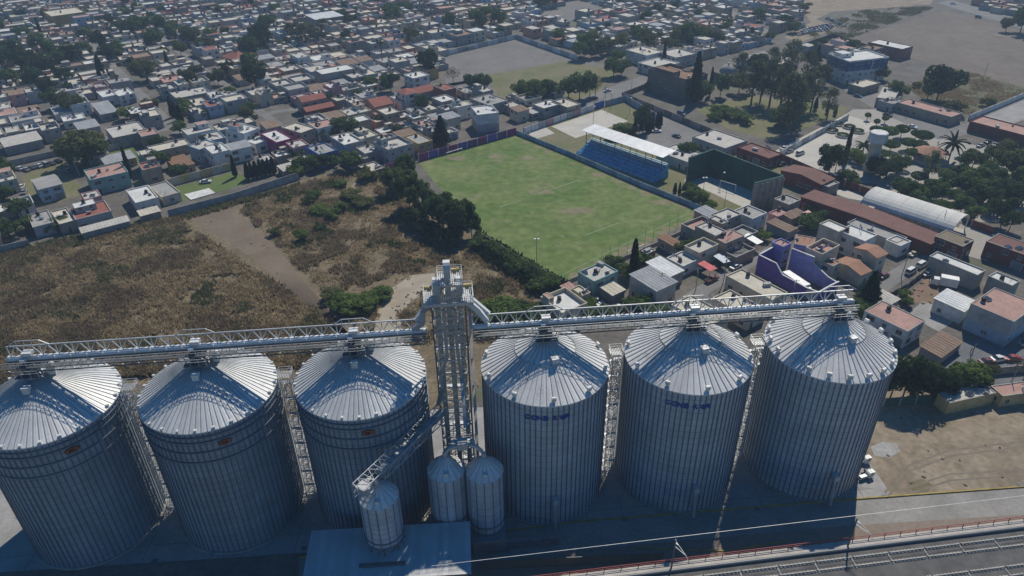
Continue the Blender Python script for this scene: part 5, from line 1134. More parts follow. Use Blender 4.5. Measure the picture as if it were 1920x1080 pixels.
canopy(((1718, 250), (1728, 245), (1743, 250), (1732, 256)), 3.0, M_WHITE, 'white marquee roof among the plaza trees')
canopy(((1735, 354), (1742, 349), (1752, 354), (1745, 359)), 2.6, mat('blue_tarp', (.05, .12, .40), .7), 'small blue market canopy under the plaza trees')
# round planters in the plaza
b = MB(); b.lathe([(3.0, 0.03), (3.0, .7), (2.6, .7), (2.6, .5), (.02, .5)], 20); PLT = b.mesh('kerb_ring', WALLS['pale grey'])
# church
HN[0] += 1
cx = [(1226, 128), (1262, 116), (1312, 138), (1286, 152)]; ctr, ang, w, d = quad(*cx, 11.0); HRECT.append((ctr.x, ctr.y, ang, w/2+4, d/2+4))
ch_ = house(ctr, ang, w, d, 11.0, 'stone', 'rust', 'dark stone church with ruined roof edge among cypresses', dense=.12, seed=991, group=None, name='church', cat='church', par=1.3, tank=False, upper=(-.3, .1, .3, .5, 2.6, 'rust'))
for k in range(4):
    b = MB(); x = -w/2+w*(k+.2)/4; b.hexa([(x, -d/2-1.4, 0), (x+1.1, -d/2-1.4, 0), (x+1.1, -d/2-.01, 0), (x, -d/2-.01, 0), (x, -d/2-.5, 8.5), (x+1.1, -d/2-.5, 8.5), (x+1.1, -d/2-.01, 9.2), (x, -d/2-.01, 9.2)]); b.build('buttress', WALLS['stone'], ch_)
b = MB(); b.lathe([(3.4, 0), (3.4, 9.5), (3.0, 10.2), (.02, 11.4)], 10, c=(w/2, 0)); b.build('apse', WALLS['stone'], ch_)
do = at(1362, 152); HRECT.append((do.x, do.y, GA, 8, 8))
dm = tag(empty('church_dome', do, GA), 'pale domed chapel right of the stone church', 'church')
b = MB(); b.box(-6, -6, 0, 6, 6, 5); b.build('wall', WALLS['stone'], dm)
b = MB(); b.lathe([(4.4*math.cos(t), 5+3.8*math.sin(t)) for t in np.linspace(0, math.pi/2-.02, 9)], 24); smooth(b.build('dome', WALLS['grey'], dm).data)
b = MB(); b.cyl((0, 0, 8.7), (0, 0, 9.8), .5, n=8); b.build('lantern', WALLS['white'], dm)
# pool cover and playground frame on the walled lawn
b = MB(); q = [at(x, y) for x, y in ((346, 366), (392, 354), (404, 363), (358, 376))]; o = sum(q, Vector())/4; b.hexa([v-o+Vector((0, 0, .03)) for v in q[::-1]]+[v-o+Vector((0, 0, .35)) for v in q[::-1]]); pc = link('pool_cover', b.mesh('pool_cover', WALLS['white']), None, o); tag(pc, 'white rectangular slab on the walled lawn', 'slab')
sw = tag(empty('swing_frame', at(388, 335), GA), 'red-legged play frame behind the car on the lawn', 'swing')
for s in (-1, 1):
    for y in (-1, 1): b = MB(); b.beam((s*2, y*1.2, 0), (s*2, 0, 2.8), .12); b.build('leg', mat('red_tube', (.5, .12, .08), .6), sw)
b = MB(); b.beam((-2, 0, 2.8), (2, 0, 2.8), .12); b.build('top_bar', M_DARKST, sw)

# ------------------------------------------------------------------ infill houses on the street grid
NOBUILD = [LOT, PIT, YARD, PLAZA,
  P((-200, 480), (0, 470), (330, 400), (560, 335), (640, 318), (720, 310), (1060, 560), (1060, 700), (-300, 700)),
  P((790, 310), (965, 245), (1045, 200), (1165, 165), (1460, 275), (1460, 400), (1320, 410), (1050, 540)),
  P((826, 165), (832, 92), (968, 62), (1170, 120), (1230, 140), (1160, 185), (1030, 190), (985, 180), (930, 192), (900, 170)),
  P((1165, 180), (1215, 130), (1320, 110), (1440, 80), (1580, 120), (1650, 160), (1610, 225), (1450, 305)),
  P((1560, 75), (1770, 10), (2100, 60), (2100, 300), (1640, 200), (1640, 110)),
  P((1400, 60), (1500, 60), (1500, -20), (1900, -40), (1800, 30), (1600, 80), (1480, 95)),
  P((1430, 270), (1640, 200), (2000, 230), (2000, 500), (1740, 500), (1450, 400)),
  P((975, 36), (1075, 2), (1130, 10), (1150, 26), (1060, 44)),
  P((290, 405), (300, 345), (440, 306), (530, 318), (575, 345), (340, 415)),
  P((20, 335), (25, 302), (130, 288), (165, 370), (60, 400)), P((200, 288), (245, 272), (280, 300), (240, 310)),
  P((690, 335), (790, 288), (968, 234), (990, 262), (830, 365), (905, 450), (760, 430)),
  [(-400, -100), (400, -100), (400, 160), (75, 160), (40, 190), (-60, 260), (-200, 190), (-400, 190)]]
def taken(x, y, mrg):
    for (hx, hy, an, a, c) in HRECT:
        dx, dy = x-hx, y-hy; u = dx*math.cos(an)+dy*math.sin(an); v = -dx*math.sin(an)+dy*math.cos(an)
        if abs(u) < a+mrg and abs(v) < c+mrg: return True
    return False
STREETS = [(at(405, 322), at(130, 40), 5), (at(560, 262), at(300, 70), 4.5), (at(1440, 62), at(1340, 5), 5), (at(100, 275), at(900, 150), 4)]
def onstreet(x, y):
    for a, c, w in STREETS:
        d = c-a; t = max(0, min(1, ((x-a.x)*d.x+(y-a.y)*d.y)/(d.x**2+d.y**2)))
        if math.hypot(x-a.x-d.x*t, y-a.y-d.y*t) < w+1.2: return True
    return False
rg = random.Random(21); cand = []
vrow = 120.0; ri = 0
while vrow < 760:
    fr_ = 1.0 if vrow < 300 else 1.25; dep = rg.uniform(7.5, 10.5)*fr_; u = -330.0+rg.uniform(-5, 5)
    while u < 640:
        w = rg.choice((rg.uniform(4.5, 7.5), rg.uniform(6, 11)))*fr_
        if int((u+400)/85) != int((u+w+400)/85): u += 5.0
        for half in (0,):
            cu_, cv_ = u+w/2, vrow+dep/2
            x, y = GU.x*cu_+GV.x*cv_, GU.y*cu_+GV.y*cv_
            q = px((x, y, 0))
            if -70 < q[0] < 1990 and -14 < q[1] < 640 and y > 150 and y < 720 and rg.random() < .96:
                if not any(pin(pg, x, y) for pg in NOBUILD) and not taken(x, y, 3.6) and not onstreet(x, y):
                    cand.append((x, y, w, dep, ri, q[0]))
        u += w+rg.choice((0.2, .2, .3, .6, 1.4))
    vrow += dep+(4.6 if ri % 4 == 3 else rg.uniform(.4, 1.6)); ri += 1
WN = ['grey']*10+['pale grey']*8+['white']*6+['tan']*4+['cream']*4+['salmon', 'brick red', 'light blue', 'ochre', 'pink']
RN_ = ['grey']*5+['pale']*10+['white']*5+['cream']*7+['pink']*2+['red']*1+['sheet']*3+['rustsheet']*2+['dark']*1
cand.sort(key=lambda t: t[0]**2+t[1]**2)
NEAR = cand[:300-NB_-2]; FARC = cand[300-NB_-2:]
rows = {}
for i, t in enumerate(NEAR): rows.setdefault(t[4], []).append(i)
rk = sorted(rows); place = {}
for n, k in enumerate(rk):
    for j, i in enumerate(sorted(rows[k], key=lambda i: NEAR[i][5])): place[i] = (n, j)
for i, (x, y, w, dep, r_, sx) in enumerate(NEAR):
    wl, rf = rg.choice(WN), rg.choice(RN_); two = rg.random() < .42; h = rg.uniform(5.4, 6.6) if two else rg.uniform(2.9, 3.9)
    st_ = 'flat'
    if rf in ('sheet', 'rustsheet'): st_ = 'sheet'
    elif rf == 'red' and rg.random() < .5: st_ = 'gable'
    d2 = dep*rg.uniform(.72, 1.0); w2 = w*rg.uniform(.86, 1.0)
    up = (rg.choice((-.24, .24)), rg.choice((-.22, .22)), rg.uniform(.32, .5), rg.uniform(.32, .5), 2.3, rg.choice(('grey', 'pale', 'cream', 'pink'))) if rg.random() < .38 else None
    rn = {'sheet': 'sheet', 'rustsheet': 'rusty', 'dark': 'dark', 'pale': 'pale'}.get(rf, rf)
    n, j = place[i]
    lab = '%s %s house, %s roof, %s from left in infill row %s' % (wl, 'two-storey' if two else 'low', rn, ordn(j), ordn(n))
    lab = '%s %s house, %s roof, %s from left in %s town row back' % (wl, 'two-storey' if two else 'low', rn, ordn(j), ordn(n))
    far = math.hypot(x, y) > 420
    house((x, y), GA+rg.gauss(0, .02), w2, d2, h, wl, rf, lab, style=st_, upper=up, tank=rg.random() < .6, dense=.5 if not far else .3, faces='SW' if x < 30 else 'S', seed=5000+i, par=rg.choice((.25, .4, .4, .9)))
# the many houses further back: one mass
fb = MB(); fm = [WALLS[k] for k in ('grey', 'pale grey', 'white', 'tan', 'cream', 'salmon', 'light blue')]+[ROOFS[k] for k in ('grey', 'pale', 'white', 'cream', 'pink', 'red', 'sheet', 'rustsheet')]+[M_GLASS, M_BLACK]
for (x, y, w, dep, r_, sx) in FARC:
    wi = rg.choice((0, 0, 0, 1, 1, 2, 3, 3, 3, 4, 4, 5, 6)); rf = 7+rg.choice((0, 0, 1, 1, 1, 2, 3, 3, 3, 3, 4, 4, 5, 6, 7, 7)); h = rg.choice((3, 3.3, 3.6, 5.6, 6.2)); a = GA+rg.gauss(0, .03); c, s = math.cos(a), math.sin(a)
    def bx(x0, y0, z0, x1, y1, z1, mi, tp=None):
        k = len(fb.f); p = [(x+px_*c-py_*s, y+px_*s+py_*c, z) for z in (z0, z1) for px_, py_ in ((x0, y0), (x1, y0), (x1, y1), (x0, y1))]; fb.hexa(p, mi)
        if tp is not None: fb.m[k+1] = tp
    w2, d2 = w/2*rg.uniform(.84, 1), dep/2*rg.uniform(.7, 1)
    bx(-w2, -d2, 0, w2, d2, h, wi, rf)
    for (x0, y0, x1, y1) in ((-w2, -d2, w2, -d2+.2), (-w2, d2-.2, w2, d2), (-w2, -d2+.2, -w2+.2, d2-.2)): bx(x0, y0, h+.002, x1, y1, h+.5, wi)
    if rg.random() < .4: q = rg.uniform(-.4, .1)*w2; bx(q, 0, h+.003, q+w2*.7, d2*.8, h+2.2, wi, 7+rg.choice((0, 1, 2, 3)))
    if rg.random() < .5: q = rg.uniform(-.6, .5)*w2; bx(q, -d2*.5, h+.004, q+1.0, -d2*.5+1.0, h+1.5, 16)
    for k in range(2 if w > 7 else 1):
        for z in ((1.0,) if h < 5 else (1.0, 3.9)):
            if rg.random() < .6: q = -w2+2*w2*(k+.5)/(2 if w > 7 else 1); bx(q-.7, -d2-.03, z, q+.7, -d2-.002, z+1.2, 15)
stuff(fb.build('distant_houses', fm), 'dense mass of small flat-roofed houses in the far distance', 'houses')
# ------------------------------------------------------------------ trees
nr = np.random.default_rng(5)
def leafcloud(cent, rad, n, size, flat=1.0, droop=0.0, shell=.72):
    """n leaf quads spread through clumps: cent (k,3), rad (k,)"""
    k = len(cent); idx = nr.choice(k, n, p=(rad**2)/np.sum(rad**2))
    d = nr.normal(size=(n, 3)); d /= np.linalg.norm(d, axis=1)[:, None]
    rr = rad[idx]*(shell+(1-shell)*nr.random(n)**.6)
    c = cent[idx]+d*rr[:, None]*np.array([1, 1, flat])
    c[:, 2] -= droop*nr.random(n)*rad[idx]
    nm = d+nr.normal(scale=.32, size=(n, 3)); nm /= np.linalg.norm(nm, axis=1)[:, None]
    t = np.cross(nm, nr.normal(size=(n, 3))); t /= np.linalg.norm(t, axis=1)[:, None]; bt = np.cross(nm, t)
    s = size*(.6+.8*nr.random(n))[:, None]
    v = np.stack([c-t*s, c-bt*s*.55, c+t*s, c+bt*s*.55], 1).reshape(-1, 3)
    return v
def npmesh(name, v, m, per=4):
    n = len(v)//per; me = bpy.data.meshes.new(name); me.vertices.add(len(v)); me.vertices.foreach_set('co', v.astype(np.float32).ravel())
    me.loops.add(n*per); me.loops.foreach_set('vertex_index', np.arange(n*per, dtype=np.int32)); me.polygons.add(n)
    me.polygons.foreach_set('loop_start', np.arange(0, n*per, per, dtype=np.int32)); me.polygons.foreach_set('loop_total', np.full(n, per, dtype=np.int32))
    me.materials.append(m); me.update(calc_edges=True); return me
M_BARK = mat('bark', (.085, .065, .05), .95, var=.3, scale=1.5)
LF = {'broad': leafmat('leaf_dark', (.045, .080, .030), (.135, .19, .062)), 'olive': leafmat('leaf_olive', (.085, .10, .04), (.17, .18, .07)), 'light': leafmat('leaf_light', (.075, .12, .034), (.16, .22, .06)),
      'cypress': leafmat('leaf_cypress', (.014, .030, .017), (.034, .060, .025)), 'euc': leafmat('leaf_euc', (.06, .08, .045), (.15, .17, .085)), 'dry': leafmat('leaf_dry', (.10, .085, .045), (.16, .13, .065)), 'palm': leafmat('leaf_palm', (.020, .035, .014), (.05, .075, .025))}
def crown_broad(n=2600, size=.085, k=26, squash=.85, seed=0, rmin=.19, rvar=.19):
    c = nr.normal(size=(k, 3)); c /= np.linalg.norm(c, axis=1)[:, None]; c *= (.40+.45*nr.random(k))[:, None]; c[:, 2] = c[:, 2]*squash
    c[:, 2] = np.abs(c[:, 2])*np.where(nr.random(k) < .68, 1, -.75); r = rmin+rvar*nr.random(k)
    v = leafcloud(c, r, n, size); v[:, 2] += .8; return v          # unit: radius ~1, base of crown ~0
def crown_euc(n=2600):
    k = 30; z = nr.random(k)**.8; ang = nr.random(k)*6.283; rr = (.15+.62*np.sin(np.pi*np.clip(z*.9+.1, 0, 1)))*(.4+.6*nr.random(k))
    c = np.stack([rr*np.cos(ang), rr*np.sin(ang), z*1.9], 1); return leafcloud(c, .16+.17*nr.random(k), n, .06, flat=.9, droop=.6)
def crown_cyp(n=1500, w=.22):
    z = nr.random(n); rad = w*np.sqrt(np.clip(1-z, .0, 1))*np.clip(z*9, .25, 1); a = nr.random(n)*6.283; q = .65+.35*nr.random(n)
    c = np.stack([rad*q*np.cos(a), rad*q*np.sin(a), z], 1); t = np.stack([np.cos(a)*.25, np.sin(a)*.25, np.ones(n)], 1)+nr.normal(scale=.25, size=(n, 3)); t /= np.linalg.norm(t, axis=1)[:, None]
    s = .045*(.6+.8*nr.random(n))[:, None]; bt = np.cross(t, nr.normal(size=(n, 3))); bt /= np.linalg.norm(bt, axis=1)[:, None]
    return np.stack([c-t*s, c-bt*s*.5, c+t*s*1.3, c+bt*s*.5], 1).reshape(-1, 3)
def crown_pine(n=1800):
    z = nr.random(n)**1.2; lay = .5+.5*np.abs(np.sin(z*22)); rad = .36*(1-z)*lay+.02; a = nr.random(n)*6.283; q = .3+.7*nr.random(n)**.5
    c = np.stack([rad*q*np.cos(a), rad*q*np.sin(a), .08+z*.92], 1); t = np.stack([np.cos(a), np.sin(a), -.15+0*a], 1)+nr.normal(scale=.25, size=(n, 3)); t /= np.linalg.norm(t, axis=1)[:, None]
    s = .05*(.6+.8*nr.random(n))[:, None]; bt = np.cross(t, nr.normal(size=(n, 3))); bt /= np.linalg.norm(bt, axis=1)[:, None]
    return np.stack([c-t*s, c-bt*s*.5, c+t*s, c+bt*s*.5], 1).reshape(-1, 3)
def crown_top(n=1400):     # clipped flat-domed crown
    d = nr.normal(size=(n, 3)); d /= np.linalg.norm(d, axis=1)[:, None]; d[:, 2] *= .52; c = d*(.9+.1*nr.random(n))[:, None]; c[:, 2] += .5
    nm = d+nr.normal(scale=.3, size=(n, 3)); nm /= np.linalg.norm(nm, axis=1)[:, None]; t = np.cross(nm, nr.normal(size=(n, 3))); t /= np.linalg.norm(t, axis=1)[:, None]; bt = np.cross(nm, t); s = .1*(.6+.8*nr.random(n))[:, None]
    return np.stack([c-t*s, c-bt*s*.6, c+t*s, c+bt*s*.6], 1).reshape(-1, 3)
def crown_palm():
    V = []
    for k in range(26):
        a = 6.283*k/26+nr.random()*.2; e = nr.uniform(-.5, 1.1); p = np.zeros(3); d = np.array([math.cos(a)*math.cos(e), math.sin(a)*math.cos(e), math.sin(e)]); side = np.array([-math.sin(a), math.cos(a), 0])
        for q in range(6):
            w0, w1 = .12*(1-abs(q/6-.3)), .12*(1-abs((q+1)/6-.3)); n_ = p+d*.19; d = d+np.array([0, 0, -.17]); d /= np.linalg.norm(d)
            for s in (-1, 1): V += [p, p+side*s*w0-np.array([0, 0, .05]), n_+side*s*w1-np.array([0, 0, .05]), n_]
            p = n_
    return np.array(V)
b_v = [crown_broad() for _ in range(4)]; big_v = [crown_broad(8000, .052, 46, .85, 0, .12, .15) for _ in range(3)]
CM = {}
for kind, mm in (('broad', 'broad'), ('olive', 'olive'), ('light', 'light')): CM[kind] = [npmesh('crown', v, LF[mm]) for v in b_v]
CM['big'] = [npmesh('crown', v, leafmat('leaf_big', (.055, .09, .03), (.18, .235, .075))) for v in big_v]; CM['euc'] = [npmesh('crown', crown_euc(1900), LF['euc']) for _ in range(4)]
CM['cypress'] = [npmesh('crown', crown_cyp(1500, .12), LF['cypress']), npmesh('crown', crown_cyp(1500, .17), LF['cypress'])]; CM['pine'] = [npmesh('crown', crown_pine(), LF['cypress']) for _ in range(2)]
CM['clipped'] = [npmesh('crown', crown_top(), LF['broad']) for _ in range(3)]; CM['palm'] = [npmesh('crown', crown_palm(), LF['palm'])]
CM['dry'] = [npmesh('crown', crown_broad(700, .05), LF['dry'])]
CM['darkbroad'] = [npmesh('crown', v, leafmat('leaf_verydark', (.026, .046, .022), (.075, .11, .042))) for v in b_v]
def trunkmesh(fork=4, sp=.45):
    b = MB(); b.cyl((0, 0, -.02), (.02, .01, .5), .045, .032, 7)
    for k in range(fork):
        a = 6.283*k/fork+.4; p = Vector((.02, .01, .48)); q = Vector((math.cos(a)*sp*.5, math.sin(a)*sp*.5, .75)); r2 = Vector((math.cos(a)*sp, math.sin(a)*sp, 1.05)); b.cyl(p, q, .024, .016, 6); b.cyl(q, r2, .016, .006, 5)
    return b.mesh('trunk', M_BARK)
TRK = [trunkmesh(4), trunkmesh(5, .38)]
b = MB(); b.cyl((0, 0, -.02), (0, 0, 1), .03, .012, 7); TRK_S = b.mesh('trunk', M_BARK)
b = MB(); b.cyl((0, 0, -.02), (.02, 0, 1), .05, .04, 8); TRK_P = b.mesh('trunk', mat('palm_bark', (.13, .10, .075), .95, var=.3, scale=2))
KN = {'broad': ('broadleaf_tree', 'dark round-crowned tree'), 'olive': ('broadleaf_tree', 'olive green round-crowned tree'), 'light': ('broadleaf_tree', 'light green leafy tree'), 'big': ('pepper_tree', 'large spreading green tree'), 'euc': ('eucalyptus_tree', 'tall loose-crowned tree'),
      'cypress': ('cypress_tree', 'slim dark cypress'), 'pine': ('conifer_tree', 'dark conical conifer'), 'clipped': ('clipped_tree', 'clipped flat-domed tree'), 'palm': ('palm_tree', 'palm tree'), 'dry': ('bare_tree', 'nearly leafless dry tree'), 'darkbroad': ('broadleaf_tree', 'very dark dense tree')}
TREES = {}
def T(x, y, kind, h, r, zone): TREES.setdefault((kind, zone), []).append((at(x, y), h, r))
def spec(zone, txt):
    f = .8 if zone == 'in the plaza' else 1.0
    for e in txt.split(';'):
        p = e.split(); T(float(p[0]), float(p[1]), p[2], float(p[3])*(.9 if f < 1 else 1), float(p[4])*f, zone)
spec('in the upper left grove', '45 80 broad 10 6;75 95 broad 11 6;12 130 broad 12 7;48 140 darkbroad 14 8;85 145 darkbroad 13 8;108 140 broad 12 7;140 125 darkbroad 13 7;30 110 broad 12 7;100 110 broad 12 6;165 82 broad 10 6;190 96 darkbroad 12 6;228 66 broad 10 6;250 75 darkbroad 13 7;268 68 broad 13 7;292 92 broad 12 7;330 78 broad 12 7;360 85 olive 12 7;388 100 olive 10 6;20 165 broad 10 6;95 185 darkbroad 11 5;104 205 broad 10 5;65 165 broad 11 6;125 160 broad 10 5;225 105 broad 9 5;340 105 olive 9 5;205 120 darkbroad 11 6;160 110 broad 10 6;395 80 light 9 5;300 60 broad 11 6;78 68 cypress 12 12;194 152 cypress 14 14;316 128 cypress 10 10;235 40 broad 10 6;5 60 broad 9 5')
spec('among the left town rows', '276 152 olive 12 8;366 165 olive 11 7;138 214 olive 10 7;286 214 olive 8 5;345 206 light 6 3.5;160 310 olive 14 11;182 306 broad 10 7;338 252 light 6 4.5;300 318 broad 8 5.5;338 336 broad 6 4;15 375 light 5 4;40 405 broad 6 5;60 430 broad 5 4;105 432 light 4 4;20 445 broad 6 5;130 425 broad 4 3;325 220 cypress 9 9;333 226 cypress 8 8;341 232 cypress 9 9;246 335 cypress 13 9;348 214 light 5 4;20 340 broad 9 4;430 190 broad 7 5;300 280 broad 6 4;470 215 broad 6 4;240 225 light 6 5;410 160 olive 8 5')
spec('beside the cypress hedge', '442 332 cypress 9 9;466 336 cypress 7 8;474 336 cypress 7 8;482 334 cypress 7 8;490 332 cypress 7 8;498 330 cypress 7 8;506 328 cypress 7 8;514 326 cypress 7 8')
spec('in the town centre rows', '492 98 darkbroad 16 9;470 110 broad 13 7;505 60 broad 12 7;482 168 darkbroad 14 8;470 140 broad 12 6;560 85 euc 15 6;575 88 euc 16 6;590 84 euc 14 5;605 82 euc 13 5;545 80 euc 13 5;784 82 dry 14 7;775 84 olive 10 5;842 60 broad 13 6;905 58 broad 15 8;935 52 broad 12 6;890 50 darkbroad 12 6;803 142 darkbroad 14 7;733 172 broad 9 6;735 40 broad 12 8;760 30 broad 10 7;672 185 broad 5 3;828 272 pine 13 13;648 254 broad 8 6.5;672 238 light 5 4;598 262 light 5 4;850 158 dry 9 5;718 122 palm 15 3;695 165 light 6 4;745 255 olive 5 3;560 300 light 5 4;600 318 broad 6 5;570 322 broad 6 5;620 312 light 5 4;655 318 broad 7 6;690 336 olive 4 5;555 330 light 4 4;630 262 light 4 3')
spec('below the dirt pitch', '884 170 broad 8 5;905 172 broad 9 5;980 190 broad 10 6;1000 196 broad 12 7;1018 192 broad 11 6;1040 190 broad 9 5;1066 185 broad 10 6;1086 188 broad 14 7;1106 180 broad 12 4;1116 182 dry 11 4;1150 145 broad 10 6;1165 142 broad 9 6;1156 120 light 8 5')
spec('behind the dirt pitch', '1098 104 light 13 5;1088 112 broad 10 6;1108 108 broad 11 5;1126 106 broad 10 5;1140 100 olive 9 5;1165 96 olive 10 6;1190 78 olive 10 5;1205 84 broad 10 6;1216 92 olive 9 6;1252 104 olive 10 6;1270 88 olive 12 6;1288 88 broad 15 6;1302 84 light 12 6;1320 82 olive 10 6;1345 85 olive 9 5;1355 70 broad 9 6;1010 20 broad 11 7;1035 14 broad 11 7;1255 40 broad 7 5;1420 40 broad 8 6;1510 22 olive 6 5;1470 52 broad 8 7;1490 62 broad 7 6')
spec('in the church garden', '1244 122 cypress 14 10;1301 192 cypress 24 18;1290 185 broad 9 5;1316 190 broad 10 5;1245 165 broad 8 6;1225 168 light 5 5;1330 180 cypress 14 9;1350 182 broad 12 5;1385 150 euc 15 6;1408 196 euc 22 7;1425 192 euc 20 7;1442 200 euc 24 8;1462 205 euc 24 8;1470 242 euc 26 8;1486 244 euc 22 7;1500 212 euc 20 7;1520 208 euc 20 6;1550 222 euc 15 5;1480 140 euc 20 8;1440 150 euc 18 7;1510 150 euc 16 6;1535 160 olive 10 6;1480 232 broad 9 7;1462 238 broad 8 6;1350 215 light 4 6;1378 222 broad 4 6;1340 225 light 3 4;1400 232 light 4 4;1385 175 olive 9 7;1530 118 pine 10 10;1565 216 cypress 5 6;1528 206 cypress 6 7;1550 212 cypress 6 7;1420 140 darkbroad 11 7;1500 180 broad 9 6')
spec('by the ball courts', '1205 250 darkbroad 12 4;1198 252 darkbroad 10 3.5;1222 244 cypress 8 9;1232 240 cypress 7 8;1238 238 cypress 7 8;1190 250 cypress 7 8;1214 248 cypress 8 9;1164 255 light 5 5;1180 250 olive 4 5;1150 262 olive 4 4;1288 295 broad 6 5;1300 375 broad 5 4;1312 384 light 5 3.5;1330 392 light 3 3;1292 362 broad 4 3;1265 362 cypress 4 5;1273 366 cypress 5 5;1200 236 broad 8 4')
spec('behind the plaza', '1755 192 darkbroad 17 10;1738 188 broad 12 8;1912 62 broad 16 9;1940 70 broad 16 9;1885 60 olive 9 5;1676 182 broad 8 4;1690 186 light 6 4;1650 150 broad 7 5;1788 215 olive 6 6;1850 200 olive 4 4;1630 105 broad 6 4')
spec('in the plaza', '1552 332 darkbroad 14 7;1566 320 broad 10 5;1584 300 cypress 15 12;1600 300 light 5 5;1612 310 light 5 4.5;1660 336 darkbroad 9 8;1640 330 darkbroad 8 6;1680 328 broad 9 6;1700 378 broad 8 6;1722 384 light 7 6;1690 365 broad 7 6;1735 345 euc 15 5;1750 375 broad 8 6;1775 358 broad 7 6;1800 345 broad 8 7;1820 320 broad 9 7;1815 370 broad 10 7;1840 390 broad 9 7;1850 350 broad 10 8;1880 335 olive 15 9;1905 340 broad 14 9;1870 380 darkbroad 10 8;1900 385 darkbroad 9 7;1860 310 broad 8 6;1800 400 broad 7 5;1876 425 darkbroad 11 6;1890 435 broad 9 5;1585 345 broad 6 5;1600 352 light 4 4;1778 302 palm 10 7;1617 288 palm 5 5;1920 360 broad 11 8;1825 415 light 6 5;1945 320 darkbroad 12 9')
spec('on trunks in the plaza', '1664 262 clipped 6 5;1640 256 clipped 5 3.6;1688 258 clipped 6 4;1700 282 clipped 5.5 4.2;1722 286 clipped 5 4;1728 270 clipped 6 5;1668 284 clipped 5 4.5;1625 226 clipped 4 1.8;1642 238 clipped 4 1.8;1658 232 clipped 4 2;1708 300 clipped 5 4;1760 400 clipped 5 4.5;1790 380 clipped 5 4;1772 340 clipped 5 4.5;1720 345 clipped 5 4;1745 360 clipped 5 4;1830 345 clipped 5 4.5;1810 362 clipped 5 4.5;1650 300 clipped 4.5 4;1690 318 clipped 5 4;1856 405 clipped 5 4;1715 262 clipped 4.5 3')
spec('in the clump beside the football pitch', '740 364 big 11 5.5;768 392 big 14 6.5;794 410 big 13 6;762 352 big 13 6;832 432 big 13 6.5;862 446 big 14 6.8;812 428 big 11 5.5;885 448 big 9 4.5;845 460 darkbroad 6 5;780 425 darkbroad 7 5;805 442 darkbroad 5 5')
spec('along the near touchline', '925 470 light 3 3;945 482 broad 3 3;960 495 broad 3.2 3;985 508 light 3.5 3.4;1000 520 broad 3.6 3.6;1015 530 broad 3.8 3.8;1030 540 broad 3.8 3.8;1010 545 broad 3.4 3.8;940 595 light 5 6;965 605 light 5.5 6;990 600 broad 5 6;915 600 light 4 5;1005 612 broad 5 5;975 620 light 4 5;900 465 broad 4 4;970 510 broad 4 4')
spec('between the pitch houses', '1187 516 cypress 12 12;1205 496 light 4 3.5;1175 522 light 4 3;1150 505 broad 4 4;1210 588 light 5 5;1190 582 broad 4 4;1225 598 light 4 4;1290 480 broad 5 4.5;1282 476 light 4 3.5;1310 488 broad 4 3.5;1530 425 broad 5 5;1515 430 broad 5 4.5;1625 572 pine 11 11;1612 590 broad 4 4;1695 562 light 3 2.6;1110 592 light 4 4.5;1090 590 broad 4 4;1150 596 olive 3.5 4;1430 450 light 3 3;1520 396 broad 3 3;1700 575 light 2.5 2;1060 600 broad 4 4')
spec('beside the end silo', '1690 752 darkbroad 12 4.5;1668 748 darkbroad 11 4;1716 750 darkbroad 11 4.5;1742 748 darkbroad 9 4;1762 742 darkbroad 7 4;1790 730 light 7 4;1815 730 light 7 4.5;1838 726 olive 6 3.5;1728 742 darkbroad 8 4;1915 720 dry 7 4')
spec('on the weedy lot', '648 580 light 4 5;668 586 light 4 5;690 575 light 3.5 4.5;625 562 olive 3 4;600 400 light 3 4;625 410 light 3.5 3.5;640 395 light 3 3;565 450 light 3.5 3;590 372 light 3 3;580 380 olive 2.5 3;660 372 olive 3 5;680 385 olive 3 5;640 350 light 2.5 3;520 440 olive 2.5 3;715 560 light 3 4;600 430 broad 2 2.5')
tr = random.Random(3)
for (kind, zone), L in TREES.items():
    L.sort(key=lambda t: px(t[0])[0]); nm, desc = KN[kind]
    for i, (p, h, r) in enumerate(L):
        o = empty(nm, p, tr.uniform(0, 6.28)); cms = CM[kind]; cm = cms[i % len(cms)]
        lab = desc+' '+zone if len(L) == 1 else '%s, %s from left %s' % (desc, ordn(i), zone)
        tag(o, lab, 'tree', 'trees '+zone)
        if kind in ('cypress', 'pine'):
            link('trunk', TRK_S, o, None, 0, (h*.5, h*.5, h*.6)); link('crown', cm, o, (0, 0, h*.03), 0, (r*1.0, r*1.0, h*.97))
        elif kind == 'palm':
            link('trunk', TRK_P, o, None, 0, (6, 6, h*.9)); link('crown', cm, o, (0, 0, h*.88), 0, r*.95)
        elif kind == 'clipped':
            link('trunk', TRK_S, o, None, 0, (6, 6, h*.6)); link('crown', cm, o, (0, 0, h*.42), 0, (r*.8, r*.8, h*.5))
        elif kind == 'euc':
            link('trunk', TRK[1], o, None, 0, (h*.5, h*.5, h*.75)); link('crown', cm, o, (0, 0, h*.28), 0, (r*1.1, r*1.1, h*.36))
        else:
            cs = h*.50; lowc = .12 if h < 6 else .2
            link('trunk', TRK[i % 2], o, None, 0, (max(r*.9, h*.4), max(r*.9, h*.4), h*.68)); link('crown', cm, o, (0, 0, h*lowc), 0, (r, r, h*(1-lowc)/1.55))
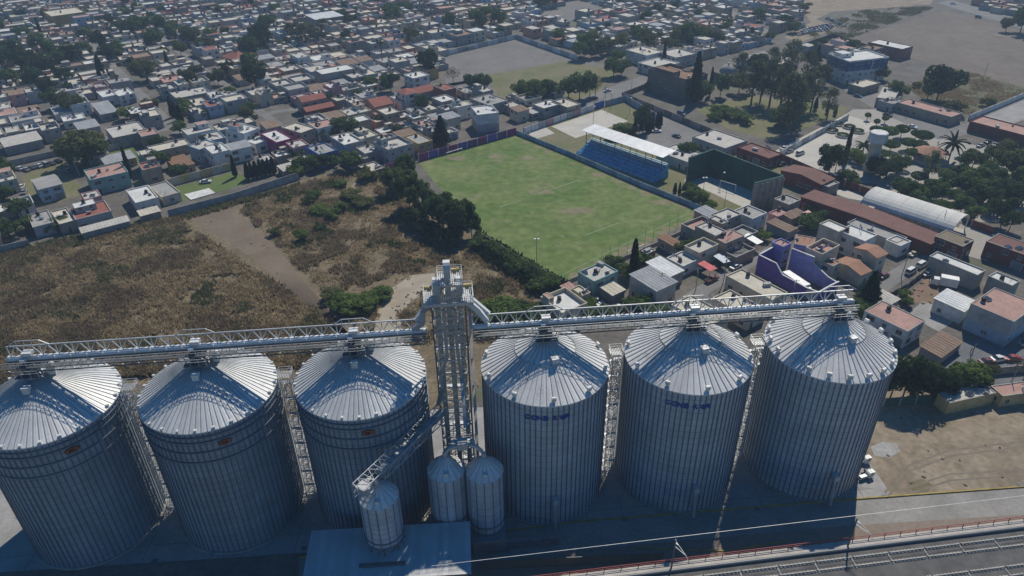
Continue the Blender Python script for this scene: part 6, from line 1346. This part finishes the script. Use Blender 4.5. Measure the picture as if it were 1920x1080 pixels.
# random small trees between the houses of the infill
ry = random.Random(77); yard = []
for k in range(2600):
    t = ry.choice(cand); a = ry.uniform(0, 6.28); x = t[0]+math.cos(a)*t[2]*.62; y = t[1]+math.sin(a)*t[3]*.62
    if len(yard) < 230 and not taken(x, y, 1.0) and not any(pin(pg, x, y) for pg in NOBUILD): yard.append((x, y, ry.choice(('broad', 'broad', 'olive', 'light', 'darkbroad')), ry.uniform(3.5, 8.5)))
yard.sort(key=lambda t: t[0]**2+t[1]**2)
byk = {}
for t in yard: byk.setdefault(t[2], []).append(t)
for kind, L in byk.items():
    L.sort(key=lambda t: px((t[0], t[1], 0))[0])
    for i, (x, y, kd, h) in enumerate(L):
        o = tag(empty('yard_tree', (x, y, 0), ry.uniform(0, 6.28)), 'small %s, %s from left among the town house yards' % (KN[kd][1].replace('tall ', ''), ordn(i)), 'tree', 'small trees in house yards')
        r = h*ry.uniform(.42, .6); link('trunk', TRK[i % 2], o, None, 0, (r*.8, r*.8, h*.65)); link('crown', CM[kd][i % 4], o, (0, 0, h*.15), 0, (r, r, h*.53))
# round clipped hedges in the plaza planters
for k, (x, y) in enumerate(((1560, 247), (1592, 240), (1608, 248), (1580, 256), (1570, 234))):
    o = tag(empty('planter', at(x, y)), 'round planter with ring hedge, %s from left on the forecourt' % ordn((0, 3, 4, 2, 1)[k]), 'planter', 'round planters on the forecourt'); link('kerb_ring', PLT, o)
    a = nr.random(1600)*6.283; rr = 2.1+.35*nr.normal(size=1600)*.6; c = np.stack([rr*np.cos(a), rr*np.sin(a), .6+.7*nr.random(1600)], 1); t_ = nr.normal(size=(1600, 3)); t_ /= np.linalg.norm(t_, axis=1)[:, None]; bt = np.cross(t_, nr.normal(size=(1600, 3))); bt /= np.linalg.norm(bt, axis=1)[:, None]; s = .16
    link('hedge', npmesh('hedge', np.stack([c-t_*s, c-bt*s*.6, c+t_*s, c+bt*s*.6], 1).reshape(-1, 3), LF['broad']), o)

# ------------------------------------------------------------------ dry weeds and scrub (nobody could count it)
def scatter(poly, n, excl=(), dens=None):
    xs = [p[0] for p in poly]; ys = [p[1] for p in poly]; out = []
    tr2 = random.Random(len(poly)*31+n)
    while len(out) < n:
        x, y = tr2.uniform(min(xs), max(xs)), tr2.uniform(min(ys), max(ys))
        if not pin(poly, x, y) or any(pin(e, x+tr2.gauss(0, 1.0), y+tr2.gauss(0, 1.0)) for e in excl): continue
        if dens and tr2.random() > dens(x, y): continue
        out.append((x, y))
    return np.array(out)
def tufts(name, pts, m, label, hmin, hmax, blades=6, spread=.7, wid=.10):
    n = len(pts); h = nr.uniform(hmin, hmax, n); P3 = np.repeat(np.c_[pts, np.zeros(n)], blades, 0); hh = np.repeat(h, blades); N = len(P3)
    a = nr.random(N)*6.283; off = np.stack([np.cos(a), np.sin(a), 0*a], 1)*(nr.random(N)*spread*hh*.6)[:, None]
    lean = np.stack([np.cos(a), np.sin(a), 0*a], 1)*(nr.random(N)*.7*hh)[:, None]; base = P3+off
    tip = base+lean+np.stack([0*a, 0*a, hh*(.6+.5*nr.random(N))], 1); b2 = nr.random(N)*6.283; side = np.stack([np.cos(b2), np.sin(b2), 0*a], 1)*(wid*(.6+hh))[:, None]
    mid = (base+tip)/2+nr.normal(scale=.08, size=(N, 3))
    v = np.stack([base-side*.6, mid-side, tip, mid+side], 1).reshape(-1, 3); v[:, 2] = np.maximum(v[:, 2], .012)
    return stuff(link(name, npmesh(name, v, m)), label, 'weeds')
PATHX = [TILL, P((690, 655), (704, 585), (733, 536), (770, 512), (820, 508), (820, 548), (774, 566), (752, 596), (762, 655)), P((640, 372), (668, 338), (676, 340), (650, 380), (620, 400))]
def dn_(s, lo, hi):
    return lambda x, y: max(0., min(1., (noise.fractal(Vector((x*s, y*s, 3.3)), 1, 2, 4)*.6+.5-lo)/(hi-lo)))
M_STRAW = leafmat('straw', (.36, .275, .155), (.57, .46, .28), .5); M_BROWN = leafmat('brown_weed', (.20, .15, .09), (.33, .255, .155), .5); M_OLW = leafmat('olive_weed', (.10, .105, .05), (.18, .175, .08), .45)
LEFTLOT = P((-60, 495), (60, 470), (330, 410), (600, 590), (640, 640), (650, 680), (560, 690), (0, 720), (-80, 640))
tufts('dry_weeds', scatter(LEFTLOT, 24000, PATHX, dn_(.10, .12, .5)), M_STRAW, 'tall straw-coloured dry weeds on the left of the vacant lot', .5, 1.5, 7)
tufts('brown_weeds', scatter(LEFTLOT, 10000, PATHX, dn_(.065, .48, .7)), M_BROWN, 'brown weed clumps on the left of the vacant lot', .6, 1.8, 8, .9)
tufts('olive_weeds', scatter(LEFTLOT, 4200, PATHX, dn_(.06, .56, .8)), M_OLW, 'olive green weed clumps on the left of the vacant lot', .6, 1.7, 9, .9)
RLOT = P((450, 392), (560, 345), (650, 325), (720, 330), (790, 420), (900, 470), (1000, 545), (1000, 640), (700, 650), (660, 600), (540, 480))
tufts('dry_scrub', scatter(RLOT, 13000, PATHX, dn_(.12, .2, .6)), M_STRAW, 'thin straw scrub right of the tilled strip', .3, .9, 6, 1.0)
tufts('brown_scrub', scatter(RLOT, 6000, PATHX, dn_(.15, .52, .8)), M_BROWN, 'brown scrub clumps right of the tilled strip', .5, 1.5, 8, 1.0)
tufts('green_scrub', scatter(RLOT, 1700, PATHX, dn_(.12, .66, .88)), leafmat('green_weed', (.07, .09, .035), (.13, .16, .055), .35), 'green scrub clumps right of the tilled strip', .5, 1.4, 9, 1.0)
tufts('field_margin_weeds', scatter(P((1700, 162), (1790, 130), (1935, 168), (1820, 215), (1740, 195)), 2500, (), dn_(.1, .35, .7)), M_BROWN, 'dark weeds on the fenced plot behind the plaza', .5, 1.4, 6, .9)
tufts('roadside_weeds', scatter(P((1510, 60), (1620, 20), (1760, 12), (1600, 70), (1540, 80)), 2500, (), dn_(.08, .35, .7)), M_OLW, 'weeds on the rough ground before the bare field', .5, 1.6, 6, .9)
tufts('wall_foot_weeds', scatter(P((-40, 490), (60, 462), (160, 440), (330, 408), (560, 345), (560, 352), (330, 418), (170, 455), (60, 485), (-40, 510)), 1400), M_OLW, 'green weeds at the foot of the boundary wall', .6, 1.6, 8, .9)
tufts('touchline_growth', scatter(P((895, 440), (980, 490), (1060, 535), (1050, 560), (1000, 548), (900, 478)), 2200), leafmat('ivy', (.014, .028, .012), (.04, .065, .022), .2), 'dark creeper growth along the touchline wall', .8, 2.2, 9, .9, .16)
# plough furrows on the tilled strip
fu = MB(); e0, e1 = at(345, 404), at(440, 384); f0, f1 = at(640, 640), at(668, 640)
m0, m1 = at(480, 485), at(540, 487)
for k in range(1, 15):
    t = k/15; a, m_, c = e0.lerp(e1, t), m0.lerp(m1, t), f0.lerp(f1, t)
    for p, q in ((a, m_), (m_, c)): fu.beam(p+Vector((0, 0, .02)), q+Vector((0, 0, .02)), .5, .05)
fo_ = fu.build('furrow_ridges', M_TILL); stuff(fo_, 'low plough ridges running down the bare tilled strip', 'furrows')

# rubble and litter on open ground
rb = MB(); q_ = random.Random(4)
for poly, n in ((YARD, 26), (LOT, 120), (P((1690, 562), (1737, 520), (1800, 548), (1752, 575)), 30), (P((1090, 600), (1100, 560), (1190, 560), (1200, 600)), 50), (P((740, 625), (720, 590), (790, 530), (830, 560)), 30)):
    for (x, y) in scatter(poly, n):
        if x < 71 and y < 124: continue
        a = q_.uniform(.12, .4); t = q_.uniform(0, 3); c_, s_ = math.cos(t)*a, math.sin(t)*a; h = q_.uniform(.1, .35); mi = q_.choice((0, 0, 0, 2))
        rb.hexa([(x-c_+s_, y-s_-c_, .03), (x+c_+s_, y+s_-c_, .03), (x+c_*.8-s_, y+s_*.8+c_, .03), (x-c_-s_*.7, y-s_+c_*.7, .03), (x-c_*.7+s_*.6, y-s_*.7-c_*.6, h), (x+c_*.6+s_*.8, y+s_*.6-c_*.8, h*.8), (x+c_*.5-s_*.6, y+s_*.5+c_*.6, h), (x-c_*.8-s_*.5, y-s_*.8+c_*.5, h*.9)], mi)
stuff(rb.build('rubble', [WALLS['stone'], WALLS['tan'], WALLS['brick red']]), 'scattered stones and litter on the open dirt ground', 'rubble')

# ------------------------------------------------------------------ vehicles
M_TYRE = mat('tyre', (.02, .02, .02), .9); M_LAMP = mat('lamp_lens', (.6, .58, .5), .2); M_RIM = mat('rim', (.35, .35, .36), .4, .6)
CARC = {'white': (.62, .62, .60), 'silver': (.34, .35, .36), 'grey': (.13, .135, .14), 'black': (.02, .02, .022), 'red': (.30, .03, .025), 'blue': (.04, .09, .22), 'maroon': (.12, .02, .03), 'tan': (.34, .29, .2)}
CMAT = {k: mat('car_'+k, v, .3, .1, var=.05, spec=.5, fine=.02) for k, v in CARC.items()}
def extr(prof, hw0, hw1, mi=0, b=None):
    """side profile [(x,z)] extruded across; top narrower"""
    b = b or MB(); zs = [z for _, z in prof]; z0, z1 = min(zs), max(zs)
    L = []; R = []
    for x, z in prof:
        w = hw0+(hw1-hw0)*((z-z0)/(z1-z0) if z1 > z0 else 0); L.append((x, -w, z)); R.append((x, w, z))
    b.poly(L, mi); b.poly(R[::-1], mi); n = len(prof)
    for i in range(n): j = (i+1) % n; b.poly([L[j], L[i], R[i], R[j]], mi)
    return b
WHL = MB(); WHL.cyl((0, -.11, 0), (0, .11, 0), .33, n=14); WHL = WHL.mesh('tyre', M_TYRE); RIM = MB(); RIM.cyl((0, -.12, 0), (0, .12, 0), .19, n=10); RIM = RIM.mesh('rim', M_RIM)
BODY = {'sedan': [(-2.15, .35), (2.15, .35), (2.2, .62), (2.1, .78), (1.0, .92), (-1.5, .95), (-2.15, .9), (-2.2, .6)], 'pickup': [(-2.5, .45), (2.45, .45), (2.5, .8), (2.4, .98), (1.2, 1.08), (-2.45, 1.08), (-2.5, .8)], 'van': [(-2.2, .4), (2.2, .4), (2.3, .8), (2.1, 1.0), (1.5, 1.1), (-2.2, 1.1)]}
CAB = {'sedan': [(1.0, .92), (.35, 1.42), (-.95, 1.45), (-1.6, .95)], 'pickup': [(1.2, 1.08), (.7, 1.68), (-.45, 1.7), (-.6, 1.08)], 'van': [(1.5, 1.1), (.9, 1.9), (-2.1, 1.95), (-2.2, 1.1)]}
CMESH = {}
for kd in BODY:
    for cn in CARC:
        b = extr(BODY[kd], .86, .80); 
        if kd == 'pickup': b.box(-2.35, -.68, 1.081, -.75, .68, 1.10, 1)
        bm_ = b.mesh('body', [CMAT[cn], M_TYRE]); c = MB(); extr(CAB[kd], .78, .62, 0, c); xs = CAB[kd]; c.poly([(xs[1][0]-.05, -.6, xs[1][1]+.02), (xs[1][0]-.05, .6, xs[1][1]+.02), (xs[2][0]+.05, .6, xs[2][1]+.02), (xs[2][0]+.05, -.6, xs[2][1]+.02)][::-1], 1); c.box(xs[2][0]+.05, -.61, xs[2][1]-.03, xs[1][0]-.05, .61, xs[1][1]+.035, 1)
        CMESH[(kd, cn)] = (bm_, c.mesh('cabin', [M_GLASS, CMAT[cn]]))
hl = MB(); hl.box(-.04, -.16, -.07, .04, .16, .07); HL = hl.mesh('headlight', M_LAMP); TL = hl.mesh('tail_light', CMAT['red'])
def car(p, ang, kd, cn, label, grp, z=.02, full=True):
    o = tag(empty('parked_car' if kd != 'pickup' else 'pickup_truck', (p.x, p.y, z), ang), label, 'car' if kd != 'pickup' else 'pickup', grp); bm_, cb = CMESH[(kd, cn)]; link('body', bm_, o); link('cabin', cb, o)
    for sx in (-1.35, 1.35):
        for sy in (-.78, .78): w = link('wheel', WHL, o, (sx, sy, .33)); link('rim', RIM, w)
    if full:
        for sy in (-.6, .6): link('headlight', HL, o, (2.18, sy, .68)); link('tail_light', TL, o, (-2.16, sy, .76))
    return o
BCa = math.atan2((at(1310, 400)-at(965, 253)).y, (at(1310, 400)-at(965, 253)).x)
for (x, y, a, kd, cn, lab) in ((386, 343, GA-.4, 'sedan', 'white', 'white car on the walled lawn'), (1139, 172, GA, 'sedan', 'white', 'white car driving up the lane'), (1114, 186, GA, 'sedan', 'black', 'dark car on the lane by the dark tree'), (1231, 248, BCa+.9, 'sedan', 'white', 'white car alone in the car park'),
        (1268, 257, GA+1.6, 'sedan', 'grey', 'grey car at the bottom of the car park'), (1277, 216, BCa, 'van', 'blue', 'dark blue van by the church wall'), (1379, 503, GA, 'sedan', 'white', 'white car on the street by the coral canopy'), (1334, 527, GA, 'pickup', 'maroon', 'maroon pickup on the street by the coral canopy'), (1656, 520, GA, 'sedan', 'maroon', 'dark red car beside the orange-roofed house'),
        (1707, 512, GA, 'van', 'white', 'white van nearer the camera at the truck yard fence'), (1727, 500, GA, 'van', 'white', 'white van further up the truck yard fence'), (1712, 479, GA, 'sedan', 'tan', 'tan car under the pale bush'), (1740, 517, .3, 'sedan', 'silver', 'silver car in the shade of the long block house'),
        (1850, 681, .15, 'sedan', 'maroon', 'dark maroon car under the green tree'), (1898, 675, .15, 'sedan', 'red', 'red car with pale bonnet on the asphalt'), (1872, 676, .15, 'sedan', 'white', 'white car touching the red one'), (1925, 648, 0, 'sedan', 'silver', 'silver car at the right edge street'),
        (1664, 218, BCa, 'sedan', 'black', 'black car at the top of the plaza'), (1710, 240, BCa, 'sedan', 'white', 'white car beside the clipped plaza trees'), (1608, 182, BCa, 'sedan', 'blue', 'blue car below the navy block'), (1547, 140, .2, 'sedan', 'white', 'white car left of the navy block'), (1535, 136, .2, 'sedan', 'silver', 'silver car left of the navy block'),
        (1470, 280, GA, 'sedan', 'white', 'white car at the forecourt edge'), (1480, 286, GA, 'sedan', 'silver', 'silver car second along the forecourt edge'), (1500, 290, GA, 'van', 'white', 'white van at the forecourt edge'), (1455, 305, GA, 'van', 'white', 'white van behind the court wall'), (1466, 310, GA, 'sedan', 'black', 'black car behind the court wall'),
        (1838, 275, .6, 'sedan', 'silver', 'silver car left of three at the right of the plaza'), (1852, 268, .6, 'sedan', 'black', 'black car in the middle of three at the right of the plaza'), (1866, 274, .6, 'sedan', 'grey', 'grey car right of three at the right of the plaza'), (1800, 300, BCa, 'sedan', 'silver', 'silver car behind the plaza trees'), (1770, 385, BCa, 'sedan', 'silver', 'silver car by the arched roof end'),
        (496, 164, .4, 'sedan', 'white', 'white car in the upper street'), (1787, 8, -.6, 'sedan', 'white', 'white car on the far road'), (1834, 34, -.6, 'van', 'grey', 'grey van on the far road'), (1512, 580, GA, 'sedan', 'black', 'black car under the purple wall'), (42, 352, 1.9, 'sedan', 'white', 'white car left of the light blue house'), (46, 362, 1.9, 'sedan', 'silver', 'silver car left of the light blue house'), (475, 272, BCa, 'sedan', 'grey', 'grey car on the diagonal street')):
    car(at(x, y), a, kd, cn, lab, 'cars in the streets and yards')
for k, (x, y, cn, kd) in enumerate(((38, 318, 'white', 'sedan'), (50, 320, 'silver', 'sedan'), (62, 316, 'grey', 'sedan'), (74, 313, 'white', 'sedan'), (86, 311, 'silver', 'van'), (98, 308, 'grey', 'sedan'), (110, 304, 'black', 'sedan'), (128, 322, 'grey', 'sedan'))):
    car(at(x, y), GA+1.9, kd, cn, '%s car, %s from left in the yard row above the blue house' % (cn, ordn(k)), 'parked cars in the left yard')
for k, (x, y, cn, a, kd) in enumerate(((1108, 572, 'black', -.3, 'sedan'), (1118, 568, 'white', -.7, 'pickup'), (1122, 580, 'white', -.5, 'sedan'), (1134, 578, 'silver', .2, 'sedan'), (1140, 588, 'white', .1, 'sedan'), (1152, 584, 'silver', .3, 'van'), (1163, 580, 'white', .0, 'sedan'), (1130, 592, 'white', .6, 'sedan'), (1185, 572, 'grey', -.6, 'sedan'))):
    car(at(x, y), a, kd, cn, '%s scrap car, %s from left in the yard behind the conveyor' % (cn, ordn(k)), 'scrap cars behind the conveyor')
fr = random.Random(9); lot = []
for k in range(34): lot.append((fr.uniform(1500, 1556) if k < 20 else fr.uniform(1548, 1582), 0, k))
spots = [(1500+k % 10*6.2+(k//10)*3, 66-(k % 10)*1.3-(k//10)*4.2) for k in range(28)]+[(1552+k*5, 36+k*2.2) for k in range(7)]
spots.sort()
for k, (x, y) in enumerate(spots):
    cn = fr.choice(('white', 'white', 'silver', 'grey', 'blue', 'red', 'black')); car(at(x, y), GA+fr.choice((0, 1.57))+fr.uniform(-.1, .1), 'sedan', cn, '%s car, %s from left in the far car yard' % (cn, ordn(k)), 'cars in the far car yard', full=False)
# box truck in the earth yard
bt_ = tag(empty('box_truck', at(1766, 537), -.45+math.pi), 'white box truck parked in the earth yard', 'truck')
b = MB(); b.box(-3.6, -1.15, .9, 1.0, 1.15, 3.5); b.build('cargo_box', M_WHITE, bt_)
b = extr([(1.1, .55), (3.3, .55), (3.35, 1.2), (3.2, 1.45), (2.6, 2.45), (1.15, 2.5)], 1.05, .92); b.build('cab', CMAT['white'], bt_)
b = MB(); b.poly([(3.24, -.85, 1.47), (3.24, .85, 1.47), (2.66, .78, 2.4), (2.66, -.78, 2.4)]); b.build('windscreen', M_GLASS, bt_)
b = MB(); b.box(-3.6, -.5, .5, 3.1, .5, .88); b.build('chassis', M_DARKST, bt_)
for sx in (-2.3, 2.3):
    for sy in (-.95, .95): w = link('wheel', WHL, bt_, (sx, sy, .45), 0, 1.35); link('rim', RIM, w)
# long white coach-built truck in the purple courtyard
ct = at(1497, 545); tk = tag(empty('cargo_truck', ct, math.atan2((at(1530, 566)-at(1468, 524)).y, (at(1530, 566)-at(1468, 524)).x)), 'long white cargo truck inside the purple courtyard', 'truck')
b = MB(); b.box(-6.2, -1.25, 1.0, 2.6, 1.25, 3.4); b.build('cargo_box', M_WHITE, tk)
b = extr([(2.7, .6), (5.6, .6), (5.7, 1.4), (5.3, 1.6), (4.3, 1.75), (3.7, 2.7), (2.75, 2.75)], 1.1, .95); b.build('cab', CMAT['white'], tk)
b = MB(); b.poly([(4.36, -.9, 1.8), (4.36, .9, 1.8), (3.78, .85, 2.66), (3.78, -.85, 2.66)]); b.build('windscreen', M_GLASS, tk)
b = MB(); b.box(-6, -.5, .55, 5.4, .5, .98); b.build('chassis', M_DARKST, tk)
for sx in (-4.8, -3.6, 4.4):
    for sy in (-1.0, 1.0): w = link('wheel', WHL, tk, (sx, sy, .48), 0, 1.45); link('rim', RIM, w)

# ------------------------------------------------------------------ people in the plaza
def person_mesh(pose):
    J = {'pel': (0, 0, .95), 'ch': (0, 0, 1.35), 'nk': (0, 0, 1.5), 'hd': (0, .02, 1.66), 'sl': (-.19, 0, 1.42), 'el': (-.25, -.02, 1.12), 'wl': (-.24, .08+.1*pose, .86), 'sr': (.19, 0, 1.42), 'er': (.25, -.02, 1.12), 'wr': (.24, .08-.1*pose, .86),
         'hl': (-.1, 0, .9), 'kl': (-.11, .14*pose, .5), 'al': (-.11, .12*pose, .08), 'tl': (-.11, .12*pose+.16, .04), 'hr': (.1, 0, .9), 'kr': (.11, -.1*pose, .5), 'ar': (.11, -.2*pose, .08), 'tr': (.11, -.2*pose+.16, .04), 'top': (0, .02, 1.76)}
    E = [('pel', 'ch'), ('ch', 'nk'), ('nk', 'hd'), ('hd', 'top'), ('ch', 'sl'), ('sl', 'el'), ('el', 'wl'), ('ch', 'sr'), ('sr', 'er'), ('er', 'wr'), ('pel', 'hl'), ('hl', 'kl'), ('kl', 'al'), ('al', 'tl'), ('pel', 'hr'), ('hr', 'kr'), ('kr', 'ar'), ('ar', 'tr')]
    K = list(J); rad = {'pel': .16, 'ch': .17, 'nk': .06, 'hd': .105, 'top': .07, 'sl': .075, 'sr': .075, 'el': .05, 'er': .05, 'wl': .038, 'wr': .038, 'hl': .1, 'hr': .1, 'kl': .065, 'kr': .065, 'al': .045, 'ar': .045, 'tl': .04, 'tr': .04}
    me = bpy.data.meshes.new('body'); me.from_pydata([J[k] for k in K], [(K.index(a), K.index(c)) for a, c in E], [])
    o = bpy.data.objects.new('tmp', me); col.objects.link(o); m = o.modifiers.new('skin', 'SKIN')
    for i, k in enumerate(K): me.skin_vertices[0].data[i].radius = (rad[k], rad[k]*(.7 if k in ('ch', 'pel') else 1))
    me.skin_vertices[0].data[0].use_root = True; sbm = o.modifiers.new('sub', 'SUBSURF'); sbm.levels = 1; sbm.render_levels = 1
    dg = bpy.context.evaluated_depsgraph_get(); dg.update(); r = bpy.data.meshes.new_from_object(o.evaluated_get(dg)); bpy.data.objects.remove(o)
    return r
try:
    PM = [person_mesh(1.0), person_mesh(.2)]
    M_SKIN = mat('skin', (.30, .17, .11), .7); M_HAIR = mat('hair', (.015, .012, .01), .7)
    SH_ = {'white': mat('shirt_white', (.55, .55, .53), .9), 'blue': mat('shirt_blue', (.05, .09, .22), .9), 'red': mat('shirt_red', (.32, .05, .05), .9), 'black': mat('shirt_black', (.025, .025, .03), .9)}; M_PANT = mat('trousers', (.03, .035, .05), .9)
    VM = {}
    for (x, y, sh_, k, a, lab) in ((1624, 232, 'red', 0, .5, 'in red top walking on the plaza forecourt'), (1632, 222, 'black', 1, 2, 'in black standing near the plaza car'), (1776, 368, 'white', 0, 1, 'in white walking below the plaza trees'), (1780, 372, 'blue', 1, 4, 'in blue beside the one in white'), (1758, 272, 'white', 0, 3, 'in white near the tall palm'), (1698, 222, 'blue', 0, 2.5, 'in blue on the street by the shop row'), (1819, 662, 'black', 1, 1, 'in black, left of two at the collapsed roof street'), (1823, 661, 'blue', 1, 4.2, 'in blue, right of two at the collapsed roof street')):
        if (k, sh_) not in VM:
            me = PM[k].copy(); me.materials.clear()
            for m in (SH_[sh_], M_PANT, M_SKIN, M_HAIR): me.materials.append(m)
            for p in me.polygons:
                z = p.center.z; xx = abs(p.center.x); p.material_index = 3 if z > 1.7 or (z > 1.6 and p.center.y < -.02) else 2 if z > 1.48 or (xx > .2 and z < 1.2 and z > .7) else 0 if z > .93 else 1
            VM[(k, sh_)] = smooth(me)
        o = link('person', VM[(k, sh_)], None, at(x, y, .04), a); tag(o, 'person '+lab, 'person', 'people around the plaza')
except Exception as e: print('people skipped', e)

# ------------------------------------------------------------------ air
HAZE = 0.00028
if HAZE:
    hm = bpy.data.materials.new('haze_air'); hm.use_nodes = True; t = hm.node_tree; t.nodes.remove(t.nodes['Principled BSDF']); pv = t.nodes.new('ShaderNodeVolumePrincipled')
    pv.inputs['Color'].default_value = (.62, .80, 1, 1); pv.inputs['Density'].default_value = HAZE; pv.inputs['Anisotropy'].default_value = .2
    t.links.new(pv.outputs[0], t.nodes['Material Output'].inputs['Volume'])
    b = MB(); b.box(-2700, -300, -1.2, 2700, 4600, 118); hz = b.build('haze', hm); hz['kind'] = 'stuff'; hz['label'] = 'thin pale air haze over the town'; hz['category'] = 'haze'
